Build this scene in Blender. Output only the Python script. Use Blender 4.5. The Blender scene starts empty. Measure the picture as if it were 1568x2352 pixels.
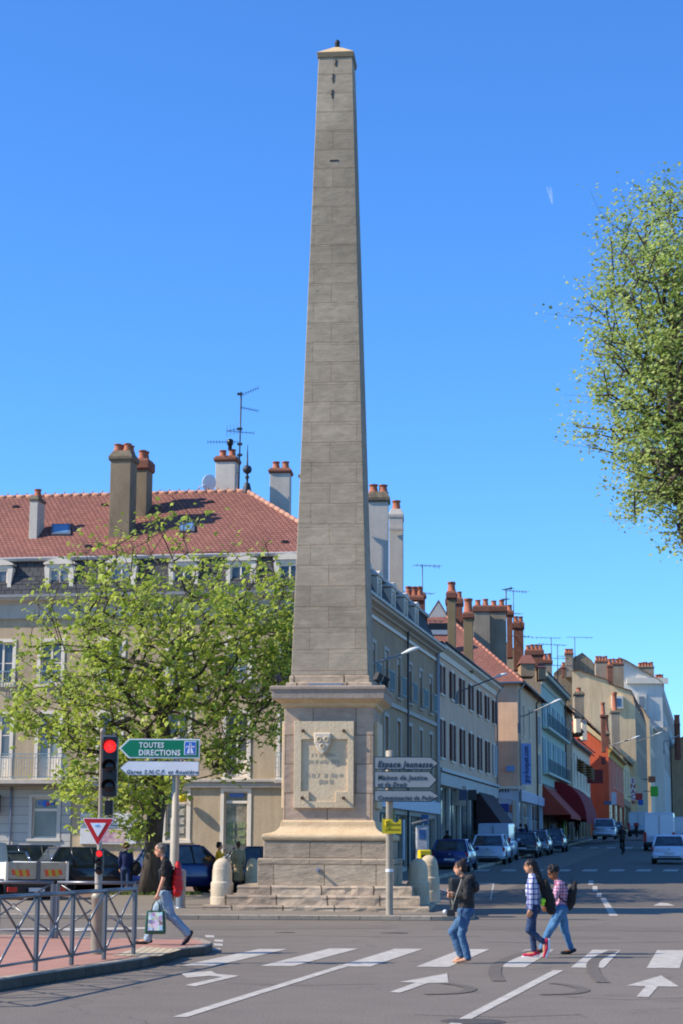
import bpy, math, random
import numpy as np
from mathutils import Matrix, Vector
R=math.radians
rnd=random.Random(7)
scene=bpy.context.scene
COL=scene.collection
# ---------------------------------------------------------------- camera
CAMZ=1.75; PITCH=math.atan((1950-1176)/4305.0); ROLL=R(0.30)
cam_d=bpy.data.cameras.new("camera"); cam=bpy.data.objects.new("camera",cam_d); COL.objects.link(cam)
cam_d.sensor_fit='VERTICAL'; cam_d.sensor_height=36; cam_d.sensor_width=24
cam_d.lens=4305.0/2352*36; cam_d.clip_start=.1; cam_d.clip_end=20000
CAMR=Matrix.Rotation(R(90)+PITCH,4,'X')@Matrix.Rotation(ROLL,4,'Z')
cam.matrix_world=Matrix.Translation((0,0,CAMZ))@CAMR
scene.camera=cam
scene.cycles.filter_width=1.9
# ---------------------------------------------------------------- light
SUN=Vector((-1,-.185,.80)).normalized()
EL=math.asin(SUN.z); AZ=math.atan2(SUN.x,SUN.y)
w=bpy.data.worlds.new("World"); scene.world=w; w.use_nodes=True
nt=w.node_tree; sky=nt.nodes.new('ShaderNodeTexSky'); sky.sky_type='NISHITA'; sky.sun_disc=False
sky.sun_elevation=EL; sky.sun_rotation=AZ%(2*math.pi); sky.air_density=1.0; sky.dust_density=0.25; sky.ozone_density=3.0; sky.altitude=300
bg=nt.nodes['Background']; bg.inputs[1].default_value=.138
hs=nt.nodes.new('ShaderNodeHueSaturation'); hs.inputs['Saturation'].default_value=1.1; hs.inputs['Value'].default_value=1.0
nt.links.new(sky.outputs[0],hs.inputs['Color']); tn=nt.nodes.new('ShaderNodeVectorMath'); tn.operation='MULTIPLY'; tn.inputs[1].default_value=(.535,.925,1.38); nt.links.new(hs.outputs[0],tn.inputs[0]); nt.links.new(tn.outputs[0],bg.inputs[0])
sd=bpy.data.lights.new("sun",'SUN'); sd.energy=5.0; sd.angle=R(.5); sd.color=(1,.91,.80)
so=bpy.data.objects.new("sun",sd); COL.objects.link(so); so.rotation_euler=(-SUN).to_track_quat('-Z','Y').to_euler(); so.location=(-60,-20,60)
scene.view_settings.view_transform='Standard'; scene.view_settings.look='None'; scene.view_settings.gamma=1
scene.view_settings.exposure=.42
# ---------------------------------------------------------------- measuring helpers (photo px of a 1568x2352 copy -> metres)
def ray(px,py):
    v=Vector(((px-784)/4305.0,(1176-py)/4305.0,-1.0)); return (CAMR.to_3x3()@v)
def P(px,py,Y):
    d=ray(px,py); t=Y/d.y; return Vector((d.x*t,Y,CAMZ+d.z*t))
def G(px,py,z=0.0):
    d=ray(px,py); t=(z-CAMZ)/d.z; return Vector((d.x*t,d.y*t,z))
def gz(Y): return 0.0 if Y<50 else .022*(min(Y,420)-50)
def GS(px,py,h=0.0):
    lo,hi=5.0,900.0
    for _ in range(50):
        m=(lo+hi)/2
        if P(px,py,m).z>gz(m)+h: lo=m
        else: hi=m
    q=P(px,py,lo); q.z=gz(lo)+h; return q
def XR(px): return P(px,1950,1).x
SD=XR(1642)
def street(x0,y0,px):
    p=XR(px); t=(p*y0-x0)/(SD-p); return (x0+SD*t,y0+t)
# ---------------------------------------------------------------- materials
MATS={}
WARM=(1.13,.98,.76)
def _w(c): return tuple(min(.95,a*b) for a,b in zip(c,WARM))
def _n(nt,t,**k):
    n=nt.nodes.new(t)
    for a,b in k.items(): setattr(n,a,b)
    return n
def mat(name,col,rough=.8,var=.12,scale=3.0,bump=.15,bscale=None,metal=0.0,spec=.35,coat=0.0,col2=None,coord='Object',stretch=(1,1,1),warm=True,emit=None,detail=6,fine=0.0,alpha=None,streak=0.0):
    if name in MATS: return MATS[name]
    if warm: col=_w(col); col2=_w(col2) if col2 else None
    m=bpy.data.materials.new(name); m.use_nodes=True; nt=m.node_tree; b=nt.nodes['Principled BSDF']
    b.inputs['Roughness'].default_value=rough; b.inputs['Metallic'].default_value=metal
    b.inputs['Specular IOR Level'].default_value=spec; b.inputs['Coat Weight'].default_value=coat
    if coat: b.inputs['Coat Roughness'].default_value=.08
    tc=_n(nt,'ShaderNodeTexCoord'); mp=_n(nt,'ShaderNodeMapping'); mp.inputs['Scale'].default_value=stretch
    nt.links.new(tc.outputs[coord],mp.inputs[0])
    no=_n(nt,'ShaderNodeTexNoise'); no.inputs['Scale'].default_value=scale; no.inputs['Detail'].default_value=detail; no.inputs['Roughness'].default_value=.62
    nt.links.new(mp.outputs[0],no.inputs['Vector'])
    cr=_n(nt,'ShaderNodeValToRGB'); c=Vector(col)
    c2=Vector(col2) if col2 else c*(1+var)
    c1=c*(1-var) if not col2 else c
    cr.color_ramp.elements[0].position=.32; cr.color_ramp.elements[1].position=.68
    cr.color_ramp.elements[0].color=(*c1,1); cr.color_ramp.elements[1].color=(*[min(1,x) for x in c2],1)
    nt.links.new(no.outputs['Fac'],cr.inputs[0]); out=cr.outputs[0]
    if fine>0:
        n2=_n(nt,'ShaderNodeTexNoise'); n2.inputs['Scale'].default_value=scale*14; n2.inputs['Detail'].default_value=3
        nt.links.new(tc.outputs[coord],n2.inputs['Vector'])
        mr=_n(nt,'ShaderNodeMapRange'); mr.inputs[1].default_value=.3; mr.inputs[2].default_value=.7; mr.inputs[3].default_value=1-fine; mr.inputs[4].default_value=1+fine
        nt.links.new(n2.outputs['Fac'],mr.inputs[0])
        vm=_n(nt,'ShaderNodeVectorMath',operation='SCALE'); nt.links.new(out,vm.inputs[0]); nt.links.new(mr.outputs[0],vm.inputs['Scale']); out=vm.outputs[0]
    if streak>0:
        mp3=_n(nt,'ShaderNodeMapping'); mp3.inputs['Scale'].default_value=(1.6,1.6,.16); nt.links.new(tc.outputs['Object'],mp3.inputs[0])
        n3=_n(nt,'ShaderNodeTexNoise'); n3.inputs['Scale'].default_value=1.4; n3.inputs['Detail'].default_value=8; n3.inputs['Roughness'].default_value=.7; nt.links.new(mp3.outputs[0],n3.inputs['Vector'])
        mr3=_n(nt,'ShaderNodeMapRange'); mr3.inputs[1].default_value=.38; mr3.inputs[2].default_value=.62; mr3.inputs[3].default_value=1-streak; mr3.inputs[4].default_value=1
        nt.links.new(n3.outputs['Fac'],mr3.inputs[0])
        vm=_n(nt,'ShaderNodeVectorMath',operation='SCALE'); nt.links.new(out,vm.inputs[0]); nt.links.new(mr3.outputs[0],vm.inputs['Scale']); out=vm.outputs[0]
    nt.links.new(out,b.inputs['Base Color'])
    if emit:
        b.inputs['Emission Color'].default_value=(*emit[0],1); b.inputs['Emission Strength'].default_value=emit[1]
    if bump>0:
        bn=_n(nt,'ShaderNodeTexNoise'); bn.inputs['Scale'].default_value=bscale or scale*8; bn.inputs['Detail'].default_value=5
        nt.links.new(mp.outputs[0],bn.inputs['Vector'])
        bp=_n(nt,'ShaderNodeBump'); bp.inputs['Strength'].default_value=bump; bp.inputs['Distance'].default_value=.02
        nt.links.new(bn.outputs['Fac'],bp.inputs['Height']); nt.links.new(bp.outputs[0],b.inputs['Normal'])
    MATS[name]=m; return m
def brickmat(name,c1,c2,mortar,bw,bh,ms=.012,xz=False,rough=.85,offset=.5,bump=.5,var=.25,scale=1.2,squash=1.0,hstretch=1.0,smooth=.1,shift=(0,0,0),dist=.02,warp=0.0,stain=.15,pits=0.0):
    if name in MATS: return MATS[name]
    c1,c2,mortar=_w(c1),_w(c2),_w(mortar)
    m=bpy.data.materials.new(name); m.use_nodes=True; nt=m.node_tree; b=nt.nodes['Principled BSDF']; b.inputs['Roughness'].default_value=rough
    b.inputs['Specular IOR Level'].default_value=.25
    tc=_n(nt,'ShaderNodeTexCoord'); mp=_n(nt,'ShaderNodeMapping'); mp.inputs['Location'].default_value=shift
    if xz:
        sp=_n(nt,'ShaderNodeSeparateXYZ'); nt.links.new(tc.outputs['Object'],sp.inputs[0]); sa=_n(nt,'ShaderNodeMath',operation='ADD'); nt.links.new(sp.outputs['X'],sa.inputs[0]); nt.links.new(sp.outputs['Y'],sa.inputs[1]); cb_=_n(nt,'ShaderNodeCombineXYZ'); nt.links.new(sa.outputs[0],cb_.inputs['X']); nt.links.new(sp.outputs['Z'],cb_.inputs['Y']); nt.links.new(cb_.outputs[0],mp.inputs[0])
    else: nt.links.new(tc.outputs['UV'],mp.inputs[0])
    vec=mp.outputs[0]
    if warp>0:
        wn=_n(nt,'ShaderNodeTexNoise'); wn.inputs['Scale'].default_value=1.7; wn.inputs['Detail'].default_value=4; nt.links.new(vec,wn.inputs['Vector'])
        ma=_n(nt,'ShaderNodeVectorMath',operation='SCALE'); ma.inputs['Scale'].default_value=warp; nt.links.new(wn.outputs['Color'],ma.inputs[0])
        ad=_n(nt,'ShaderNodeVectorMath',operation='ADD'); nt.links.new(vec,ad.inputs[0]); nt.links.new(ma.outputs[0],ad.inputs[1]); vec=ad.outputs[0]
    br=_n(nt,'ShaderNodeTexBrick'); br.offset=offset; br.squash=squash; br.squash_frequency=3
    br.inputs['Scale'].default_value=1; br.inputs['Brick Width'].default_value=bw; br.inputs['Row Height'].default_value=bh
    br.inputs['Mortar Size'].default_value=ms; br.inputs['Mortar Smooth'].default_value=smooth; br.inputs['Bias'].default_value=0
    br.inputs['Color1'].default_value=(*c1,1); br.inputs['Color2'].default_value=(*c2,1); br.inputs['Mortar'].default_value=(*mortar,1)
    nt.links.new(vec,br.inputs['Vector'])
    mp2=_n(nt,'ShaderNodeMapping'); mp2.inputs['Scale'].default_value=(1,1,hstretch); nt.links.new(tc.outputs['Object'],mp2.inputs[0])
    no=_n(nt,'ShaderNodeTexNoise'); no.inputs['Scale'].default_value=scale; no.inputs['Detail'].default_value=9; no.inputs['Roughness'].default_value=.68; nt.links.new(mp2.outputs[0],no.inputs['Vector'])
    mr=_n(nt,'ShaderNodeMapRange'); mr.inputs[1].default_value=.3; mr.inputs[2].default_value=.7; mr.inputs[3].default_value=1-var; mr.inputs[4].default_value=1+var
    nt.links.new(no.outputs['Fac'],mr.inputs[0])
    no2=_n(nt,'ShaderNodeTexNoise'); no2.inputs['Scale'].default_value=.35; no2.inputs['Detail'].default_value=5; nt.links.new(tc.outputs['Object'],no2.inputs['Vector'])
    mr2=_n(nt,'ShaderNodeMapRange'); mr2.inputs[1].default_value=.35; mr2.inputs[2].default_value=.65; mr2.inputs[3].default_value=1-stain; mr2.inputs[4].default_value=1+stain*.5
    nt.links.new(no2.outputs['Fac'],mr2.inputs[0])
    mm=_n(nt,'ShaderNodeMath',operation='MULTIPLY'); nt.links.new(mr.outputs[0],mm.inputs[0]); nt.links.new(mr2.outputs[0],mm.inputs[1])
    vm=_n(nt,'ShaderNodeVectorMath',operation='SCALE'); nt.links.new(br.outputs['Color'],vm.inputs[0]); nt.links.new(mm.outputs[0],vm.inputs['Scale'])
    nt.links.new(vm.outputs[0],b.inputs['Base Color'])
    if pits>0:
        pn=_n(nt,'ShaderNodeTexNoise'); pn.inputs['Scale'].default_value=3.4; pn.inputs['Detail'].default_value=7; pn.inputs['Roughness'].default_value=.75
        mp4=_n(nt,'ShaderNodeMapping'); mp4.inputs['Scale'].default_value=(1,1,2.6); nt.links.new(tc.outputs['Object'],mp4.inputs[0]); nt.links.new(mp4.outputs[0],pn.inputs['Vector'])
        pr=_n(nt,'ShaderNodeMapRange'); pr.inputs[1].default_value=.30; pr.inputs[2].default_value=.37; pr.inputs[3].default_value=1-pits; pr.inputs[4].default_value=1; nt.links.new(pn.outputs['Fac'],pr.inputs[0])
        vq=_n(nt,'ShaderNodeVectorMath',operation='SCALE'); nt.links.new(vm.outputs[0],vq.inputs[0]); nt.links.new(pr.outputs[0],vq.inputs['Scale']); nt.links.new(vq.outputs[0],b.inputs['Base Color'])
    sub=_n(nt,'ShaderNodeMath',operation='SUBTRACT'); nt.links.new(no.outputs['Fac'],sub.inputs[0]); nt.links.new(br.outputs['Fac'],sub.inputs[1])
    bp=_n(nt,'ShaderNodeBump'); bp.inputs['Strength'].default_value=bump; bp.inputs['Distance'].default_value=dist
    nt.links.new(sub.outputs[0],bp.inputs['Height']); nt.links.new(bp.outputs[0],b.inputs['Normal'])
    MATS[name]=m; return m
def plain(name,col,rough=.5,**k):
    k.setdefault('var',.05); k.setdefault('bump',0); k.setdefault('warm',False); return mat(name,col,rough,**k)
# ---------------------------------------------------------------- mesh builder
class MB:
    def __init__(s): s.v=[]; s.f=[]; s.m=[]; s.T=Matrix.Identity(4); s.cur=0; s.sm=[]; s.smooth=False
    def add(s,vs,fs):
        o=len(s.v); s.v+=[s.T@Vector(q) for q in vs]
        for f in fs: s.f.append([o+i for i in f]); s.m.append(s.cur); s.sm.append(s.smooth)
        return s
    def box(s,x0,y0,z0,x1,y1,z1):
        if x0>x1:x0,x1=x1,x0
        if y0>y1:y0,y1=y1,y0
        if z0>z1:z0,z1=z1,z0
        return s.add([(x0,y0,z0),(x1,y0,z0),(x1,y1,z0),(x0,y1,z0),(x0,y0,z1),(x1,y0,z1),(x1,y1,z1),(x0,y1,z1)],
            [(0,3,2,1),(4,5,6,7),(0,1,5,4),(1,2,6,5),(2,3,7,6),(3,0,4,7)])
    def quad(s,*p): return s.add(p,[tuple(range(len(p)))])
    def tube(s,pts,rads,n=8,caps=True,sm=True):
        pts=[Vector(p) for p in pts]
        if not hasattr(rads,'__len__'): rads=[rads]*len(pts)
        vs=[];fs=[]; prev=None
        for i,p in enumerate(pts):
            d=(pts[min(i+1,len(pts)-1)]-pts[max(i-1,0)])
            d=d.normalized() if d.length>1e-9 else Vector((0,0,1))
            if prev is None: a=d.orthogonal().normalized()
            else:
                a=prev-d*prev.dot(d); a=a.normalized() if a.length>1e-6 else d.orthogonal().normalized()
            prev=a; b=d.cross(a)
            for k in range(n):
                t=2*math.pi*k/n; vs.append(p+(a*math.cos(t)+b*math.sin(t))*rads[i])
        for i in range(len(pts)-1):
            for k in range(n):
                k2=(k+1)%n; fs.append((i*n+k,i*n+k2,(i+1)*n+k2,(i+1)*n+k))
        old=s.smooth; s.smooth=sm; s.add(vs,fs); s.smooth=old
        if caps:
            o=len(s.v)-len(vs)
            s.f.append([o+k for k in range(n)][::-1]); s.m.append(s.cur); s.sm.append(False)
            s.f.append([o+(len(pts)-1)*n+k for k in range(n)]); s.m.append(s.cur); s.sm.append(False)
        return s
    def capsule(s,a,b,ra,rb,n=10):
        a=Vector(a);b=Vector(b);d=b-a; L=d.length; d=d/L if L>1e-6 else Vector((0,0,1))
        pts=[];rs=[]
        for k in range(5):
            t=k/5*math.pi/2+.02; pts.append(a-d*ra*math.cos(t)); rs.append(ra*math.sin(t))
        for k in range(1,6):
            t=k/5*math.pi/2; pts.append(b+d*rb*math.sin(t)); rs.append(max(.001,rb*math.cos(t)))
        return s.tube(pts,rs,n)
    def lathe(s,prof,n=16,c=(0,0,0),sm=True):
        vs=[];fs=[]
        for r,z in prof:
            for k in range(n):
                t=2*math.pi*k/n; vs.append((c[0]+r*math.cos(t),c[1]+r*math.sin(t),c[2]+z))
        for i in range(len(prof)-1):
            for k in range(n):
                k2=(k+1)%n; fs.append((i*n+k,i*n+k2,(i+1)*n+k2,(i+1)*n+k))
        old=s.smooth; s.smooth=sm; s.add(vs,fs); s.smooth=old
        s.add([vs[k] for k in range(n)],[tuple(range(n))[::-1]]); s.add(vs[-n:],[tuple(range(n))]); return s
    def ell(s,c,r,n=14,m=9,rot=None):
        vs=[];fs=[]; M=rot or Matrix.Identity(3)
        for i in range(m+1):
            ph=math.pi*i/m; 
            for k in range(n):
                t=2*math.pi*k/n
                vs.append(Vector(c)+M@Vector((r[0]*max(.01,math.sin(ph))*math.cos(t),r[1]*max(.01,math.sin(ph))*math.sin(t),-r[2]*math.cos(ph))))
        for i in range(m):
            for k in range(n):
                k2=(k+1)%n; fs.append((i*n+k,i*n+k2,(i+1)*n+k2,(i+1)*n+k))
        fs.append(tuple(range(n))[::-1]); fs.append(tuple(m*n+k for k in range(n)))
        old=s.smooth; s.smooth=True; s.add(vs,fs); s.smooth=old; return s
    def prism(s,poly,h,d):   # poly: list of 3D pts (planar), extruded by vector d (3D)
        n=len(poly); d=Vector(d); a=[Vector(p) for p in poly]; b=[p+d for p in a]
        return s.add(a+b,[tuple(range(n))[::-1],tuple(range(n,2*n))]+[(i,(i+1)%n,n+(i+1)%n,n+i) for i in range(n)])
    def rings(s,prof,cx=0,cy=0):   # square rings: prof list of (half_x,half_y,z)
        vs=[]
        for hx,hy,z in prof: vs+=[(cx-hx,cy-hy,z),(cx+hx,cy-hy,z),(cx+hx,cy+hy,z),(cx-hx,cy+hy,z)]
        fs=[(0,3,2,1)]
        for i in range(len(prof)-1):
            for k in range(4):
                k2=(k+1)%4; fs.append((i*4+k,i*4+k2,i*4+4+k2,i*4+4+k))
        e=(len(prof)-1)*4; fs.append((e,e+1,e+2,e+3)); return s.add(vs,fs)
    def build(s,name,mats,parent=None,world=False,bevel=0,bseg=2):
        if not isinstance(mats,(list,tuple)): mats=[mats]
        vs=s.v
        if world and parent is not None:
            I=wm(parent).inverted(); vs=[I@p for p in vs]
        me=bpy.data.meshes.new(name); me.from_pydata([tuple(p) for p in vs],[],s.f); 
        for m in mats: me.materials.append(m)
        me.polygons.foreach_set('material_index',s.m); me.polygons.foreach_set('use_smooth',s.sm)
        # metre-sized uvs on every face
        me.update(); nv=len(me.loops)
        co=np.empty(len(me.vertices)*3); me.vertices.foreach_get('co',co); co=co.reshape(-1,3)
        li=np.empty(nv,int); me.loops.foreach_get('vertex_index',li)
        no=np.empty(len(me.polygons)*3); me.polygons.foreach_get('normal',no); no=no.reshape(-1,3)
        lt=np.empty(len(me.polygons),int); me.polygons.foreach_get('loop_total',lt)
        fn=np.repeat(no,lt,axis=0); u=np.stack([-fn[:,1],fn[:,0],np.zeros(nv)],1); l=np.linalg.norm(u,axis=1,keepdims=True)
        flat=l[:,0]<.05; u=np.where(flat[:,None],np.array([1.,0,0]),u/np.maximum(l,1e-6)); v=np.cross(fn,u)
        p=co[li]; uv=np.stack([(p*u).sum(1),(p*v).sum(1)],1)
        ul=me.uv_layers.new(name='UVMap'); ul.data.foreach_set('uv',uv.astype(np.float32).ravel())
        o=bpy.data.objects.new(name,me); COL.objects.link(o)
        if parent is not None: o.parent=parent
        if bevel>0:
            bm=o.modifiers.new('bevel','BEVEL'); bm.width=bevel; bm.segments=bseg; bm.limit_method='ANGLE'; bm.angle_limit=R(40)
        return o
def wm(o):
    M=o.matrix_basis.copy()
    return wm(o.parent)@M if o.parent else M
def tag(o,label=None,cat=None,group=None,kind=None):
    if label: o['label']=label
    if cat: o['category']=cat
    if group: o['group']=group
    if kind: o['kind']=kind
    return o
def empty(name,loc,rz=0,label=None,cat=None,group=None):
    o=bpy.data.objects.new(name,None); COL.objects.link(o); o.empty_display_size=.3
    o.location=loc; o.rotation_euler=(0,0,rz); o.matrix_basis=Matrix.Translation(loc)@Matrix.Rotation(rz,4,'Z')
    return tag(o,label,cat,group)
def struct(o): o['kind']='structure'; return o
def kids(o): return [c for c in COL.objects if c.parent==o]
def copy_tree(o,parent=None,ch=None):
    if ch is None:
        ch={}
        for c in COL.objects:
            if c.parent: ch.setdefault(c.parent.name,[]).append(c)
    c=o.copy(); COL.objects.link(c)
    if parent is not None: c.parent=parent
    for k in ch.get(o.name,[]): copy_tree(k,c,ch)
    return c
def text(s,size,m,parent,M,name='lettering',shear=0,space=1.0,bold=0.0,extr=.002,align='LEFT',fit=None,world=False):
    cu=bpy.data.curves.new(name,'FONT'); cu.body=s; cu.size=size; cu.shear=shear; cu.space_character=space; cu.offset=bold; cu.extrude=extr; cu.align_x=align; cu.resolution_u=2
    t=bpy.data.objects.new(name+'_src',cu); COL.objects.link(t)
    dg=bpy.context.evaluated_depsgraph_get(); me=bpy.data.meshes.new_from_object(t.evaluated_get(dg)); bpy.data.objects.remove(t)
    if fit:
        xs=[v.co.x for v in me.vertices]; k=fit/(max(xs)-min(xs)); me.transform(Matrix.Diagonal((k,1,1,1)))
    me.transform(M)
    if world and parent is not None: me.transform(wm(parent).inverted())
    me.materials.clear(); me.materials.append(m); me.name=name
    o=bpy.data.objects.new(name,me); COL.objects.link(o)
    if parent is not None: o.parent=parent
    return o
FRONT=Matrix.Rotation(R(90),4,'X')     # text plane xy -> xz facing -y
# ================================================================ GROUND, ROADS, PAVEMENTS
def asphalt(name,c,var=.1,red=0.0,crack=True,sp=.35):
    m=bpy.data.materials.new(name); m.use_nodes=True; nt=m.node_tree; b=nt.nodes['Principled BSDF']; b.inputs['Roughness'].default_value=.78; b.inputs['Specular IOR Level'].default_value=.3
    tc=_n(nt,'ShaderNodeTexCoord'); ob=tc.outputs['Object']
    def noise(s,d=4,st=(1,1,1)):
        mp=_n(nt,'ShaderNodeMapping'); mp.inputs['Scale'].default_value=st; nt.links.new(ob,mp.inputs[0])
        n=_n(nt,'ShaderNodeTexNoise'); n.inputs['Scale'].default_value=s; n.inputs['Detail'].default_value=d; nt.links.new(mp.outputs[0],n.inputs['Vector']); return n.outputs['Fac']
    def rng(x,a,b_,lo=.3,hi=.7):
        r=_n(nt,'ShaderNodeMapRange'); r.inputs[1].default_value=lo; r.inputs[2].default_value=hi; r.inputs[3].default_value=a; r.inputs[4].default_value=b_; nt.links.new(x,r.inputs[0]); return r.outputs[0]
    def mul(x,y):
        r=_n(nt,'ShaderNodeMath',operation='MULTIPLY'); nt.links.new(x,r.inputs[0]); nt.links.new(y,r.inputs[1]); return r.outputs[0]
    f=mul(mul(rng(noise(.12,5,(1,.35,1)),1-var,1+var),rng(noise(1.2,6),1-var*.7,1+var*.6)),mul(rng(noise(28,2),1-sp*.55,1+sp*.5),rng(noise(75,2),1-sp,1+sp)))
    if crack:
        vo=_n(nt,'ShaderNodeTexVoronoi',feature='DISTANCE_TO_EDGE'); vo.inputs['Scale'].default_value=.16
        wn=_n(nt,'ShaderNodeTexNoise'); wn.inputs['Scale'].default_value=1.1; nt.links.new(ob,wn.inputs['Vector'])
        sc=_n(nt,'ShaderNodeVectorMath',operation='SCALE'); sc.inputs['Scale'].default_value=1.4; nt.links.new(wn.outputs['Color'],sc.inputs[0])
        ad=_n(nt,'ShaderNodeVectorMath',operation='ADD'); nt.links.new(ob,ad.inputs[0]); nt.links.new(sc.outputs[0],ad.inputs[1]); nt.links.new(ad.outputs[0],vo.inputs['Vector'])
        f=mul(f,rng(vo.outputs['Distance'],.72,1,0,.006))
    rgb=_n(nt,'ShaderNodeRGB'); c=_w(c); rgb.outputs[0].default_value=(*c,1)
    vm=_n(nt,'ShaderNodeVectorMath',operation='SCALE'); nt.links.new(rgb.outputs[0],vm.inputs[0]); nt.links.new(f,vm.inputs['Scale']); nt.links.new(vm.outputs[0],b.inputs['Base Color'])
    bp=_n(nt,'ShaderNodeBump'); bp.inputs['Strength'].default_value=.35; bp.inputs['Distance'].default_value=.01; nt.links.new(noise(60,3),bp.inputs['Height']); nt.links.new(bp.outputs[0],b.inputs['Normal'])
    MATS[name]=m; return m
M_road=asphalt('road_asphalt',(.160,.151,.142))
M_dark=asphalt('shaded_asphalt',(.110,.105,.098))
M_redr=asphalt('reddish_asphalt',(.20,.15,.145))
M_pav=asphalt('pavement_asphalt',(.20,.19,.18),crack=False,sp=.25)
M_red=asphalt('red_pavement',(.35,.205,.18),var=.12,crack=False,sp=.2)
M_kerb=brickmat('granite_kerb',(.36,.335,.31),(.29,.27,.25),(.12,.11,.10),1.0,5.0,ms=.012,bump=.3,var=.16,scale=9)
M_cream=brickmat('tactile_paving',(.55,.50,.40),(.50,.46,.37),(.30,.27,.22),.12,.12,ms=.02,offset=0,bump=.6,var=.12,scale=6)
M_paint=mat('road_paint',(.30,.31,.32),.75,col2=(.50,.52,.55),scale=5,bump=.2,fine=.16,detail=12)
M_grass=mat('grass_green',(.05,.10,.02),.9,col2=(.12,.19,.04),scale=9,bump=.6)
def sheet(name,ys,x0,x1,m,dz=0.0,kind='structure'):
    mb=MB()
    for a,b in zip(ys[:-1],ys[1:]): mb.quad((x0,a,gz(a)+dz),(x1,a,gz(a)+dz),(x1,b,gz(b)+dz),(x0,b,gz(b)+dz))
    return struct(mb.build(name,m))
g=sheet('ground',[-60,50,200,420,6000],-3500,3500,M_road)
# side street and parking area west of the obelisk (redder tarmac), and the shaded side street
def poly_sheet(name,pts,m,dz):
    mb=MB(); mb.add([(x,y,gz(y)+dz) for x,y in pts],[tuple(range(len(pts)))]); return struct(mb.build(name,m))
def pdx(px,Y): return XR(px)*Y
# back parking tarmac
poly_sheet('road',[(-40,55.5),(-1,55.5),(1,60),(1,70.6),(-40,78)],M_redr,.004)
d1=street(3.5,60,1150); 
poly_sheet('road',[(3.6,56),(40,56),(40+SD*300,356),(4.2+SD*300,356)],M_dark,.004)  # street's shade put into a darker asphalt colour
# --- pavement slabs with kerbs: polygon outline (counter-clockwise), raised h
def pavement(name,outer,m,h,kw=.16,kerb=M_kerb,dz=0.0,face=None):
    """inner surface + kerb ring"""
    n=len(outer); pts=[Vector((x,y,0)) for x,y in outer]
    inner=[]
    for i in range(n):
        a,b,c=pts[i-1],pts[i],pts[(i+1)%n]; d1=(b-a).normalized(); d2=(c-b).normalized()
        n1=Vector((-d1.y,d1.x,0)); n2=Vector((-d2.y,d2.x,0)); k=(n1+n2); k=k/max(.3,k.length_squared/2)*1.0
        inner.append(b+k*kw)
    mb=MB(); mb.add([(p.x,p.y,gz(p.y)+h+dz-.004) for p in inner],[tuple(range(n))]); s=struct(mb.build(name,m))
    kb=MB()
    for i in range(n):
        j=(i+1)%n; a,b,c,d=pts[i],pts[j],inner[j],inner[i]
        z=lambda p,hh: (p.x,p.y,gz(p.y)+hh)
        e=.018
        ai=a.lerp(d,.12); bi=b.lerp(c,.12)
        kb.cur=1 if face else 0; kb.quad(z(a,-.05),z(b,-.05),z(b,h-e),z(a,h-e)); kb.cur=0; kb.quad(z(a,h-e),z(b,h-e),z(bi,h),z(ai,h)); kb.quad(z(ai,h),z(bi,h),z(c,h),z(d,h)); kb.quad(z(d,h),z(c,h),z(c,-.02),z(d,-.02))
    struct(kb.build('kerb',[kerb,face] if face else kerb)); return s
def arc(cx,cy,r,a0,a1,n=7): return [(cx+r*math.cos(R(a0+(a1-a0)*i/n)),cy+r*math.sin(R(a0+(a1-a0)*i/n))) for i in range(n+1)]
KY=G(500,2101,.12).y
kr=G(1010,2101,.12).x
# obelisk square pavement
pavement('pavement',[(-40,KY)]+arc(kr-.3,KY+1.2,1.2,-90,0,6)+[(kr+1.0,KY+8),(kr+1.3,KY+12),(-6.9,KY+13.2),(-7.6,KY+9.5),(-40,KY+9.5)],M_pav,.12,.2)
# pavement along the street houses
s0=(.568,71.0)
pv=[]; 
for t in (-1.5,30,80,140,300): pv.append((s0[0]+2.3+SD*t,71+t))
pl=[(x-3.2,y) for x,y in pv][::-1]
for i in range(4):
    pavement('pavement',[pv[i],pv[i+1],(pv[i+1][0]-3.0,pv[i+1][1]),(pv[i][0]-3.0,pv[i][1])],M_pav,.12,.15)
pavement('pavement',[(-40,75.2),(-.2,68.2),(.9,69.6),(.5,71.2),(-40,79)],M_pav,.12,.15)
# near traffic island with the red surface
il=[G(0,2248,.15),G(160,2225,.15),G(330,2200,.15)]
dx=(il[0].x-il[2].x)/(il[0].y-il[2].y)
i0=(il[2].x+dx*(14-il[2].y),14)
tip=[(il[2].x,il[2].y),(G(375,2199,.08).x,G(375,2199,.08).y)]
tl=G(470,2190,.03); tr=G(486,2184,.03); tb=G(455,2172,.03); bk=G(357,2163,.1); bk0=G(0,2152,.12)
island=[i0,(il[2].x,il[2].y),(tl.x-.35,tl.y-.75),(tl.x,tl.y),(tr.x,tr.y),(tr.x-.02,tr.y+.6),(tb.x,tb.y+.5),(bk.x,bk.y+.1),(bk0.x,bk0.y+.3),(-14,bk0.y+1.0),(-14,14)]
M_kface=brickmat('shaded_kerb_face',(.10,.085,.08),(.075,.065,.06),(.03,.028,.025),1.0,5.0,ms=.012,bump=.5,var=.3,scale=7)  # darker kerb stone for the upright faces, their shade put into the colour
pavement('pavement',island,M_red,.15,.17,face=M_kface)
q=[G(zx*.797/1.742,(3250+zy*.797)/1.742,.15) for zx,zy in [(560,720),(800,722),(915,688),(720,674)]]
mb=MB(); mb.add([(p.x,p.y,.152) for p in q],[(0,1,2,3)]); struct(mb.build('tactile_paving',M_cream))
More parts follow.
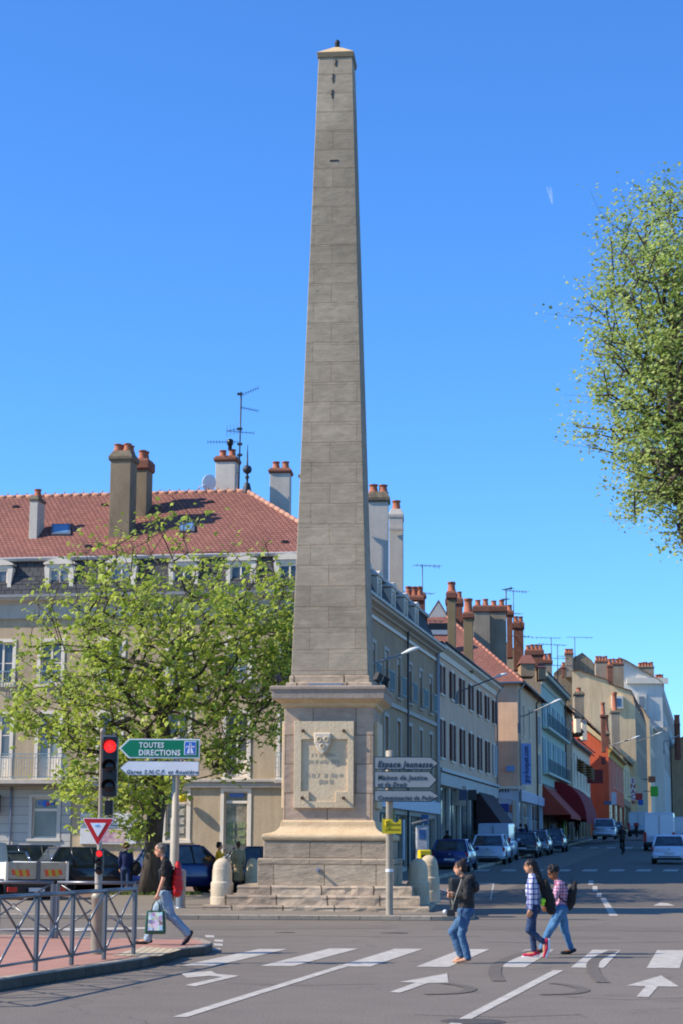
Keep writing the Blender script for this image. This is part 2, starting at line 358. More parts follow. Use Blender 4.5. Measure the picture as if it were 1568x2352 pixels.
# grass round the tree
gc=GS(340,2063); gh=gz(gc.y)+.13
mb=MB()
for i in range(1500):
    a=rnd.uniform(0,6.28); r=math.sqrt(rnd.random()); x=gc.x+r*1.7*math.cos(a); y=gc.y+.2+r*.8*math.sin(a); h=rnd.uniform(.05,.16); t=rnd.uniform(0,3.14); ww=.02
    dx_,dy_=ww*math.cos(t),ww*math.sin(t); lx,ly=rnd.uniform(-.05,.05),rnd.uniform(-.05,.05); z=gh-.03
    mb.quad((x-dx_,y-dy_,z),(x+dx_,y+dy_,z),(x+lx,y+ly,z+h))
tag(mb.build('grass',M_grass),kind='stuff',label='tufts of grass round the foot of the street tree',cat='grass')
# ---------------------------------------------------------------- markings
def S(x,y): return (x/1.742,y/1.742)
def Z3(x,y): return S(x*.797,3250+y*.797)
def Z8(x,y): return S(1500+x*.785,3300+y*.785)
MZ=.006
def mark(pts,name='road_marking',m=None,h=MZ,slope=False):
    mb=MB(); ps=[]
    for p in pts:
        q=G(p[0],p[1],h) if not slope else GS(p[0],p[1],h)
        ps.append((q.x,q.y,q.z))
    mb.add(ps,[tuple(range(len(ps)))]); o=mb.build(name,m or M_paint)
    if o.data.polygons[0].normal.z<0:
        o.data.flip_normals()
    return struct(o)
ya=G(900,2221).y; yb=G(1040,2180.5).y
for k in range(7):
    x=-2.37+1.168*k+ (0.02 if k%2 else 0); 
    q=MB(); yy=yb if k!=0 else yb-.3
    q.quad((x,ya,MZ),(x+.5,ya,MZ),(x+.5+SD*(yy-ya),yy,MZ),(x+SD*(yy-ya),yy,MZ)); struct(q.build('road_marking',M_paint))
x=-2.37+1.168*7; q=MB(); q.quad((x,ya,MZ),(x+.5,ya,MZ),(x+.5+SD*(yb-ya),yb,MZ),(x+SD*(yb-ya),yb,MZ)); struct(q.build('road_marking',M_paint))
mark([(396,2336),(430,2336),(800,2219),(776,2219)])
mark([Z8(345,1030),Z8(410,1030),Z8(960,741),Z8(905,741)])
mark([Z3(910,808),Z3(1062,797),Z3(1092,812),Z3(1205,820),Z3(980,874),Z3(930,868),Z3(1118,826),Z3(1050,821),Z3(940,830)])
mark([Z8(120,802),Z8(205,804),Z8(72,852),Z8(127,855),Z8(268,806),Z8(372,804),Z8(365,757)])
mark([Z8(1278,820),Z8(1378,822),Z8(1330,875),Z8(1392,878),Z8(1440,823),Z8(1548,825),Z8(1455,768)])
# far side: centre dashes, arrow, far crossing
for a,b in [((1086,284),(1100,305)),((1106,312),(1122,338)),((1128,346),(1142,366)),((1146,372),(1226,464))]:
    mark([Z8(a[0],a[1]),Z8(a[0]+24,a[1]),Z8(b[0]+10,b[1]),Z8(b[0]-16 if b[1]<400 else b[0]-34,b[1])],slope=True)
mark([Z8(1415,412),Z8(1525,412),Z8(1490,400),Z8(1450,397)],slope=True)
for k in range(9):
    px=1085+k*62; y0=2001; 
    mark([(px,y0),(px+34,y0),(px+40,y0-4),(px+8,y0-4)],slope=True)
for k in range(8):
    px=1270+k*40; mark([(px,1948.5),(px+20,1948.5),(px+23,1946),(px+4,1946)],slope=True)
for a,b in [((0,590),(250,583))]:
    mark([Z3(0,600),Z3(250,596),Z3(750,585),Z3(740,577),Z3(250,582),Z3(0,586)])
for k,(x,y) in enumerate([(1035,618),(1080,640),(1078,660),(1066,683)]):
    wd=44
    mark([Z3(x,y+9),Z3(x+wd,y+11),Z3(x+wd-4,y),Z3(x-4,y-2)])
# white outline box beside the obelisk pavement
mark([Z8(520,302),Z8(605,302),Z8(605,298),Z8(520,298)],slope=True); mark([Z8(597,302),Z8(605,302),Z8(590,380),Z8(583,380)],slope=True)
# repair patches, seams and covers in the asphalt
M_patch=asphalt('patched_asphalt',(.143,.136,.128),crack=False); M_seam=asphalt('tar_seam',(.085,.08,.082),crack=False)
def gp4(pts,m,name='asphalt_patch',h=.003): mark(pts,name,m,h)
gp4([(430,2128),(900,2125),(910,2132),(425,2136)],M_patch); gp4([(1000,2126),(1568,2129),(1568,2140),(990,2135)],M_patch)
gp4([(1210,2150),(1420,2151),(1422,2156),(1206,2155)],M_patch)
def seam(pts,w_): ps=[G(x,y,.0045) for x,y in pts]; mb=MB(); [mb.quad((a.x,a.y-w_/2,a.z),(b.x,b.y-w_/2,b.z),(b.x,b.y+w_/2,b.z),(a.x,a.y+w_/2,a.z)) for a,b in zip(ps[:-1],ps[1:])]; struct(mb.build('tar_seam',M_seam))
seam([(390,2150),(560,2152),(700,2149),(880,2152),(1100,2150)],.05); seam([(1100,2163),(1300,2167),(1568,2163)],.06); seam([(520,2258),(700,2263),(860,2260)],.025); seam([(950,2330),(1150,2336),(1330,2330)],.025); seam([(1300,2290),(1440,2296),(1568,2292)],.025)
for px,py,r_ in ((1085,2347,.34),(905,2143,.3),(655,2142,.22)):
    c=G(px,py,.0); mb=MB(); mb.lathe([(r_,0),(r_,.005)],28,(c.x,c.y,.0)); mb.cur=1; mb.lathe([(r_*.84,.0),(r_*.84,.007)],24,(c.x,c.y,.0)); struct(mb.build('manhole_cover',[M_seam,mat('cast_iron_cover',(.07,.065,.06),.6,col2=(.12,.11,.10),scale=30,bump=.6)]))
# tyre marks
M_tyre=asphalt('tyre_rubber_mark',(.118,.111,.105),crack=False)
def ribbon(pts,ws,name='tyre_mark'):
    ps=[G(*Z8(*p),.0085) for p in pts]; mb=MB(); L=[];
    for i,p in enumerate(ps):
        d=(ps[min(i+1,len(ps)-1)]-ps[max(0,i-1)]); n=Vector((-d.y,d.x,0)).normalized()*ws/2; L.append((p+n,p-n))
    for i in range(len(ps)-1): mb.quad(L[i][1],L[i+1][1],L[i+1][0],L[i][0])
    o=mb.build(name,M_tyre)
    for pg in o.data.polygons:
        if pg.normal.z<0: pg.flip()
    return struct(o)
def smoothpts(c,n=6):
    out=[]
    for i in range(len(c)-1):
        p0=c[max(i-1,0)];p1=c[i];p2=c[i+1];p3=c[min(i+2,len(c)-1)]
        for k in range(n):
            t=k/n; out.append(tuple(.5*((2*p1[j])+(-p0[j]+p2[j])*t+(2*p0[j]-5*p1[j]+4*p2[j]-p3[j])*t*t+(-p0[j]+3*p1[j]-3*p2[j]+p3[j])*t**3) for j in (0,1)))
    return out+[c[-1]]
ribbon(smoothpts([(800,640),(700,672),(630,705),(608,740),(612,770),(630,796)]),.19)
ribbon(smoothpts([(1215,640),(1140,675),(1108,705),(1110,740),(1130,775),(1160,803)]),.19)
ribbon(smoothpts([(345,806),(420,815),(480,830),(470,845),(390,858),(250,862)]),.16)
ribbon(smoothpts([(900,806),(980,815),(1055,835),(1045,850),(970,860),(840,864)]),.16)
# ================================================================ OBELISK
OY=51.0   # depth of front face of the pedestal
fz=lambda py,Y=OY: P(762,py,Y).z
def hw(x0,x1,py,Y): return (P(x1,py,Y).x-P(x0,py,Y).x)/2
oc=P(764.5,1700,OY+1.3); OBX,OBY=oc.x,OY+1.3
ob=empty('obelisk',(OBX,OBY,.12),R(-5.5),'tall grey limestone obelisk on a carved pedestal with stone steps','obelisk')
M_shaft=brickmat('shaft_limestone',(.345,.32,.285),(.295,.275,.245),(.21,.17,.13),1.23,.585,ms=.007,bump=.55,var=.20,scale=2.6,hstretch=2.0,warp=.06,dist=.03,stain=.24,offset=.42,pits=.45)
M_ped=brickmat('pedestal_stone',(.49,.41,.36),(.36,.30,.28),(.20,.15,.12),1.15,.78,ms=.011,bump=.8,var=.2,scale=2.6,warp=.02,dist=.03,hstretch=2.0,stain=.18,offset=.35,pits=.25)
M_base=brickmat('base_stone',(.42,.375,.32),(.33,.285,.25),(.20,.16,.12),1.35,.62,ms=.012,bump=1.0,var=.26,scale=3.0,warp=.03,dist=.04,hstretch=2.5,stain=.2,offset=.3,pits=.3)
M_step=brickmat('step_stone',(.44,.39,.34),(.34,.29,.25),(.10,.08,.06),1.35,9,ms=.02,xz=True,bump=.9,var=.34,scale=3.2,warp=.03,dist=.03,stain=.2,hstretch=2.2,pits=.5)
M_yel=mat('warm_moulding_stone',(.50,.40,.28),.85,col2=(.62,.52,.38),scale=2.2,bump=.5,bscale=9,fine=.12,stretch=(1,1,2))
M_cap=mat('cornice_stone',(.26,.23,.23),.85,col2=(.36,.32,.31),scale=1.6,bump=.5,bscale=10,fine=.12)
M_plq=mat('plaque_stone',(.52,.46,.36),.8,col2=(.60,.54,.44),scale=1.8,bump=.5,bscale=14,fine=.08)
M_iron=plain('dark_iron',(.03,.03,.032),.6)
M_rust=mat('rusty_iron',(.05,.035,.03),.7,col2=(.10,.06,.04),scale=20)
zb=.12; H=lambda py,Y=OY: fz(py,Y)-zb
def ring_part(name,prof,m,parent=ob,bev=.02,n=0):
    mb=MB(); mb.rings(prof); return mb.build(name,m,parent,bevel=bev)
# worn steps: subdivided boxes with noise-jittered edges
def worn(name,hx0,hx1,hy,z0,z1,m,seed=1,amp=.014):
    r=random.Random(seed); mb=MB(); n=26
    top=[];bot=[]
    def side(ax,ay,bx,by,k):
        return [(ax+(bx-ax)*i/k,ay+(by-ay)*i/k) for i in range(k)]
    loop=side(hx0,-hy,hx1,-hy,n)+side(hx1,-hy,hx1,hy,10)+side(hx1,hy,hx0,hy,n)+side(hx0,hy,hx0,-hy,10)
    N=len(loop); vs=[]
    offs=[r.uniform(-amp,amp)*(1.8 if r.random()<.2 else 1) for _ in loop]
    for lay,(z,s,jz) in enumerate([(z0,1,0),(z0+.6*(z1-z0),1,0),(z1-.05,1,.3),(z1,.9,.5)]):
        for i,(x,y) in enumerate(loop):
            l=math.hypot(x,y); o=offs[i]*(0 if lay==0 else 1)-(.03 if lay==3 else 0)-(.02 if lay==1 and i%7<4 else 0)
            vs.append((x+x/l*o,y+y/l*o,z+(offs[(i*3)%N]*jz)))
    fs=[]
    for k in range(3):
        for i in range(N):
            j=(i+1)%N; fs.append((k*N+i,k*N+j,(k+1)*N+j,(k+1)*N+i))
    fs.append(tuple(3*N+i for i in range(N))); mb.add(vs,fs); return mb.build(name,m,parent=ob)
zs3=H(2033.5,OY); 
worn('step',-3.20,2.75,2.36,0,.17,M_step,3)
worn('step',-2.62,2.50,2.16,.165,.165+(zs3-.165)*.52,M_step,5)
worn('step',-2.33,2.28,1.98,.165+(zs3-.165)*.5,zs3,M_step,8)
OYb=OY-.45
w1=1.80; w2=1.67
ring_part('lower_base',[(w1,w1,zs3-.01),(w1,w1,H(1974,OYb)),(w1-.02,w1-.02,H(1972,OYb))],M_base,bev=.03)
zb1=H(1972,OYb)
ring_part('upper_base',[(w2,w2,zb1-.01),(w2,w2,H(1931,OYb+.15))],M_base,bev=.03)
zt=H(1931,OYb+.15)
# torus and ogee
prof=[(w2-.06,w2-.06,zt-.02)]
for k in range(7):
    a=-90+180*k/6; prof.append((w2-.02+.07*math.cos(R(a)),)*2+(zt+.09+.09*math.sin(R(a)),))
z1=zt+.19; z2=H(1893); d2=1.20
for k in range(9):
    t=k/8; s=t*t*(3-2*t); prof.append((w2-.08+(d2+.07-w2+.08)*(1-(1-t)**1.9),)*2+(z1+(z2-z1)*t**1.5,))
prof.append((d2+.06,d2+.06,z2+.06)); prof.append((d2+.005,d2+.005,z2+.11))
ring_part('base_moulding',prof,M_yel,bev=.008)
z3=z2+.08; z4=H(1624)
ring_part('pedestal',[(d2,d2,z3),(d2,d2,z4+.01)],M_ped,bev=.015)
# cornice
zc0=z4; zc1=H(1606); zc2=H(1603,OY-.3); zc3=H(1574,OY-.3)
ch=1.56
ring_part('lower_cornice',[(d2+.01,d2+.01,zc0-.01),(d2+.08,d2+.08,zc0+.04),(d2+.10,d2+.10,zc0+.1),(d2+.2,d2+.2,zc0+.16),(d2+.29,d2+.29,zc0+.2),(d2+.30,d2+.30,zc1+.01)],M_yel,bev=.008)
ring_part('cornice',[(ch-.05,ch-.05,zc1),(ch-.04,ch-.04,zc3-.14),(ch,ch,zc3-.09),(ch,ch,zc3-.02),(ch-.03,ch-.03,zc3),(ch-.9,ch-.9,zc3+.03)],M_cap,bev=.012)
zq=[H(1569,OY+.2),H(1562,OY+.3),H(1553,OY+.3)]
ring_part('shaft_plinth',[(1.17,1.17,zc3),(1.17,1.17,zq[1]-.08),(1.085,1.085,zq[1]-.08),(1.085,1.085,zq[2]),(1.0,1.0,zq[2]+.03)],M_step,bev=.015)
# shaft
Yt=OBY-.45
zs0=zq[2]+.02; zst=P(771,131,Yt).z-zb
hb=hw(676,851,1560,OBY-.97); ht=hw(733,808.5,131,Yt)
mb=MB(); r=random.Random(5); prof=[]; rows=int((zst-zs0)/.585)
zz=zs0; k=0
lst=[(hb,hb,zs0)]
for i in range(1,rows+1):
    z=zs0+(zst-zs0)*i/rows; h=hb+(ht-hb)*i/rows; lst+=[(h+.003,h+.003,z-.015),(h-.004,h-.004,z),(h+.003,h+.003,z+.015)] if i<rows else [(h,h,z)]
mb.rings(lst); mb.build('shaft',M_shaft,ob,bevel=.02)
M_pyr=mat('cap_stone',(.50,.40,.25),.85,col2=(.58,.48,.32),scale=3,bump=.3)
ring_part('cap_band',[(ht+.03,ht+.03,zst-.02),(ht+.05,ht+.05,zst+.12),(ht+.04,ht+.04,zst+.15)],plain('cap_band_stone',(.22,.17,.10),.8),bev=.01)
zap=P(772,109,Yt+.45).z-zb
mb=MB(); mb.rings([(ht+.04,ht+.04,zst+.145),(.07,.07,zap-.02),(.03,.03,zap)]); mb.build('pyramidion',M_pyr,ob)
mb=MB(); mb.lathe([(.05,0),(.075,.03),(.07,.14),(.085,.17),(.06,.24),(.02,.27)],12,(0.02,0,zap-.03)); mb.build('finial',M_iron,ob)
def sh(z): return hb+(ht-hb)*(z-zs0)/(zst-zs0)
for px,py0,py1 in [(774.5,138,154),(768.5,171,192),(766.5,208,228)]:
    z0=P(px,py1,Yt).z-zb; z1_=P(px,py0,Yt).z-zb; x=(P(px,py0,Yt).x-OBX)+.02
    h=sh((z0+z1_)/2)
    mb=MB(); mb.box(x-.022,-h-.018,z0,x+.022,-h+.01,z1_); mb.box(x-.05,-h-.016,z1_-.16,x-.01,-h+.01,z1_-.12); mb.build('iron_clamp',M_iron,ob,bevel=.006)
mb=MB(); z0=P(773,373,Yt).z-zb; h=sh(z0); mb.box(-.12,-h-.015,z0-.02,.13,-h+.02,z0+.03); mb.build('iron_clamp',M_iron,ob)
# plaques (front with relief, and plain raised panels on the sides)
def zz4(y): return fz((2600+y*.5102)/1.742,OY-.1)-zb
def xx4(x,y=900): return P((1000+x*.5102)/1.742,(2600+y*.5102)/1.742,OY+.05).x-OBX
xa,xb=xx4(382),xx4(846); za,zb_=zz4(1240),zz4(556)
fy=-d2
def plaque_mb():
    mb=MB(); mb.box(xa,fy-.04,za,xb,fy+.01,zb_)
    a,b=xx4(440),xx4(797); c,d=zz4(1190),zz4(700)
    na=(xx4(503)-a); nb=(b-xx4(713)); nz=zz4(1110)-c
    t=fy-.10
    # raised frame around the field, with notched lower corners
    mb.box(xa+.003,t,za+.003,a,fy-.038,zb_-.003); mb.box(b,t,za+.003,xb-.003,fy-.038,zb_-.003)
    mb.box(a,t,d,b,fy-.038,zb_-.003); mb.box(a,t,za+.003,b,fy-.038,c)
    mb.box(a,t,c,a+na,fy-.038,c+nz); mb.box(b-nb,t,c,b,fy-.038,c+nz)
    return mb
pl=plaque_mb().build('plaque',M_plq,ob,bevel=.008)
for zx,zy in [(455,635),(768,635),(452,1162),(768,1163)]:
    mb=MB(); x=xx4(zx);z=zz4(zy); mb.tube([(x,fy-.09,z),(x,fy-.16,z)],[.035,.035],10); mb.tube([(x,fy-.16,z),(x,fy-.19,z)],[.05,.045],10); mb.build('bolt',M_rust,pl)
# carved mask / shield
mb=MB(); x=xx4(608); z=zz4(728); s=.235
mb.prism([(x-s,fy-.04,z+.27),(x+s,fy-.04,z+.27),(x+s*.98,fy-.04,z+.0),(x+s*.55,fy-.04,z-.2),(x,fy-.04,z-.34),(x-s*.55,fy-.04,z-.2),(x-s*.98,fy-.04,z+.0)],1,(0,-.13,0))
shm=mb.build('carved_shield',mat('pale_carved_stone',(.50,.49,.47),.8,col2=(.58,.56,.53),scale=5),pl,bevel=.04,bseg=3)
for dx_,dz_ in [(-.095,.09),(.105,.09),(.0,-.09)]:
    mb=MB(); mb.T=Matrix.Translation((x+dx_,fy-.17,z+dz_))@Matrix.Rotation(R(90),4,'X')
    mb.lathe([(.075,0),(.075,.03),(.05,.035),(.045,.01),(.02,.01)],14); mb.build('carved_ring',M_plq,shm)
# worn inscription (mostly illegible in the photo): short chiselled strokes
mb=MB(); rr=random.Random(4)
rows=[(823,520,735,"     "),(878,495,740,""),(930,588,632,""),(985,470,760,""),(1035,545,680,"")]
for zy,z0x,z1x,_ in rows:
    xq=z0x
    while xq<z1x:
        wq=rr.uniform(8,16)
        if rr.random()<.72:
            x0=xx4(xq); x1=xx4(xq+wq*.7); z=zz4(zy); hh=.07
            for kx in (x0,x1): mb.box(kx-.006,fy-.046,z-hh*rr.uniform(.4,1),kx+.006,fy-.038,z+hh*rr.uniform(.5,1))
            if rr.random()<.6: mb.box(x0,fy-.0455,z-.01,x1,fy-.0385,z+.008)
        xq+=wq*1.25
mb.build('inscription',plain('inscription_stone',(.42,.36,.28),.9),pl)
for sx in (-1,1):
    mb=MB(); x0=sx*d2; mb.box(x0-(.01 if sx>0 else .10),-.85,za+.0,x0+(.10 if sx>0 else .01),.85,zb_+.02); mb.build('side_plaque',M_plq,ob,bevel=.02)
# metal strip at the shaft foot
mb=MB(); mb.box(-.55,-1.2,zc3+.03,.35,-1.17,zc3+.1); mb.build('lead_strip',plain('lead',(.22,.24,.27),.5),ob)
# spout
mb=MB(); x=xx4(595); z=fz((2600+1728*.5102)/1.742,OYb)-zb
mb.tube([(x,-w1+.02,z),(x,-w1-.28,z-.02)],[.035,.035],12); mb.tube([(x,-w1-.0,z),(x,-w1-.03,z)],[.07,.07],12); mb.build('water_spout',plain('grey_spout',(.30,.30,.30),.5,metal=.3),ob)
# floodlights standing on the cornice
def floodlight(x,y,rz,lab):
    M=wm(ob); p=M@Vector((x,y,zc3+.02)); e=empty('floodlight',p,rz,lab,'floodlight','floodlights on the cornice'); e.scale=(.75,.75,.75)
    mb=MB(); mb.box(-.03,-.03,0,.03,.03,.16); mb.box(-.13,-.015,.13,-.11,.015,.34); mb.box(.11,-.015,.13,.13,.015,.34); mb.box(-.13,-.015,.13,.13,.015,.15); mb.build('bracket',M_iron,e)
    mb=MB(); mb.T=Matrix.Translation((0,0,.30))@Matrix.Rotation(R(-25),4,'X'); mb.prism([(-.13,-.10,-.13),(.13,-.10,-.13),(.13,-.10,.15),(-.13,-.10,.15)],1,(0,.2,0)); mb.box(-.15,-.13,-.15,.15,-.09,.17); mb.build('housing',M_iron,e,bevel=.015); return e
floodlight(-1.42,-.9,R(90),'small black floodlight on the left edge of the obelisk cornice')
floodlight(1.33,-1.1,R(-60),'small black floodlight on the front right corner of the obelisk cornice')
floodlight(1.45,.1,R(-90),'low black floodlight behind the front right one on the cornice')
# ================================================================ STREET FURNITURE
M_stone2=mat('bollard_limestone',(.50,.46,.39),.85,col2=(.62,.58,.50),scale=2.5,bump=.4,bscale=20,fine=.1,streak=.25)
M_grey=plain('grey_painted_steel',(.20,.215,.22),.42,metal=.35)
M_galv=mat('galvanised_steel',(.27,.265,.25),.6,col2=(.36,.355,.34),scale=3,metal=.1,bump=0)
M_black=plain('black_plastic',(.012,.012,.014),.35)
M_white=plain('white_sign_film',(.74,.75,.76),.35)
M_signgreen=plain('green_sign_film',(.0,.19,.09),.35)
M_signblue=plain('blue_sign_film',(.02,.13,.55),.35)
M_signred=plain('red_sign_film',(.50,.012,.015),.35)
M_ltxt=plain('sign_text_dark',(.03,.045,.06),.5)
M_yellow=plain('yellow_paint',(.75,.55,.01),.4)
def bollard(px,pyb,h,r,lab,group,flat=False,z=None):
    p=GS(px,pyb,.12) if z is None else z
    e=empty('stone_bollard',p,0,lab,'bollard',group)
    k=h/1.34
    mb=MB(); pr=[(r*1.06,0),(r*1.06,.33*k),(r*1.0,.345*k),(r*1.02,.37*k),(r*1.02,.70*k),(r*.90,.735*k),(r*.88,1.05*k)]
    mb.lathe(pr,24); mb.build('shaft',M_stone2,e,bevel=.01)
    mb=MB(); pr=[(r*.86,1.05*k),(r*.84,1.06*k)]
    for a in range(1,8): pr.append((r*.84*math.cos(R(a*90/8)),1.07*k+(h-1.07*k)*math.sin(R(a*90/8))))
    pr.append((.01,h)); mb.lathe(pr,24); mb.build('domed_top',M_stone2,e); return e
bollard(510,2090,1.36,.295,'round domed limestone bollard left of the obelisk steps, front one','stone bollards round the obelisk')
bollard(959,2089,1.36,.30,'sunlit domed limestone bollard right of the direction signpost','stone bollards round the obelisk')
pb=GS(984,2074,.12); bollard(0,0,1.36,.30,'shaded stone bollard just behind the one beside the signpost','stone bollards round the obelisk',z=pb)
pb=GS(580,2052,.0); bollard(0,0,1.15,.24,'small dark stone bollard against the left side of the pedestal','stone bollards round the obelisk',z=pb)
# grey steel bollard
p=GS(522*0+ (450+612*.4464)/1.742,2088,.12)
e=empty('steel_bollard',p,0,'plain grey steel bollard behind the man with the red rucksack','bollard')
mb=MB(); mb.lathe([(.13,0),(.13,.98),(.11,1.03),(.05,1.05)],16); mb.build('post',M_grey,e); mb=MB(); mb.lathe([(.15,0),(.15,.05),(.13,.06)],16); mb.build('foot',M_grey,e)
# ------------------------------------------------ direction sign boards
def arrow_poly(x0,x1,z0,z1,tip,side,inset=0.0):
    t=tip
    if side<0: return [(x0+t+inset*.6,z0+inset),(x1-inset,z0+inset),(x1-inset,z1-inset),(x0+t+inset*.6,z1-inset),(x0+inset*1.5,(z0+z1)/2)]
    return [(x0+inset,z0+inset),(x1-t-inset*.6,z0+inset),(x1-inset*1.5,(z0+z1)/2),(x1-t-inset*.6,z1-inset),(x0+inset,z1-inset)]
def sign_board(e,x0,x1,z0,z1,tip,side,face,border,y=-.08,bw=.025,name='sign_panel'):
    mb=MB(); mb.prism([(x,y,z) for x,z in arrow_poly(x0,x1,z0,z1,tip,side)],1,(0,.035,0)); s=mb.build(name,border,e,bevel=.004)
    mb=MB(); mb.prism([(x,y-.006,z) for x,z in arrow_poly(x0,x1,z0,z1,tip,side,bw)],1,(0,.009,0)); mb.build('sign_face',face,s); return s
def txt(e,s,x,z,hgt,m,y,fit=None,shear=0,bold=.0,space=1.1,align='LEFT'):
    return text(s,hgt*1.27,m,e,Matrix.Translation((x,y,z))@FRONT,shear=shear,bold=bold,space=space,fit=fit,align=align)
# left signpost
LY=53.0; base=GS(397,2082,.12); base=Vector((P(399,2082,LY).x,LY,gz(LY)+.12))
e=empty('direction_signpost',base,0,'grey post with green and white left-pointing direction signs by the tree','direction sign')
L=lambda px,py: (P(px,py,LY-.1).x-base.x, P(px,py,LY-.1).z-base.z)
mb=MB(); top=L(398,1693)[1]; mb.lathe([(.125,0),(.125,L(398,1880)[1]),(.10,L(398,1878)[1]),(.10,top-.02),(.05,top)],16); mb.build('post',M_galv,e)
mb=MB(); mb.lathe([(.17,0),(.17,.06),(.13,.08)],16); mb.build('foot',M_grey,e)
x0,z1=L(276,1697); x1,z0=L(460,1742.5)
s=sign_board(e,x0,x1,z0,z1,.27,-1,M_signgreen,M_white,y=-.2,bw=.035)
a=L(321,1717.5); b=L(378,1717.5); txt(s,'TOUTES',a[0],a[1],(L(0,1704)[1]-L(0,1717.5)[1]),M_white,-.212,fit=b[0]-a[0],bold=.004)
a=L(320,1735); b=L(415,1735); txt(s,'DIRECTIONS',a[0],a[1],(L(0,1721)[1]-L(0,1735)[1]),M_white,-.212,fit=b[0]-a[0],bold=.006)
a=L(424.5,1734.5); b=L(452.5,1703); mb=MB(); mb.box(a[0],-.214,a[1],b[0],-.205,b[1]); mb.build('motorway_symbol',M_white,s,bevel=.01)
mb=MB(); mb.box(a[0]+.02,-.22,a[1]+.02,b[0]-.02,-.212,b[1]-.02); mp_=mb.build('symbol_field',M_signblue,s)
mb=MB(); cx=(a[0]+b[0])/2; w_=b[0]-a[0]; h_=b[1]-a[1]; y=-.221
for sx in (-1,1):
    mb.prism([(cx+sx*w_*.04,y,a[1]+h_*.12),(cx+sx*w_*.30,y,a[1]+h_*.12),(cx+sx*w_*.13,y,a[1]+h_*.55),(cx+sx*w_*.04,y,a[1]+h_*.55)],1,(0,-.004,0))
    mb.prism([(cx+sx*w_*.04,y,a[1]+h_*.68),(cx+sx*w_*.11,y,a[1]+h_*.68),(cx+sx*w_*.08,y,a[1]+h_*.88),(cx+sx*w_*.03,y,a[1]+h_*.88)],1,(0,-.004,0))
    mb.box(cx+sx*w_*.02,y-.004,a[1]+h_*.58,cx+sx*w_*.36,y,a[1]+h_*.65); mb.box(cx+sx*w_*.27,y-.004,a[1]+h_*.5,cx+sx*w_*.34,y,a[1]+h_*.6)
mb.build('symbol',M_white,mp_)
x0,z1=L(277,1748); x1,z0=L(458.5,1782)
s=sign_board(e,x0,x1,z0,z1,.22,-1,M_white,plain('grey_sign_edge',(.16,.18,.2),.4),y=-.2,bw=.018)
a=L(291,1777.5); b=L(455,1777.5); txt(s,'Gares S.N.C.F. et Routière',a[0],a[1],.125,M_ltxt,-.212,fit=b[0]-a[0],shear=.25,bold=.003,space=1.15)
mb=MB(); 
for xx in (L(388,0)[0],L(450,0)[0]-.1): mb.box(xx-.03,-.166,L(0,1746)[1],xx+.03,-.1,L(0,1706)[1])
mb.build('clamp',M_galv,e)
# right signpost
RY=48.4; base=Vector((P(893,2092,RY).x,RY,.12))
e=empty('direction_signpost',base,0,'grey post in front of the obelisk with three white right-pointing direction signs','direction sign')
L=lambda px,py: (P(px,py,RY-.1).x-base.x, P(px,py,RY-.1).z-base.z)
mb=MB(); top=L(893,1723)[1]; mb.lathe([(.092,0),(.092,L(0,1815)[1]),(.10,L(0,1814)[1]),(.10,top-.01),(.03,top)],16); post=mb.build('post',M_galv,e)
mb=MB(); mb.lathe([(.098,0),(.098,.07)],16,(0,0,L(0,1998)[1])); mb.build('sticker_band',M_white,post)
M_signw=plain('shaded_sign_film',(.27,.29,.29),.45); M_edge=plain('dark_sign_edge',(.02,.03,.045),.4)  # white film greyed: the shade on these signs is in the colour
for (yt,yb,xr,lines) in [(1738,1769,1006,[('Espace Jeunesse',861+4,991,1762,.168,.008)]),(1771.5,1811,1003,[('Maison de Justice',865,978,1791,.13,.004),('et du Droit',865,931,1807,.13,.004)]),(1815,1842,1007,[('Commissariat de Police',865,999,1837,.115,.004)])]:
    x0,z1=L(858,yt); x1,z0=L(xr,yb)
    y=-.19
    s=sign_board(e,x0,x1,z0,z1,.2,1,M_signw,M_edge,y=y,bw=.022)
    for (t,a0,a1,yy,hh,bo) in lines:
        a=L(a0,yy);b=L(a1,yy); txt(s,t,a[0],a[1],hh,M_ltxt,y-.012,fit=b[0]-a[0],shear=.25,bold=bo,space=1.15)
mb=MB()
for yy in (1753,1790,1828): mb.box(-.05,-.156,L(0,yy)[1]-.05,.05,-.09,L(0,yy)[1]+.05)
mb.build('clamp',M_galv,e)
# yellow local direction plate (its own thing part of the same post)
x0,z1=L(876,1880.5); x1,z0=L(920,1915); y=-.15
mb=MB(); poly=[(x0,z0),(x1,z0),(x1,z1-.02)]; cxn=(x0+x1)/2+.1
for a in range(0,181,20): poly.append((cxn+.085*math.cos(R(a)),z1-.01-.085*math.sin(R(a))))
poly+=[(x0,z1)]
mb.prism([(p_[0],y,p_[1]) for p_ in poly],1,(0,.03,0)); s=mb.build('yellow_plate',plain('yellow_sign_film',(.62,.47,.01),.4),e)
txt(s,'Quartier',x0+.12,z0+.2,.075,plain('brown_ink',(.20,.10,.01),.5),y-.003,fit=.34,shear=.2); txt(s,'piétonne',x0+.09,z0+.08,.07,MATS['brown_ink'],y-.003,fit=.36,shear=.2)
mb=MB(); mb.tube([(x0+.08,y-.01,z1-.1),(x0+.1,y-.01,z1-.05),(x0+.16,y-.01,z1-.04),(x0+.2,y-.01,z1-.08)],.016,6); mb.tube([(x0+.09,y-.01,z1-.1),(x0+.1,y-.01,z1-.2)],.016,6); mb.build('plate_symbol',M_yellow,s)
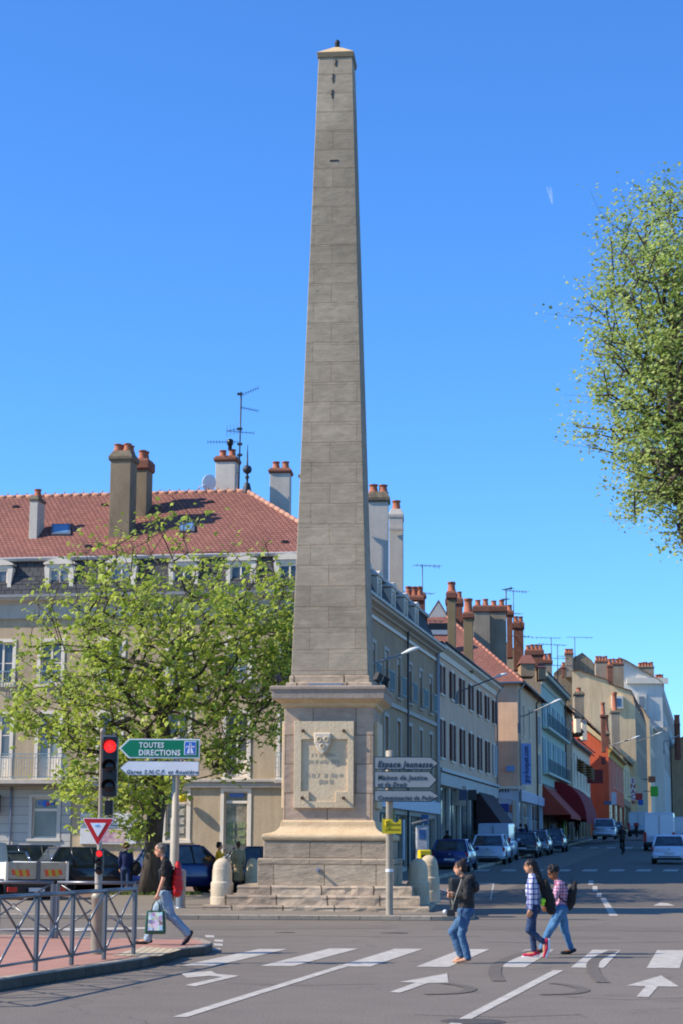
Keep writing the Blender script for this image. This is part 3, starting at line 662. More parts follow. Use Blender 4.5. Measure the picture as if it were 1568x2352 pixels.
# ------------------------------------------------ traffic light pole
TB=G(222.5,2191,.15); TY=TB.y
e=empty('traffic_light',TB,0,'traffic signal pole with red light lit, give-way triangle and small repeater on the red island','traffic light')
L=lambda px,py: (P(px,py,TY).x-TB.x, P(px,py,TY).z-TB.z)
zt_=L(0,1676)[1]; zc_=L(0,2047)[1]
mb=MB(); mb.lathe([(.055,zc_-.02),(.052,zc_+.1),(.036,zc_+.14),(.036,zt_-.04),(.044,zt_-.035),(.044,zt_),(.02,zt_+.03)],16); mb.build('upper_pole',M_galv,e)
mb=MB(); mb.lathe([(.095,0),(.095,zc_-.12),(.105,zc_-.11),(.105,zc_-.05),(.09,zc_-.03),(.07,zc_),(.05,zc_+.01)],18); mb.build('lower_pole',mat('weathered_grey_steel',(.22,.225,.22),.5,col2=(.32,.32,.30),scale=4,metal=.3,bump=.1),e)
mb=MB(); mb.lathe([(.06,0),(.06,.3)],16,(0,0,zc_+.12)); mb.build('sticker_band',mat('old_stickers',(.15,.2,.25),.6,col2=(.4,.4,.4),scale=25),e)
M_red_on=bpy.data.materials.new('lit_red_lens'); M_red_on.use_nodes=True; nt=M_red_on.node_tree; b_=nt.nodes['Principled BSDF']
tc=_n(nt,'ShaderNodeTexCoord'); vo=_n(nt,'ShaderNodeTexVoronoi'); vo.inputs['Scale'].default_value=85; nt.links.new(tc.outputs['Object'],vo.inputs['Vector'])
cr=_n(nt,'ShaderNodeValToRGB'); cr.color_ramp.elements[0].color=(1,.07,.035,1); cr.color_ramp.elements[1].color=(.8,.0,.02,1); cr.color_ramp.elements[0].position=.15; cr.color_ramp.elements[1].position=.7
nt.links.new(vo.outputs['Distance'],cr.inputs[0]); nt.links.new(cr.outputs[0],b_.inputs['Emission Color']); b_.inputs['Emission Strength'].default_value=.95; b_.inputs['Base Color'].default_value=(.35,.01,.01,1)
M_lens=plain('unlit_dark_lens',(.02,.018,.018),.15)
def signal_head(x0,x1,z0,z1,y,rl,name='signal_head',rounded=False,gap=None):
    mb=MB(); w_=x1-x0
    mb.box(x0,y,z0,x1,y+.16,z1); hd=mb.build(name,M_black,e,bevel=.012 if not rounded else .05,bseg=3)
    cx=(x0+x1)/2
    for k in range(3):
        cz=z1-(z1-z0)*(k+.5)/3
        mb=MB(); mb.T=Matrix.Translation((cx,y-.004,cz))@Matrix.Rotation(R(90),4,'X')
        mb.lathe([(rl,0),(rl*.9,.012),(rl*.5,.02),(.002,.024)],24); mb.build('red_lens' if k==0 else 'dark_lens',M_red_on if k==0 else M_lens,hd)
        mb=MB(); vs=[];n=14   # visor: half tube hood
        for i in range(n+1):
            a=R(-20+220*i/n)
            for (rr_,yy) in ((rl*1.14,0),(rl*1.10,0),):pass
            d_=.16*(.55+.45*math.sin(max(0,min(math.pi,a))))*rl/.1
            vs+= [(cx+rl*1.14*math.cos(a),y,cz+rl*1.14*math.sin(a)),(cx+rl*1.14*math.cos(a),y-d_,cz+rl*1.14*math.sin(a)),(cx+rl*1.06*math.cos(a),y-d_,cz+rl*1.06*math.sin(a)),(cx+rl*1.06*math.cos(a),y,cz+rl*1.06*math.sin(a))]
        fs=[]
        for i in range(n):
            for j in range(4): fs.append((i*4+j,i*4+(j+1)%4,(i+1)*4+(j+1)%4,(i+1)*4+j))
        mb.add(vs,fs); mb.build('visor',M_black,hd)
    return hd
a=L(235,1829); b=L(275,1694)
signal_head(a[0]+.02,b[0],a[1],b[1],-.22,.098)
for zz_ in (b[1],a[1]): mb=MB(); mb.box(0,-.06,zz_-.02,a[0]+.2,-.02,zz_+.03); mb.build('arm',M_grey,e)
a=L(221.5,2009); b=L(241,1951)
signal_head(a[0],b[0],a[1],b[1],-.16,.048,'repeater_signal',rounded=True)
# rear pedestrian head behind the pole
a=L(243,1838); b=L(258,1872); mb=MB(); mb.box(a[0]-.02,.06,b[1],b[0],.2,a[1]); mb.build('rear_signal',M_black,e,bevel=.01)
# give way triangle
def tri(cx,cz,s,y,th,m,name,par,rc=.0):
    mb=MB(); pts=[]; h=s*math.sqrt(3)/2
    cs=[(cx-s/2,cz+h/3),(cx+s/2,cz+h/3),(cx,cz-2*h/3)]
    C_=Vector((cx,cz)); r_=rc
    for i,(x,z) in enumerate(cs):
        v=Vector((x,z)); d=(C_-v).normalized(); c=v+d*r_*2; base_=math.atan2(-d.y,-d.x)
        for a_ in (-60,-30,0,30,60): pts.append((c.x+r_*math.cos(base_+R(a_)),y,c.y+r_*math.sin(base_+R(a_))))
    n=len(pts); # order: ensure ccw loop
    ctr=[(math.atan2(p_[2]-cz,p_[0]-cx),p_) for p_ in pts]; ctr.sort(); pts=[p_ for _,p_ in ctr]
    mb.prism(pts,1,(0,th,0)); return mb.build(name,m,par)
c0=L(227.5,1901); sw=(L(264,1900)[0]-L(191,1900)[0])
g_=tri(c0[0],c0[1],sw*1.03,-.075,.02,M_white,'give_way_sign',e,.02)
tri(c0[0],c0[1],sw*.95,-.08,.006,M_signred,'red_border',g_,.012); tri(c0[0],c0[1],sw*.50,-.086,.007,M_white,'white_field',g_,.004)
mb=MB(); mb.T=Matrix.Translation((c0[0]-.02,-.09,c0[1]+.035)); mb.ell((0,0,0),(.045,.004,.016),12,6); mb.build('blue_smudge',plain('pale_blue_paint',(.2,.5,.85),.6),g_)
# ------------------------------------------------ railings
M_rail=plain('railing_grey_steel',(.16,.165,.17),.33,metal=.45)
def railing(posts,lab,par_group='pavement railings',closed=None,h=.98,post_w=.03):
    e=empty('railing',(posts[0][0],posts[0][1],.15),0,lab,'railing',par_group)
    for (x,y) in posts:
        mb=MB(); d=Vector((posts[1][0]-posts[0][0],posts[1][1]-posts[0][1])).normalized()
        mb.T=Matrix.Translation((x,y,.15))@Matrix.Rotation(math.atan2(d.y,d.x),4,'Z'); mb.box(-.012,-.032,0,.012,.032,h-.02); mb.box(-.04,-.022,0,.04,.022,h-.03); mb.build('post',M_rail,e,world=True,bevel=.004)
    zt=.15+h; zl=.15+.13
    for (a,b) in zip(posts[:-1],posts[1:]):
        A=Vector((*a,0));B=Vector((*b,0)); d=(B-A).normalized()
        mb=MB(); mb.tube([A+Vector((0,0,zt)),B+Vector((0,0,zt))],.03,8); mb.build('handrail',M_rail,e,world=True)
        mb=MB(); mb.tube([A+Vector((0,0,zl)),B+Vector((0,0,zl))],.018,6); mb.build('lower_rail',M_rail,e,world=True)
        mb=MB(); c=(A+B)/2; c.z=(zt+zl)/2; g=.05
        for (p,q) in ((A+d*g+Vector((0,0,zt-.03)),c),(B-d*g+Vector((0,0,zt-.03)),c),(A+d*g+Vector((0,0,zl)),c),(B-d*g+Vector((0,0,zl)),c)):
            v=(q-p).normalized(); mb.tube([p,q-v*.045],.017,6)
        n=Vector((-d.y,d.x,0)); ringp=[c+(d*math.cos(t)+Vector((0,0,1))*math.sin(t))*.045 for t in [2*math.pi*k/12 for k in range(13)]]
        mb.tube(ringp,.013,6,caps=False); mb.build('cross_brace',M_rail,e,world=True)
    return e
fp=[G(82,2230,.15),G(166,2217,.15),G(240.5,2205,.15),G(307,2192,.15)]
a=fp[0]; d=(fp[3]-fp[0])/3
pts=[(fp[0].x+d.x*k,fp[0].y+d.y*k) for k in range(-3,4)]
railing(pts,'grey steel cross-braced railing along the near kerb of the red island')
b0=G(126,2155,.15); 
yb_=b0.y
xs=[P(312,2100,yb_).x,P(131,2100,yb_).x]
railing([(xs[1],yb_),(xs[0],yb_-.1)],'short grey railing bay at the back of the red island behind the signal pole')
x2=P(121,2100,yb_).x
railing([(x2-1.42*2,yb_+.12),(x2-1.42,yb_+.06),(x2,yb_)],'grey railing bays at the back left of the red island')
# ------------------------------------------------ small furniture near the street mouth
# yellow letter box
p=GS(973,2100,.12); YY=56.0; c=P(973,2000,YY)
e=empty('letter_box',(c.x,YY,gz(YY)+.0),R(8),'bright yellow letter box behind the right stone bollards','letter box')
hh=P(973,1952,YY).z-gz(YY); 
mb=MB(); wx=(P(987,2000,YY).x-P(960,2000,YY).x)/2
mb.box(-wx,-.2,hh-.72,wx,.2,hh); mb.build('box',M_yellow,e,bevel=.04,bseg=3)
mb=MB(); mb.box(-wx*.7,-.207,hh-.2,wx*.7,-.19,hh-.15); mb.build('slot',M_black,e)
mb=MB(); mb.box(-.08,-.08,0,.08,.08,hh-.7); mb.build('pedestal',M_grey,e)
# parking ticket machine
YY=66.0; c=P(968,1900,YY); e=empty('ticket_machine',(c.x,YY,gz(YY)),R(0),'tall grey parking ticket machine with slanting solar top','parking meter')
ht_=P(0,1880,YY).z-gz(YY); mb=MB(); mb.box(-.22,-.16,0,.22,.16,ht_-.15); mb.build('cabinet',plain('meter_grey',(.42,.42,.43),.4),e,bevel=.06,bseg=3)
mb=MB(); mb.T=Matrix.Translation((0,0,ht_-.02))@Matrix.Rotation(R(-14),4,'Y'); mb.box(-.36,-.2,-.03,.34,.2,.04); mb.build('solar_top',plain('meter_top',(.25,.24,.23),.5),e,bevel=.02)
mb=MB(); mb.box(-.12,-.175,ht_-.62,.12,-.155,ht_-.3); mb.build('display',plain('meter_blue',(.04,.12,.3),.3),e)
# dark litter bins next to the walking woman
def bin_(px,pyb,Y,h,w_,lab):
    c=P(px,pyb,Y); e=empty('litter_bin',(c.x,Y,gz(Y)+.0),R(5),lab,'litter bin','dark bins by the kerb')
    mb=MB(); mb.rings([(w_*.85,w_*.8,.05),(w_,w_,h-.12),(w_,w_,h-.04),(w_*.8,w_*.85,h)]); mb.build('body',plain('dark_bin_plastic',(.025,.028,.03),.5),e,bevel=.03,bseg=3)
    mb=MB(); mb.box(-w_*.7,-w_*1.01,h-.25,w_*.7,-w_*.95,h-.16); mb.build('opening',M_black,e)
    mb=MB(); mb.rings([(w_*.9,w_*.85,0),(w_*.9,w_*.85,.06)]); mb.build('foot',M_black,e)
bin_(1054,2090,50.3,1.02,.26,'dark litter bin directly behind the woman in the hooded top')
# bent dark metal hoop/bench end right of her : leaning dark bar
p0=G(*Z8(515,450),.12); p1=G(*Z8(590,382),.12)
# ================================================================ BUILDINGS
M_beige=mat('beige_render',(.42,.36,.28),.9,col2=(.50,.435,.345),scale=1.1,bump=.35,bscale=30,fine=.08,streak=.22)
M_beige2=mat('tan_render',(.33,.255,.19),.9,col2=(.40,.31,.23),scale=1.1,bump=.3,bscale=30,fine=.05,streak=.14)
M_pink=mat('pinkish_render',(.60,.46,.38),.9,col2=(.70,.54,.45),scale=.9,bump=.3,bscale=25,fine=.05,streak=.12)
M_whitec=mat('pale_blue_boards',(.50,.53,.57),.8,col2=(.56,.59,.63),scale=1,bump=.1,streak=.08)
M_boards=brickmat('scored_pale_panels',(.44,.48,.52),(.41,.45,.50),(.20,.23,.27),30,.33,ms=.012,bump=.2,var=.06,stain=.06)
M_trim=mat('white_trim',(.66,.66,.66),.7,col2=(.74,.74,.74),scale=2,bump=.1,streak=.08)
M_trimg=mat('grey_stone_trim',(.42,.42,.43),.8,col2=(.50,.50,.50),scale=2,bump=.2,streak=.15)
M_tile=brickmat('red_roof_tiles',(.29,.14,.125),(.23,.11,.10),(.11,.05,.045),.20,.20,ms=.026,bump=.8,var=.14,scale=2.5,dist=.03,stain=.10,smooth=.5)
M_otile=brickmat('old_brown_tiles',(.28,.17,.12),(.20,.12,.09),(.06,.04,.03),.26,.30,ms=.03,bump=1.3,var=.3,scale=2.0,dist=.05,stain=.25,smooth=.6)
M_ytile=brickmat('yellowed_tiles',(.34,.25,.12),(.25,.18,.10),(.08,.06,.03),.26,.30,ms=.03,bump=1.3,var=.3,scale=2.0,dist=.05,stain=.3,smooth=.6)
M_slate=brickmat('slate_roof',(.075,.085,.11),(.055,.062,.085),(.02,.022,.03),.34,.24,ms=.014,bump=.9,var=.25,scale=3,stain=.15)
M_brick=brickmat('red_chimney_brick',(.27,.10,.075),(.21,.075,.06),(.16,.12,.10),.22,.075,ms=.01,bump=.6,var=.2,scale=3)
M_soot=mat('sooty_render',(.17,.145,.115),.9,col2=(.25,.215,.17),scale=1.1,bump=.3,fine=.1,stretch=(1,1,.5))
M_ren=mat('grey_white_render',(.46,.48,.51),.9,col2=(.55,.57,.60),scale=.8,bump=.2,fine=.04,streak=.12)
M_greyren=mat('grey_chimney_render',(.27,.25,.225),.9,col2=(.35,.33,.30),scale=.9,bump=.3,fine=.08,streak=.2)
M_conc=mat('lichen_concrete',(.10,.09,.075),.95,col2=(.20,.185,.155),scale=5,bump=.6,fine=.2)
M_pot=mat('terracotta_pot',(.30,.11,.07),.8,col2=(.40,.16,.11),scale=4,bump=.1)
M_zinc=plain('zinc_gutter',(.36,.35,.33),.5,metal=.1)
M_shut=mat('dark_red_shutter',(.085,.022,.02),.7,col2=(.11,.03,.028),scale=4,bump=0)
M_shutg=mat('grey_green_shutter',(.10,.13,.13),.7,col2=(.13,.17,.16),scale=4,bump=0)
M_bal=plain('blue_green_ironwork',(.20,.30,.32),.5)
M_dark=plain('shop_interior_dark',(.02,.02,.022),.5)
def glassmat(name,c,c2):
    m=mat(name,c,.08,col2=c2,scale=.9,bump=0,spec=.6,stretch=(1,1,.6),warm=False); nt=m.node_tree; b=nt.nodes['Principled BSDF']; src=b.inputs['Base Color'].links[0].from_socket
    oi=_n(nt,'ShaderNodeObjectInfo'); mx=_n(nt,'ShaderNodeMix',data_type='RGBA'); cr=_n(nt,'ShaderNodeValToRGB'); cr.color_ramp.elements[0].position=.35; cr.color_ramp.elements[1].position=1; cr.color_ramp.elements[0].color=(0,0,0,1); cr.color_ramp.elements[1].color=(.8,.8,.8,1)
    nt.links.new(oi.outputs['Random'],cr.inputs[0]); nt.links.new(cr.outputs[0],mx.inputs[0]); nt.links.new(src,mx.inputs[6]); mx.inputs[7].default_value=(.30,.30,.28,1); nt.links.new(mx.outputs[2],b.inputs['Base Color']); return m
M_glass=glassmat('window_glass',(.02,.028,.04),(.06,.075,.095))
M_glassb=glassmat('window_glass_curtained',(.10,.11,.12),(.20,.21,.22))
M_shop=mat('shop_window_display',(.03,.035,.04),.12,col2=(.34,.32,.28),scale=2.3,bump=0,spec=.6,detail=10)
def wall_open(mb,x0,x1,z0,z1,rects,depth=.22,y=0.0,back=True):
    xs=sorted(set([x0,x1]+[r[0] for r in rects]+[r[1] for r in rects])); zs=sorted(set([z0,z1]+[r[2] for r in rects]+[r[3] for r in rects]))
    xs=[x for x in xs if x0<=x<=x1]; zs=[z for z in zs if z0<=z<=z1]
    for i in range(len(xs)-1):
        for j in range(len(zs)-1):
            cx=(xs[i]+xs[i+1])/2; cz=(zs[j]+zs[j+1])/2
            if any(r[0]<cx<r[1] and r[2]<cz<r[3] for r in rects): continue
            mb.quad((xs[i],y,zs[j]),(xs[i+1],y,zs[j]),(xs[i+1],y,zs[j+1]),(xs[i],y,zs[j+1]))
    for a,b,c,d in rects:
        mb.quad((a,y,c),(a,y,d),(a,y+depth,d),(a,y+depth,c)); mb.quad((b,y,d),(b,y,c),(b,y+depth,c),(b,y+depth,d))
        mb.quad((a,y,d),(b,y,d),(b,y+depth,d),(a,y+depth,d)); mb.quad((b,y,c),(a,y,c),(a,y+depth,c),(b,y+depth,c))
        if back: mb.quad((a,y+depth,c),(b,y+depth,c),(b,y+depth,d),(a,y+depth,d))
def window(e,a,b,c,d,surround=M_trim,shut=None,bal=False,lintel=True,glass=None,sash=M_trim,y=0.0,depth=.16,sw=.13,shut_open=True,rail_h=.75,roller=0.0,simple=False,name='window',arch=False,panel=0.0):
    """window in local facade frame; opening a..b x c..d"""
    mb=MB(); 
    if surround:
        mb.cur=0; o=.035
        mb.box(a-sw,y-o,c-.02,a,y+.02,d+sw); mb.box(b,y-o,c-.02,b+sw,y+.02,d+sw); mb.box(a,y-o-.003,d,b,y+.02,d+sw+.002); mb.box(a-sw-.04,y-o-.05,c-.12,b+sw+.04,y+.02,c-.021)
    mb.cur=1; f=.055; yy=y+depth-.06; my=yy+.05; cx=(a+b)/2
    mb.box(a,yy,c,a+f,my,d); mb.box(b-f,yy,c,b,my,d); mb.box(a+f,yy,c,b-f,my,c+f); mb.box(a+f,yy,d-f,b-f,my,d)
    if not simple:
        mb.box(cx-.04,yy-.01,c+f,cx+.04,my-.003,d-f); n=3 if d-c>1.7 else 2
        for k in range(1,n): z=c+(d-c)*k/n; mb.box(a+f,yy+.012,z-.018,cx-.04,my-.006,z+.018); mb.box(cx+.04,yy+.012,z-.018,b-f,my-.006,z+.018)
        if panel>0: mb.box(a+f,yy+.01,c+f,cx-.04,my-.004,c+panel); mb.box(cx+.04,yy+.01,c+f,b-f,my-.004,c+panel)
    if roller>0:
        mb.cur=0 if surround else 1; mb.box(a+.001,y+.03,d-roller,b-.001,y+.06,d-.001)
    mats=[surround or sash,sash]
    w_=mb.build(name,mats,e)
    mb=MB(); mb.box(a+f*.5,my-.02,c+f*.5,b-f*.5,my+.0,d-f*.5); mb.build('pane',glass or M_glass,w_)
    if shut:
        ww=(b-a)/2
        for s_ in (-1,1):
            mb=MB()
            if shut_open:
                x0=a-ww-.02 if s_<0 else b+.02; mb.box(x0,y-.085,c,x0+ww,y-.04,d)
                for k in range(6): z=c+(d-c)*(k+.5)/6; mb.box(x0+.05,y-.098,z-(d-c)/15,x0+ww-.05,y-.084,z+(d-c)/15)
            else:   # folded out perpendicular to the wall
                x0=a if s_<0 else b; mb.box(x0-.025,y-.06-ww,c,x0+.025,y-.06,d)
            mb.build('shutter',shut,w_)
    if bal:
        mb=MB(); d_=.28; z0=c-.02; z1=c+rail_h
        mb.cur=0; mb.box(a-.1,y-d_,z1,b+.1,y-d_+.03,z1+.035); mb.box(a-.1,y-d_,z0+.05,b+.1,y-d_+.03,z0+.08)
        for k in range(int((b-a+.2)/.11)+1):
            x=a-.1+k*.11; mb.box(x,y-d_+.005,z0,x+.018,y-d_+.023,z1)
        for x in (a-.1,b+.07):
            for z in (z1,z0+.05): mb.box(x,y-d_,z,x+.03,y,z+.03)
        mb.build('balcony_rail',M_bal,w_)
    return w_
def pots(cap,positions,z,h=.5,r=.15,m=None):
    for x,y in positions:
        mb=MB(); k=h*rnd.uniform(.9,1.1); mb.lathe([(r*1.25,0),(r*1.2,.05),(r*1.02,.08),(r*.88,k*.7),(r*.86,k*.86),(r*1.05,k*.88),(r*1.05,k)],12,(x,y,z)); 
        mb.cur=1; mb.lathe([(r*.8,0),(r*.8,.01)],12,(x,y,z+k)); mb.build('chimney_pot',[m or M_pot,M_black],cap)
def chimney(par,x,y,z0,z1,w_,d_,body,capm,np_=(2,1),rz=0,cap_h=.35,over=.08,pot_h=.5,pot_r=.15,capstyle='slope',pm=None,foot=True):
    """world position (x,y = centre)"""
    T=Matrix.Translation((x,y,0))@Matrix.Rotation(rz,4,'Z'); I=wm(par).inverted()
    mb=MB(); mb.T=I@T; mb.rings([(w_/2,d_/2,z0),(w_/2,d_/2,z1-cap_h+.02)]); s=mb.build('chimney',body,par,bevel=.015)
    mb=MB(); mb.T=I@T; o=over
    if capstyle=='slope': mb.rings([(w_/2+o*.6,d_/2+o*.6,z1-cap_h),(w_/2+o,d_/2+o,z1-cap_h+.08),(w_/2+o,d_/2+o,z1-cap_h*.6),(w_/2-.08,d_/2-.08,z1)])
    else: mb.rings([(w_/2+o*.5,d_/2+o*.5,z1-cap_h),(w_/2+o,d_/2+o,z1-cap_h+.08),(w_/2+o,d_/2+o,z1-.1),(w_/2+o*.4,d_/2+o*.4,z1-.06),(w_/2,d_/2,z1)])
    mb.build('chimney_cap',capm,s,bevel=.02)
    nx,ny=np_
    for i in range(nx):
        for j in range(ny):
            px_=w_*((i+.5)/nx-.5)*.96; py_=d_*((j+.5)/ny-.5)*.92
            mb=MB(); mb.T=I@T@Matrix.Translation((px_,py_,z1-.04)); k=pot_h*rnd.uniform(.9,1.12); r=pot_r
            mb.lathe([(r*1.25,0),(r*1.2,.06),(r*1.02,.1),(r*.86,k*.7),(r*.86,k*.84),(r*1.04,k*.87),(r*1.04,k)],12); mb.cur=1; mb.lathe([(r*.8,k-.02),(r*.8,k+.004)],12); mb.build('chimney_pot',[pm or M_pot,M_black],s)
    return s
def antenna(par,x,y,z0,z1,rz=0,arms=2,scale=1.0,th=.022):
    T=Matrix.Translation((x,y,0))@Matrix.Rotation(rz,4,'Z'); I=wm(par).inverted(); mb=MB(); mb.T=I@T
    mb.tube([(0,0,z0),(0,0,z1)],th,5)
    r=random.Random(int(x*10))
    for k in range(arms):
        z=z1-.05-k*scale*1.0; L=scale*r.uniform(.7,1.1); sg=1 if k%2==0 else -1
        mb.tube([(-.45*L*sg,0,z),(1.0*L*sg,0,z+.03)],th*.6,4)
        for i in range(7):
            xx=(-.4+i*.22)*L*sg; mb.tube([(xx,-.28*scale,z),(xx,.28*scale,z)],th*.4,4); 
            if i>4: mb.tube([(xx,0,z-.12),(xx,0,z+.12)],th*.4,4)
    return mb.build('aerial',plain('aerial_metal',(.10,.11,.12),.5,metal=.5),par)
def zat(px,py,Y): return P(px,py,Y).z
# ================================================================ 1. CORNER BUILDING
FA=R(-9.5)
cx0=XR(819)*71.0; C0=Vector((cx0,71.0,0))
fx=Vector((math.cos(FA),math.sin(FA),0)); fyv=Vector((-math.sin(FA),math.cos(FA),0))
LEN=19.0
cb=empty('corner_building',C0-fx*LEN,FA,'large cream corner building with slate mansard storey and red tiled roof behind the street tree','building')
I=wm(cb).inverted()
def facx(px,y=0.0):   # local x on the main facade plane offset y (inwards) for a photo column
    o=C0+fyv*y; d=ray(px,1800); # solve (o - s*fx) . plane intersection in plan
    # cam + t*d = o + s*fx
    det=d.x*(-fx.y)-d.y*(-fx.x); t=(o.x*(-fx.y)-o.y*(-fx.x))/det; p=Vector((d.x*t,d.y*t,0)); return (p-o).dot(fx)+LEN, p.y
def facz(px,py,y=0.0):
    x,Y=facx(px,y); return P(px,py,Y).z
zg=.25
Zeave=facz(400,1368); Zgut=facz(400,1277,.55); Zcor=facz(400,1413); Zbal=facz(100,1789); Zground_top=Zbal-.22
# windows main facade
bays=[-118,-4,109,250,407,543,668]
rects=[];spec=[]
for px in bays:
    x=facx(px)[0]; 
    a,b=x-.42,x+.42
    c,d=facz(109,1570),facz(109,1474); rects.append((a,b,c,d)); spec.append((a,b,c,d,2))
    c,d=Zbal+.05,facz(109,1640); rects.append((a,b,c,d)); spec.append((a,b,c,d,1))
gw=[(106,77,135,1832,1925,0),(407,383,432,1816,1929,0),(543,516,571,1818,1966,1),(-60,-90,-30,1832,1925,0),(690,665,716,1818,1966,1)]
zbase=facz(300,1970)
for px,xl,xr,yt,yb,door in gw:
    a,b=facx(xl)[0],facx(xr)[0]; c,d=facz(px,yb),facz(px,yt); rects.append((a,b,c,d)); spec.append((a,b,c,d,0 if not door else 3))
xsplit=facx(146)[0]
mb=MB(); wall_open(mb,0,LEN,Zground_top,Zeave-.1,[r for r in rects if r[2]>Zground_top],.2); mb.build('wall',M_beige,cb)
mb=MB(); wall_open(mb,xsplit,LEN,zbase,Zground_top,[r for r in rects if r[2]<Zground_top and r[0]>xsplit],.2); mb.build('ground_floor_wall',M_beige,cb)
mb=MB(); wall_open(mb,0,xsplit,.0,Zground_top,[r for r in rects if r[2]<Zground_top and r[0]<xsplit],.2); mb.box(xsplit,-.03,-.1,xsplit+.35,.02,Zground_top-.01); mb.build('ground_floor_panelling',M_boards,cb)
mb=MB(); mb.box(xsplit+.36,-.05,-.1,LEN,.02,zbase-.003); mb.box(xsplit+.36,-.07,zbase-.07,LEN,-.05,zbase-.0035); mb.build('plinth',M_whitec,cb)
for (a,b,c,d,f) in spec:
    if f==2: window(cb,a,b,c,d,bal=True,rail_h=.45,roller=.0)
    elif f==1: window(cb,a,b,c,d,bal=False,panel=.75)
    elif f==0: window(cb,a,b,c,d,surround=M_trim if a>xsplit else M_whitec,glass=M_shop if a>xsplit else M_glassb,simple=True)
    else: window(cb,a,b,c,d,surround=M_trim,glass=M_shop,simple=True)
# transoms on the ground-floor windows + blue signs behind glass
for px,xl,xr,yt,yb,door in gw[:3]:
    a,b=facx(xl)[0],facx(xr)[0]; z=facz(px,yt+ (28 if not door else 24)); mb=MB(); mb.box(a+.05,.08,z-.05,b-.05,.125,z+.05); mb.build('transom',M_trim,cb)
    mb=MB(); mb.box(a+.18,.095,z+.18,b-.18,.11,z+.34); mb.build('window_sticker',plain('pale_blue_notice',(.10,.18,.40),.5),cb)
    if px==106:
        mb=MB(); mb.box((a+b)/2-.12,.085,z+.12,(a+b)/2+.02,.094,z+.36); mb.cur=1; mb.box((a+b)/2+.02,.085,z+.16,(a+b)/2+.14,.094,z+.28); mb.build('window_logo',[M_signblue,M_signred],cb)
    if px==407:
        for k in range(8):
            x=a+.12+(k%2)*.32; zz=facz(407,1920)+.1+(k//2)*.34; mb=MB(); mb.box(x,.095,zz,x+.26,.11,zz+.24); mb.build('window_advert',mat('photo_advert',(.15,.17,.18),.4,col2=(.6,.6,.58),scale=14,bump=0),cb)
    if px==543:
        for k in range(6):
            x=a+.1+(k%2)*.42; zz=facz(543,1945)+.1+(k//2)*.3; mb=MB(); mb.box(x,.095,zz,x+.3,.11,zz+.2); mb.build('window_advert',mat('green_advert',(.05,.15,.04),.4,col2=(.3,.34,.26),scale=14,bump=0),cb)
# yellow round lamp/sign by window A
mb=MB(); x=facx(424)[0]; z=facz(424,1834); mb.ell((x,-.35,z),(.2,.2,.16),14,8); mb.tube([(x,-.35,z),(x-.2,0,z+.05)],.02,5); mb.build('yellow_globe_lamp',M_yellow,cb)
# balcony slab / string course along the whole front
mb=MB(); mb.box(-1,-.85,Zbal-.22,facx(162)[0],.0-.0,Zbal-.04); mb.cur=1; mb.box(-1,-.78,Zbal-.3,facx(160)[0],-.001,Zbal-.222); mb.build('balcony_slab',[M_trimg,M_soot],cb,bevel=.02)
mb=MB(); xa_=facx(166)[0]; mb.box(xa_,-.22,Zbal-.14,LEN+.2,-.003,Zbal-.02); mb.cur=0; mb.box(xa_,-.14,Zbal-.34,LEN+.12,-.003,Zbal-.142); mb.build('string_course',M_trimg,cb,bevel=.02)
xs2=facx(640)[0]; mb=MB(); mb.box(xs2,-.8,Zbal-.20,LEN,-.221,Zbal-.045); mb.build('balcony_slab',M_trimg,cb,bevel=.02)
def ironwork(x0,x1,y,z0,z1,par):
    mb=MB(); mb.box(x0,y,z1-.03,x1,y+.03,z1); mb.box(x0,y,z0+.06,x1,y+.03,z0+.085); mb.box(x0,y,z1-.17,x1,y+.02,z1-.15)
    k=0; x=x0
    while x<x1:
        mb.box(x,y+.005,z0,x+.018,y+.022,z1-.16); 
        if k%2==0: mb.tube([(x+.05+.04*math.cos(t),y+.012,z1-.09+.05*math.sin(t)) for t in [2*math.pi*i/8 for i in range(9)]],.008,4,caps=False)
        if k%4==0: mb.tube([(x+.06+.05*math.cos(t),y+.012,z0+.5+.11*math.sin(t)) for t in [2*math.pi*i/10 for i in range(11)]],.008,4,caps=False)
        x+=.105; k+=1
    return mb.build('balcony_rail',M_bal,par)
ironwork(-.9,facx(158)[0],-.8,Zbal-.03,facz(60,1733),cb)
mb=MB(); x=facx(158)[0]
for z in (facz(60,1733)-.03,Zbal+.03): mb.box(x-.03,-.8,z,x,0,z+.03)
for k in range(7): mb.box(x-.025,-.8+k*.11,Zbal,x-.007,-.78+k*.11,facz(60,1733)-.03)
mb.build('balcony_rail',M_bal,cb)
ironwork(facx(642)[0],LEN-.2,-.76,Zbal-.03,Zbal+.95,cb)
# cornice + frieze
mb=MB(); mb.box(-1,-.10,Zcor-.06,LEN+.1,-.002,Zeave-.25); mb.build('frieze',M_trimg,cb,bevel=.01)
mb=MB()
prof=[(-.101,Zeave-.26),(-.35,Zeave-.18),(-.42,Zeave-.05),(-.42,Zeave)]
SL=23.0; WA=math.atan2(1,SD) # wing direction angle
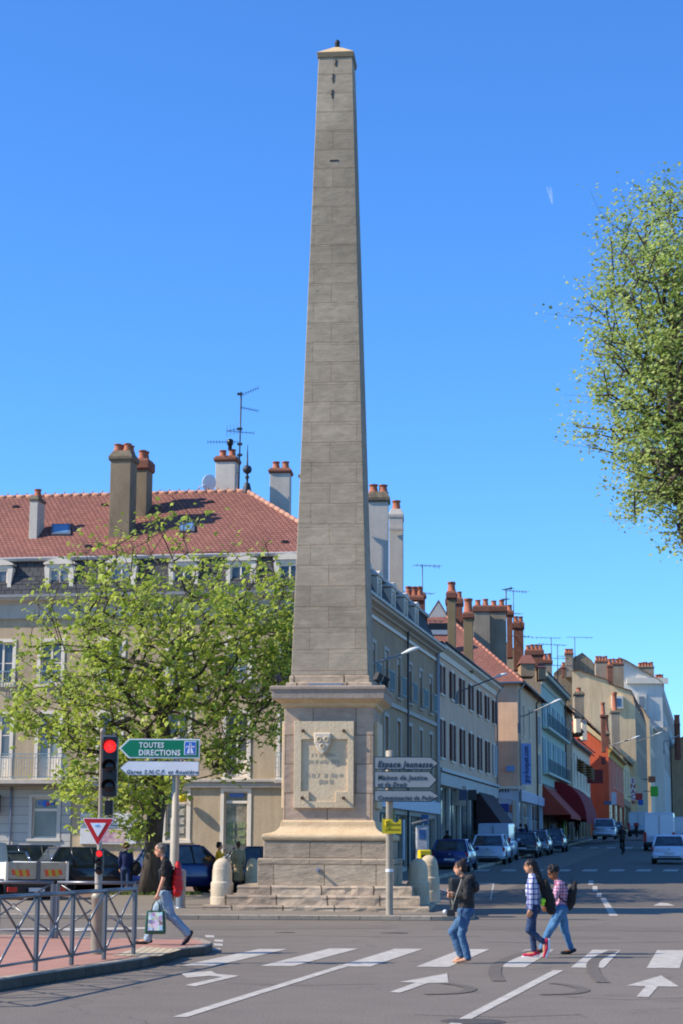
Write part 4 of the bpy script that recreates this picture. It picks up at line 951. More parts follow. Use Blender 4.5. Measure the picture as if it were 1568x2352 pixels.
# cornice modelled along the front and the wing (mitred) in world space
u2=Vector((SD,1,0)).normalized(); n2=Vector((u2.y,-u2.x,0)); n1=-fyv
Wt=20.5*math.hypot(1,SD)*1.0
p_=XR(1003); t_end=(p_*71-cx0)/(SD-p_); Wlen=t_end*math.hypot(1,SD)
Lp=C0-fx*(LEN+1); Ep=C0+u2*Wlen
def mitre(off):   # corner point displaced outward by off on both faces
    A=Matrix(((n1.x,n1.y),(n2.x,n2.y))).inverted(); b=Vector((n1.dot(C0)+off,n2.dot(C0)+off)); q=A@b; return Vector((q.x,q.y,0))
def strip(prof,mats,name,par=cb,l0=Lp,l1=Ep):
    mb=MB(); L=[]
    for off,z in prof:
        a=l0+n1*off; c=mitre(off); b=l1+n2*off
        L.append([Vector((a.x,a.y,z)),Vector((c.x,c.y,z)),Vector((b.x,b.y,z))])
    for i in range(len(L)-1):
        for k in range(2): mb.quad(L[i][k],L[i][k+1],L[i+1][k+1],L[i+1][k])
    mb.add([r[2] for r in L],[tuple(range(len(L)))])
    return mb.build(name,mats,par,world=True)
strip([(0,Zeave-.27),(.1,Zeave-.25),(.16,Zeave-.18),(.38,Zeave-.12),(.42,Zeave-.02)],M_trimg,'cornice')
strip([(.42,Zeave-.019),(.50,Zeave-.015),(.52,Zeave+.09),(.45,Zeave+.1),(.42,Zeave+.05),(.05,Zeave+.06)],M_zinc,'gutter')
strip([(.04,Zeave+.05),(-.12,Zeave+.6),(-.38,Zeave+1.1),(-.55,Zgut-.1)],M_slate,'mansard')
strip([(-.54,Zgut-.12),(-.36,Zgut-.1),(-.32,Zgut+.0),(-.36,Zgut+.05),(-.5,Zgut+.06)],M_zinc,'upper_gutter')
# tiled roof: front slope with hip, wing slope
rz_=None
ridgeY=6.2
rc=C0+fyv*(ridgeY); 
re_=P(568,1128,78.0); # ridge end
Zr=re_.z
rl=re_-fx*(LEN-2); rl.z=P(100,1139,rl.y+1.2).z; rl.z=Zr
ca=mitre(-.45); ca.z=Zgut+.03
la=Lp+n1*(-.45); la.z=Zgut+.03
ea=Ep+n2*(-.45); ea.z=Zgut+.03
wr=re_+u2*Wlen*1.0; wr.z=Zr
mb=MB(); mb.quad(la,ca,re_,Vector((la.x+ (re_-ca).x*0+ (fyv*6).x, la.y+(fyv*6.9).y, Zr))); 
rl=Vector((la.x+(re_.x-ca.x)*0,0,0))
mb=MB(); lr=re_-fx*((ca-la).length-2.2); lr.z=Zr; mb.quad(la,ca,re_,lr); mb.build('roof',M_tile,cb,world=True)
mb=MB(); mb.quad(ca,ea,wr,re_); mb.build('wing_roof',M_tile,cb,world=True)
mb=MB(); bk_=fyv*5.5; mb.quad(lr,re_,re_+Vector((-4.4,6,-4)),lr+Vector((0,6,-4)))
mb.quad(re_,wr,wr+Vector((-5,.5,-4)),re_+Vector((-4.4,6,-4))); mb.build('rear_roof',M_tile,cb,world=True)
# ridge and hip tiles
def ridge(a,b,par,name='ridge_tiles',m=None,r=.10,knob=True):
    mb=MB(); a=Vector(a);b=Vector(b); L=(b-a).length; n=max(2,int(L/.42)); 
    for i in range(n):
        p=a.lerp(b,i/n); q=a.lerp(b,(i+1.06)/n); mb.tube([p,q],[r*1.05,r*.92],8)
        if knob: mb.lathe([(.035,0),(.035,.17)],6,tuple(p))
    return mb.build(name,m or mat('pale_ridge_mortar',(.36,.19,.15),.9,col2=(.46,.30,.26),scale=6),par,world=True)
ridge(lr,re_,cb); ridge(re_,ca.lerp(re_,.02),cb,knob=False)
# vents (small gaps) in the roof
def roofpt(px,py):
    # intersect pixel ray with the front slope plane
    n=(ca-la).cross(re_-la).normalized(); d=ray(px,py); o=Vector((0,0,CAMZ)); t=(la-o).dot(n)/d.dot(n); return o+d*t
rn=(ca-la).cross(re_-la).normalized()
if rn.z<0: rn=-rn
for px,py in [(37,1166),(240,1162),(484,1155),(203,1257),(655,1247)]:
    q=roofpt(px,py); mb=MB(); mb.T=I@Matrix.Translation(q)@Matrix.Rotation(FA,4,'Z'); mb.prism([(-.16,0,.0),(.16,0,.0),(.1,-.05,.1),(-.1,-.05,.1)],1,(0,.3,.02)); mb.cur=1; mb.box(-.12,-.06,.0,.12,-.045,.08); mb.build('roof_vent',[M_tile,M_black],cb)
# skylights
def skylight(x0,y0,x1,y1):
    q=[roofpt(x0,y1),roofpt(x1,y1),roofpt(x1,y0),roofpt(x0,y0)]
    q=[p+rn*.10 for p in q]; mb=MB(); mb.prism(q,1,-rn*.10); s=mb.build('skylight',plain('skylight_frame',(.12,.14,.16),.4),cb,world=True)
    c=sum(q,Vector())/4; g=[c+(p-c)*.78+rn*.012 for p in q]; mb=MB(); mb.prism(g,1,-rn*.02); mb.build('skylight_glass',plain('sky_glass',(.12,.22,.33),.05,spec=.8),s,world=True)
skylight(120,1208,163,1231); skylight(413,1203,448,1224)
# snow/ladder hook rail
# chimneys on the corner building
def onroof(px,py): return roofpt(px,py)
def chim_px(px0,px1,ytop,ybase,depth_len,body,capm,np_,par=cb,Y=None,rz=FA,**k):
    if Y is None: q=onroof((px0+px1)/2,ybase); Y=q.y
    w_=P(px1,ybase,Y).x-P(px0,ybase,Y).x; zt=P((px0+px1)/2,ytop,Y).z; zb_=P((px0+px1)/2,ybase,Y).z-.5
    c=P((px0+px1)/2,(ytop+ybase)/2,Y); off=Matrix.Rotation(rz,3,'Z')@Vector((0,depth_len/2,0))
    return chimney(par,c.x+off.x,Y+off.y,zb_,zt,w_/abs(math.cos(rz)),depth_len,body,capm,np_,rz,**k)
chim_px(252,300,1033,1234,.95,M_soot,M_conc,(2,2),cap_h=.45,pot_h=.34,pot_r=.16)
q=onroof(322,1186); chim_px(308,338,1052,1186,.9,M_soot,M_brick,(1,2),cap_h=.5,pot_h=.42,pot_r=.17,capstyle='flat')
chim_px(68,87,1137,1237,.9,M_ren,M_conc,(1,1),cap_h=.25,pot_h=.32,pot_r=.15,over=.05)
chim_px(495,541,1046,1140,.8,M_ren,M_brick,(2,1),Y=79.5,cap_h=.28,pot_h=.34,pot_r=.16,capstyle='flat')
chim_px(620,666,1074,1200,.8,M_ren,M_brick,(2,1),Y=80.5,cap_h=.25,pot_h=.38,pot_r=.16,capstyle='flat',rz=R(-4))
chim_px(689,720,1082,1240,.8,M_ren,M_conc,(1,1),Y=82.5,cap_h=.3,pot_h=.3)
SA=-math.atan2(SD,1)
chim_px(843,890,1128,1345,.9,M_ren,M_conc,(2,1),Y=84.0,cap_h=.5,pot_h=.38,pot_r=.2,rz=R(-3))
chim_px(892,924,1168,1390,1.3,M_ren,M_ren,(1,1),Y=86.5,cap_h=.45,pot_h=.5,pot_r=.2,rz=R(-3),over=.03)
mb=MB(); q0=P(892,1215,86.4); q1=P(926,1213,86.4); mb.box(q0.x-.0,86.3,q0.z-.06,q1.x,86.42,q0.z+.03); mb.build('chimney_ledge',M_ren,cb,world=True)
# finial, mast, dish, black cowl
mb=MB(); q=re_; mb.lathe([(.2,-.1),(.16,.15),(.12,.3),(.05,.36),(.05,.5),(.10,.58),(.05,.66),(.05,.72),(.17,.8),(.2,.92),(.15,1.05),(.04,1.1),(.03,1.5),(.01,2.0)],12,(q.x,q.y,q.z+.02)); mb.build('roof_finial',plain('black_zinc',(.03,.033,.04),.5),cb,world=True)
Ym=79.3; q=P(549,1115,Ym); zt=P(554,900,Ym).z
mb=MB(); mb.tube([(q.x,Ym,q.z-.5),(q.x+.05,Ym,zt)],.035,6)
def yagi(px0,py0,px1,py1,n,el,vert=False,slant=0.15):
    a=P(px0,py0,Ym);b=P(px1,py1,Ym+.5); mb.tube([a,b],.014,4); 
    for i in range(n):
        p=a.lerp(b,i/(n-1)); d=Vector((.0,el,0)) if not vert else Vector((.0,0,el)); mb.tube([p-d+Vector((-.04*0,0,0)),p+d],.009,4)
yagi(554,908,594,891,8,.35); yagi(556,936,594,944,8,.3); yagi(522,990,584,995,8,.3); yagi(478,1015,546,1015,11,.12); yagi(478,1015,546,1015,11,.1,True); yagi(522,990,545,985,4,.25,True)
for yy in (905,985,1020,1045): p=P(551,yy,Ym); mb.box(p.x-.1,Ym-.05,p.z-.05,p.x+.12,Ym+.05,p.z+.05)
for yy in (1050,1086): a=P(541,yy,Ym);b=P(551,yy,Ym); mb.tube([a,b],.02,4)
mb.build('aerial_mast',plain('aerial_dark_metal',(.05,.055,.065),.5,metal=.4),cb,world=True)
mb=MB(); c=P(481,1109,79.0); M_=Matrix.Rotation(R(38),3,'Z')@Matrix.Rotation(R(12),3,'X')
mb.ell(c,(.36,.05,.37),20,10,M_); mb.tube([c,c+Vector((-.35,-.35,-.25))],.02,5); mb.box(c.x-.42,c.y-.4,c.z-.3,c.x-.34,c.y-.3,c.z-.2); mb.tube([c,c+Vector((0,.3,-.5))],.03,5); mb.build('satellite_dish',plain('white_dish',(.8,.8,.8),.4),cb,world=True)
mb=MB(); q=P(529,1034,79.5); mb.lathe([(.09,0),(.09,.2),(.14,.25),(.14,.45),(.06,.5)],10,tuple(q)); mb.build('cowl',M_black,cb,world=True)
# dormers
M_dorm=mat('dormer_white_wood',(.55,.55,.56),.7,col2=(.64,.64,.65),scale=2,bump=.1)
def dormer(par,ctr,xdir,outn,zb_,h,w_,glassm=M_glass,arched=True):
    """ctr: point on the wall plane (z ignored)"""
    a=math.atan2(xdir.y,xdir.x); T=Matrix.Translation((ctr.x,ctr.y,zb_))@Matrix.Rotation(a,4,'Z'); J=wm(par).inverted()
    mb=MB(); mb.T=J@T; f=w_*.17; y0=-.02; dp=1.0
    mb.prism([(-w_/2,y0,0),(-w_/2+f,y0,0),(-w_/2+f,y0,h*.78),(-w_/2+f*.35,y0,h*.78),(-w_/2+.0,y0,h*.72),(-w_/2+.06,y0,h*.3)],1,(0,dp,0))
    mb.prism([(w_/2,y0,0),(w_/2-.06,y0,h*.3),(w_/2,y0,h*.72),(w_/2-f*.35,y0,h*.78),(w_/2-f,y0,h*.78),(w_/2-f,y0,0)],1,(0,dp,0))
    # arched head
    pts=[(-w_/2-.02,y0-.06,h*.8)]
    for k in range(9):
        t=k/8; pts.append((-w_/2-.02+(w_+.04)*t,y0-.06,h*(.84+(.12*math.sin(math.pi*t)) if arched else h*.9/h)))
    pts.append((w_/2+.02,y0-.06,h*.8)); mb.prism(pts[::-1],1,(0,dp+.1,0))
    mb.box(-w_/2+f,y0+.01,h*.70,w_/2-f,y0+.1,h*.8)
    mb.box(-w_/2-.03,y0-.08,-.06,w_/2+.03,y0+.2,.0)
    d=mb.build('dormer',M_dorm,par)
    xx=w_/2-f; mb=MB(); mb.T=J@T; mb.box(-xx,y0+.1,0,xx,y0+.15,h*.7); mb.build('pane',glassm,d)
    mb=MB(); mb.T=J@T; mb.box(-xx,y0+.06,0,-xx+.06,y0+.1,h*.7); mb.box(xx-.06,y0+.06,0,xx,y0+.1,h*.7); mb.box(-.03,y0+.06,0,.03,y0+.095,h*.7); mb.box(-xx+.06,y0+.065,h*.64,xx-.06,y0+.1,h*.7); mb.build('window_frame',M_trim,d)
hd=(Zgut-Zeave)*.93
for px in (-25,120,265,411,545,660):
    x=facx(px)[0]; c=C0+fx*(x-LEN)+fyv*.1; dormer(cb,c,fx,n1,Zeave+.12,hd,1.25)
# ---- wing (street side): child parts built in a rotated frame
WT=Matrix.Translation(C0)@Matrix.Rotation(math.atan2(1,SD),4,'Z')
wing=empty('wing_frame',C0,math.atan2(1,SD)); WI=wing.matrix_basis.copy()
bpy.data.objects.remove(wing)
k_=math.hypot(1,SD)
def wingx(px): p=XR(px); return (p*71-cx0)/(SD-p)*k_
def wY(px): return 71+wingx(px)/k_
class Sub:   # lets window()/wall code write in the wing frame but parent to the building
    pass
J_=I@WT
def in_frame(par,Mx,fn):
    """run fn with a temporary empty as parent, then reparent its children to par with baked transforms"""
    t=bpy.data.objects.new('tmp',None); COL.objects.link(t); t.matrix_basis=Mx
    before=set(o.name for o in COL.objects); fn(t)
    for o in [o for o in COL.objects if o.parent==t]:
        o.data.transform(wm(par).inverted()@Mx); o.parent=par
        fix=[c for c in COL.objects if c.parent==o]
        for c in fix:
            c.data.transform(wm(par).inverted()@Mx)
            for g_ in [g for g in COL.objects if g.parent==c]: g_.data.transform(wm(par).inverted()@Mx)
    bpy.data.objects.remove(t)
Zs1=zat(890,1616,wY(890)); 
def wing_fn(t):
    rs=[]; sp=[]
    pxs=[832,854,881,913,941,965,990]
    xs=[wingx(p) for p in pxs]; 
    step=(xs[5]-xs[1])/4; xs=[xs[1]+step*(k-1) for k in range(7)]
    z2a,z2b=zat(881,1566,wY(881)),zat(881,1492,wY(881)); z1b=zat(890,1648,wY(890)); z1a=z1b-2.15
    z2a-=.35
    for x in xs:
        if x>Wlen-.6: continue
        rs.append((x-.45,x+.45,z2a,z2b)); sp.append((z2a,z2b,x,1)); rs.append((x-.45,x+.45,z1a,z1b)); sp.append((z1a,z1b,x,0))
    mb=MB(); wall_open(mb,0,Wlen,Zbal-.2,Zeave-.1,rs,.22); mb.build('wing_wall',M_beige2,t)
    for (c,d,x,b_) in sp: window(t,x-.45,x+.45,c,d,surround=M_trimg,bal=bool(b_),rail_h=.8,roller=.28 if b_ else 0,glass=M_glassb,sw=.15)
    mb=MB(); mb.box(.0,-.10,Zs1-.1,Wlen,-.002,Zs1+.08); mb.build('string_course',M_trimg,t,bevel=.01)
    zz=zat(876,1432,wY(876)); mb=MB(); mb.box(0,-.08,zz-.09,Wlen,-.002,zz+.05); mb.build('string_course',M_trim,t)
    mb=MB(); mb.box(0,-.05,zz+.3,Wlen,-.002,Zeave-.26); mb.build('frieze',M_trimg,t)
    x=wingx(930); mb=MB(); mb.tube([(x,-.12,Zeave-.1),(x,-.12,.6)],.05,8); mb.build('downpipe',plain('dark_pipe',(.09,.085,.08),.5),t)
    mb=MB(); mb.tube([(Wlen-.25,-.12,Zeave-.1),(Wlen-.25,-.12,.6)],.07,8); mb.tube([(Wlen-.6,-.12,Zeave-.1),(Wlen-.6,-.12,.6)],.05,8); mb.build('downpipe',M_zinc,t)
    # shop floor
    zt=Zbal-.2; zz0=0
    mb=MB(); rr=[]; 
    nb=5; 
    for k in range(nb): a=.5+k*(Wlen-.6)/nb; rr.append((a,a+(Wlen-.6)/nb-.6,1.0,zt-.95))
    wall_open(mb,0,Wlen,0,zt,rr,.3); mb.build('shop_wall',M_trimg,t)
    for i,(a,b,c,d) in enumerate(rr): window(t,a,b,c,d,surround=None,sash=plain('shop_frame_grey',(.16,.17,.18),.5),glass=M_shop,simple=False,depth=.25,name='shop_window')
    mb=MB(); mb.box(.3,-.22,zt-.75,Wlen-.3,-.002,zt-.2); mb.build('fascia',plain('white_fascia',(.55,.54,.55),.6),t,bevel=.02)
    for k,c_ in enumerate([(.45,.1,.06),(.35,.37,.1),(.5,.5,.52),(.1,.2,.4)]):
        a=1.2+k*4.6; mb=MB(); mb.box(a,-.05,1.3,a+.4,-.01,3.0) if k%2==0 else mb.box(a,-.45,2.9,a+.1,-.1,3.3); mb.build('shop_poster',plain('poster_%d'%k,c_,.5),t)
in_frame(cb,WT,wing_fn)
for px in (852,878,911,940,965):
    x=wingx(px-4); c=C0+u2*x-n2*.1; dormer(cb,c,u2,n2,Zeave+.12,hd,1.15,glassm=M_glassb)
# far gable end of the wing + back closing walls
mb=MB(); a=Ep; b=Ep-n2*7
mb.quad((a.x,a.y,0),(b.x,b.y,0),(b.x,b.y,Zeave),(a.x,a.y,Zeave)); mb.quad((a.x-n2.x*.5,a.y,Zeave),(b.x,b.y,Zeave),(wr.x,wr.y,Zr),(ea.x,ea.y,Zgut)); mb.build('end_wall',M_soot,cb,world=True)
# window grille and poster board at the base of the facade
mb=MB(); a,b=facx(190)[0],facx(318)[0]; mb.box(a,-.12,facz(250,1939),b,-.003,facz(250,1868)); hb_=mb.build('poster_board',plain('cream_board',(.62,.60,.56),.6),cb,bevel=.01)
mb=MB(); mb.box(facx(230)[0],-.13,facz(250,1935),facx(296)[0],-.119,facz(250,1905)); mb.build('poster',mat('purple_poster',(.30,.15,.28),.6,col2=(.62,.55,.60),scale=5,bump=0),hb_)
mb=MB(); a,b=facx(176)[0],facx(208)[0]; mb.box(a,-.2,facz(190,2024),b,-.052,facz(190,2008)); mb.build('cellar_vent',M_black,cb)
mb=MB(); mb.tube([(facx(29)[0],-.08,Zbal-.3),(facx(29)[0],-.08,.3)],.045,8); mb.build('downpipe',plain('grey_pipe',(.25,.27,.30),.5),cb)
# dark awning edge over far left
mb=MB(); mb.box(facx(-40)[0],-.5,facz(0,1868),facx(4)[0],-.03,facz(0,1826)); mb.build('dark_hanging_sign',M_black,cb)
# solid core so no daylight leaks through
mb=MB(); cc=[C0-fx*LEN+fyv*.4,C0+fyv*.5-n2*.5,Ep-n2*.5,Ep-n2*6.5,C0-n2*7+u2*6.5,C0-fx*LEN+fyv*11]
mb.prism([(p.x,p.y,0.1) for p in cc],1,(0,0,Zeave-.4)); mb.build('inner_core',M_soot,cb,world=True)
# ================================================================ 2. HOUSES ALONG THE STREET
UA=math.atan2(1,SD); K=math.hypot(1,SD)
class House:
    """street house; local x runs up the street, y inwards, z up from the pavement"""
    def __init__(s,x0,y0,px1,name,label,zg=None,cat='house',end=None):
        s.x0,s.y0=x0,y0; s.zg=gz(y0) if zg is None else zg
        s.e=empty(name,(x0,y0,s.zg),UA,label,cat,'houses along the shopping street')
        if end is not None: s.L=end
        else: s.L=s.x(px1)
        s.x1=x0+SD*s.L/K; s.y1=y0+s.L/K
    def x(s,px): p=XR(px); return (p*s.y0-s.x0)/(SD-p)*K
    def Y(s,px): return s.y0+s.x(px)/K
    def z(s,px,py): return P(px,py,s.Y(px)).z-s.zg
    def zY(s,px,py,Y): return P(px,py,Y).z-s.zg
    def walls(s,m,H,D,rects,zb=0,side=None,gable=None):
        mb=MB(); wall_open(mb,0,s.L,zb,H,rects,.2); mb.build('front_wall',m,s.e)
        mb=MB(); 
        if gable: mb.add([(0,0,0-1),(0,0,H),(0,gable[0],gable[1]),(0,D,H),(0,D,-1)],[(0,1,2,3,4)]); mb.add([(s.L,0,-1),(s.L,0,H),(s.L,gable[0],gable[1]),(s.L,D,H),(s.L,D,-1)],[(4,3,2,1,0)])
        else: mb.quad((0,0,-1),(0,0,H),(0,D,H),(0,D,-1)); mb.quad((s.L,D,-1),(s.L,D,H),(s.L,0,H),(s.L,0,-1))
        mb.quad((0,D,-1),(0,D,H),(s.L,D,H),(s.L,D,-1)); mb.build('side_wall',side or m,s.e)
        mb=MB(); mb.box(.3,.35,0,s.L-.3,D-.3,H-.2); mb.build('inner_core',M_soot,s.e)
    def gable_roof(s,m,H,D,rz,ry=None,over=.45,edge=.25):
        ry=ry or D/2; mb=MB(); sl=(rz-H)/ry; sl2=(rz-H)/(D-ry)
        for (ya,za,yb,zb) in ((-over,H-over*sl,ry,rz),(D+over,H-over*sl2,ry,rz)):
            mb.add([(-edge,ya,za),(s.L+edge,ya,za),(s.L+edge,yb,zb),(-edge,yb,zb),(-edge,ya,za+.12),(s.L+edge,ya,za+.12),(s.L+edge,yb,zb+.12),(-edge,yb,zb+.12)],[(0,1,2,3),(4,7,6,5),(0,4,5,1),(1,5,6,2),(3,7,4,0),(2,6,7,3)])
        mb.build('roof',m,s.e)
        mb=MB(); mb.tube([(-edge,ry,rz+.1),(s.L+edge,ry,rz+.1)],.12,8); mb.build('ridge_tiles',MATS['pale_ridge_mortar'],s.e)
    def gutter(s,H,m=None,o=.5,h=.12,white=False):
        mb=MB(); mb.tube([(-.1,-o,H),(s.L+.1,-o,H)],.07,6); mb.build('gutter',m or M_zinc,s.e)
    def cornice(s,H,h=.4,o=.3,m=None):
        mb=MB(); mb.prism([(0,-.002,H-h),(0,-.08,H-h),(0,-.12,H-h*.5),(0,-o,H-h*.25),(0,-o,H),(0,-.002,H)],1,(s.L,0,0)); mb.build('cornice',m or M_trim,s.e)
    def win(s,x,w_,c,d,**k): return window(s.e,x-w_/2,x+w_/2,c,d,**k)
    def shopfront(s,H,n,frame,wallm,fasc=None,sign=None,door=True,mat_=None,name='shop_window'):
        rr=[]; wd=(s.L-.4)/n
        for k in range(n): rr.append((.35+k*wd,.35+k*wd+wd-.35,.45 if not(door and k%2) else .05,H-.75))
        mb=MB(); wall_open(mb,0,s.L,-.5,H,rr,.3); mb.build('shop_wall',wallm,s.e)
        for a,b,c,d in rr: window(s.e,a,b,c,d,surround=None,sash=frame,glass=mat_ or M_shop,simple=wd<2.2,depth=.22,name=name)
        if fasc: mb=MB(); mb.box(.2,-.16,H-.72,s.L-.2,-.003,H-.12); mb.build('fascia',fasc,s.e,bevel=.015)
    def chim(s,px0,px1,ytop,ybase,Y,dl,body,cap,np_,**k):
        w_=P(px1,ybase,Y).x-P(px0,ybase,Y).x; c=P((px0+px1)/2,ybase,Y); zt=P((px0+px1)/2,ytop,Y).z
        k.setdefault('rz',R(-5)); return chimney(s.e,c.x,Y+dl/2,c.z-.3,zt,w_,dl,body,cap,np_,**k)
    def hsign(s,px0,px1,py0,py1,Yo,m,name='shop_sign',th=.12):
        a=P(px0,py1,Yo); b=P(px1,py0,Yo); mb=MB(); mb.box(a.x,Yo,a.z,b.x,Yo+th,b.z); return mb.build(name,m,s.e,world=True,bevel=.01),a,b
    def pipe(s,x,H,m=None): mb=MB(); mb.tube([(x,-.5,H),(x,-.12,H-.5),(x,-.12,.2)],.06,6); mb.build('downpipe',m or M_zinc,s.e)
def awning(par,x0,x1,ztop,zbot,out,m,curved=False,val=.25,name='awning',side=True):
    mb=MB(); n=8 if curved else 1; prof=[]
    for k in range(n+1):
        t=k/n
        if curved: a=R(90*t); prof.append((-out*math.sin(a),zbot+(ztop-zbot)*math.cos(a)))
        else: prof.append((-out*t,ztop+(zbot-ztop)*t))
    for (ya,za),(yb,zb) in zip(prof[:-1],prof[1:]): mb.quad((x0,ya,za),(x0,yb,zb),(x1,yb,zb),(x1,ya,za))
    mb.quad((x0,-out,zbot),(x0,-out,zbot-val),(x1,-out,zbot-val),(x1,-out,zbot))
    if side:
        for x in (x0,x1): mb.add([(x,0,zbot)]+[(x,y,z) for y,z in prof],[tuple(range(len(prof)+1))])
    a=mb.build(name,m,par); sm=a.modifiers.new('thick','SOLIDIFY'); sm.thickness=.02; return a
# ---- B2 pinkish house with dark red shutters
xe,ye=Ep.x,Ep.y
h=House(xe+.02,ye+.1,1140,'terraced_house','long pinkish house with dark red shutters next to the corner building')
B2=h
H=h.z(1010,1484); zs_=h.z(1010,1769); 
n=7; rects=[];sp=[]
za,zb_=h.z(1010,1590),h.z(1010,1527); zc,zd=h.z(1010,1738),h.z(1010,1652)
if zb_>H-.4: zb_=H-.45
for k in range(n):
    x=1.5+(h.L-2.6)*k/(n-1)
    rects+=[(x-.45,x+.45,za,zb_),(x-.45,x+.45,zc,zd)]; sp.append((x,za,zb_)); sp.append((x,zc,zd))
h.walls(M_pink,H,9,rects,zb=zs_,side=M_pink)
for i,(x,a,b) in enumerate(sp): h.win(x,.9,a,b,shut=M_shut if i!=13 else plain('white_shutter',(.6,.6,.6),.6),surround=M_trim,shut_open=True)
h.cornice(H,.55,.42); h.gutter(H+.06,plain('dark_gutter',(.07,.07,.08),.5),o=.48)
mb=MB(); mb.box(-.1,-.3,H+.02,h.L+.3,9,H+.14); mb.build('roof',M_otile,h.e)
h.shopfront(zs_,6,plain('dark_shop_frame',(.06,.07,.09),.5),M_trimg,mat('cool_white_fascia',(.45,.46,.50),.7))
mb=MB(); mb.box(-.0,-.25,zs_-.06,h.L+.1,-.003,zs_+.10); mb.build('string_course',M_zinc,h.e)
h.pipe(h.L-.3,H)
YY=h.Y(1060)
h.hsign(1044,1069,1805,1850,YY-1,mat('pale_board',(.50,.46,.44),.7)); h.hsign(1053,1072,1814,1838,YY-2.5,plain('navy_sign',(.05,.07,.13),.4)); h.hsign(1074,1093,1814,1838,YY-2.3,plain('black_sign',(.02,.02,.025),.4))
awning(h.e,h.x(1093),h.x(1128),zs_-.4,1.9,1.7,plain('dark_burgundy_awning',(.05,.022,.022),.8),side=True)
h.chim(1029,1047,1357,1500,h.Y(1032)+1,1.1,mat('olive_chimney',(.20,.17,.11),.9,col2=(.27,.235,.16),scale=1,bump=.3),M_brick,(1,2),capstyle='flat',pot_h=.5,pot_r=.2,cap_h=.45)
h.chim(1066,1087,1405,1530,h.Y(1068)+1,1.1,MATS['olive_chimney'],M_brick,(1,1),capstyle='flat',pot_h=.75,pot_r=.24,cap_h=.4)
h.chim(930,971,1367,1440,99,.8,M_brick,M_brick,(3,1),capstyle='flat',pot_h=.55,pot_r=.17,cap_h=.35)
h.chim(950,975,1360,1400,103,.8,M_brick,M_brick,(1,1),capstyle='flat',pot_h=.4,pot_r=.15,cap_h=.3)
antenna(h.e,P(969,1480,100).x,100,P(969,1440,100).z,P(971,1297,100).z,R(20),3,1.5,.03)
# foot blocks of the two tall chimneys
# ---- B3 hipped red roof, side wall towards the camera
yb3=B2.y1+1.6
h=House(XR(1191)*yb3,yb3,1246,'corner_shop_house','pale house with a big hipped red roof and tall vertical blue sign')
B3=h; H=h.z(1191,1566); D=15; zs_=h.z(1191,1812)
rs=[];sp=[]
for k,(px) in enumerate((1204,1217,1238)):
    x=h.x(px); 
    for (a,b) in ((h.z(1204,1690),h.z(1204,1620)),(h.z(1236,1800),h.z(1236,1732))):
        if k<2 and b<h.z(1204,1700): continue
        rs.append((x-.42,x+.42,a,b)); sp.append((x,a,b))
M_b3=mat('warm_pale_render',(.62,.50,.39),.9,col2=(.70,.58,.46),scale=.8,bump=.25,fine=.05,streak=.12)
h.walls(M_b3,H,D,rs,zb=zs_,side=M_pink)
for x,a,b in sp: h.win(x,.84,a,b,surround=M_trim,shut=plain('pale_shutter',(.45,.45,.44),.7) if x>h.x(1230) else None)
re3=P(1027,1417,yb3+7); Ih=wm(h.e).inverted(); r3=Ih@re3
o=.45
mb=MB(); c1=(-o,-o,H-.05); c2=(h.L+o,-o,H-.05); c3=(-o,D,H-.05); ra=(r3.x,r3.y,r3.z); rb=(r3.x,D,r3.z); rc_=(h.L-2,r3.y,r3.z)
mb.quad(c3,c1,ra,rb); mb.quad(c1,c2,rc_,ra); mb.quad(rb,ra,rc_,(h.L-2,D,r3.z)); mb.quad(c2,(h.L+o,D,H),(h.L-2,D,r3.z),rc_); mb.build('roof',M_tile,h.e)
Mh=wm(h.e)
ridge(Mh@Vector(c1),Mh@Vector(ra),h.e,'hip_tiles',m=mat('pale_hip_tiles',(.36,.17,.14),.9),r=.10,knob=False); 
h.gutter(H-.05); mb=MB(); mb.tube([(-.5,-.4,H-.08),(-.5,D,H-.08)],.06,6); mb.build('gutter',M_zinc,h.e)
h.pipe(h.x(1231),H,plain('brown_pipe',(.12,.07,.05),.6)); h.pipe(.2,H)
# skylight + lantern gable + roof dormers
q=P(1751/1.742*0+ (1400+790*.4464)/1.742,(1900+1395*.4464)/1.742,yb3+3.3); mb=MB(); mb.box(q.x-.65,q.y-.3,q.z-.35,q.x+.65,q.y+.1,q.z+.45); sk=mb.build('skylight',M_black,h.e,world=True)
mb=MB(); mb.box(q.x-.55,q.y-.33,q.z-.3,q.x+.55,q.y-.29,q.z-.0); mb.build('skylight_glass',plain('pale_glass',(.35,.37,.38),.2),sk,world=True)
Yg=yb3+7.2; a=P(983,1419,Yg);b=P(1027,1419,Yg);c=P(1006,1384,Yg)
mb=MB(); mb.prism([a,b,c],1,(0,2.0,0)); mb.cur=1; e1=Vector((-.15,-.2,-.1)); 
for (p,q_) in ((a,c),(b,c)): 
    d=(q_-p); p0=p-d*.12; mb.prism([p0,q_+Vector((0,0,.02)),q_+Vector((0,0,.2)),p0+Vector((0,0,.18))],1,(0,2.4,0))
mb.build('gable_dormer',[M_ren,M_tile],h.e,world=True)
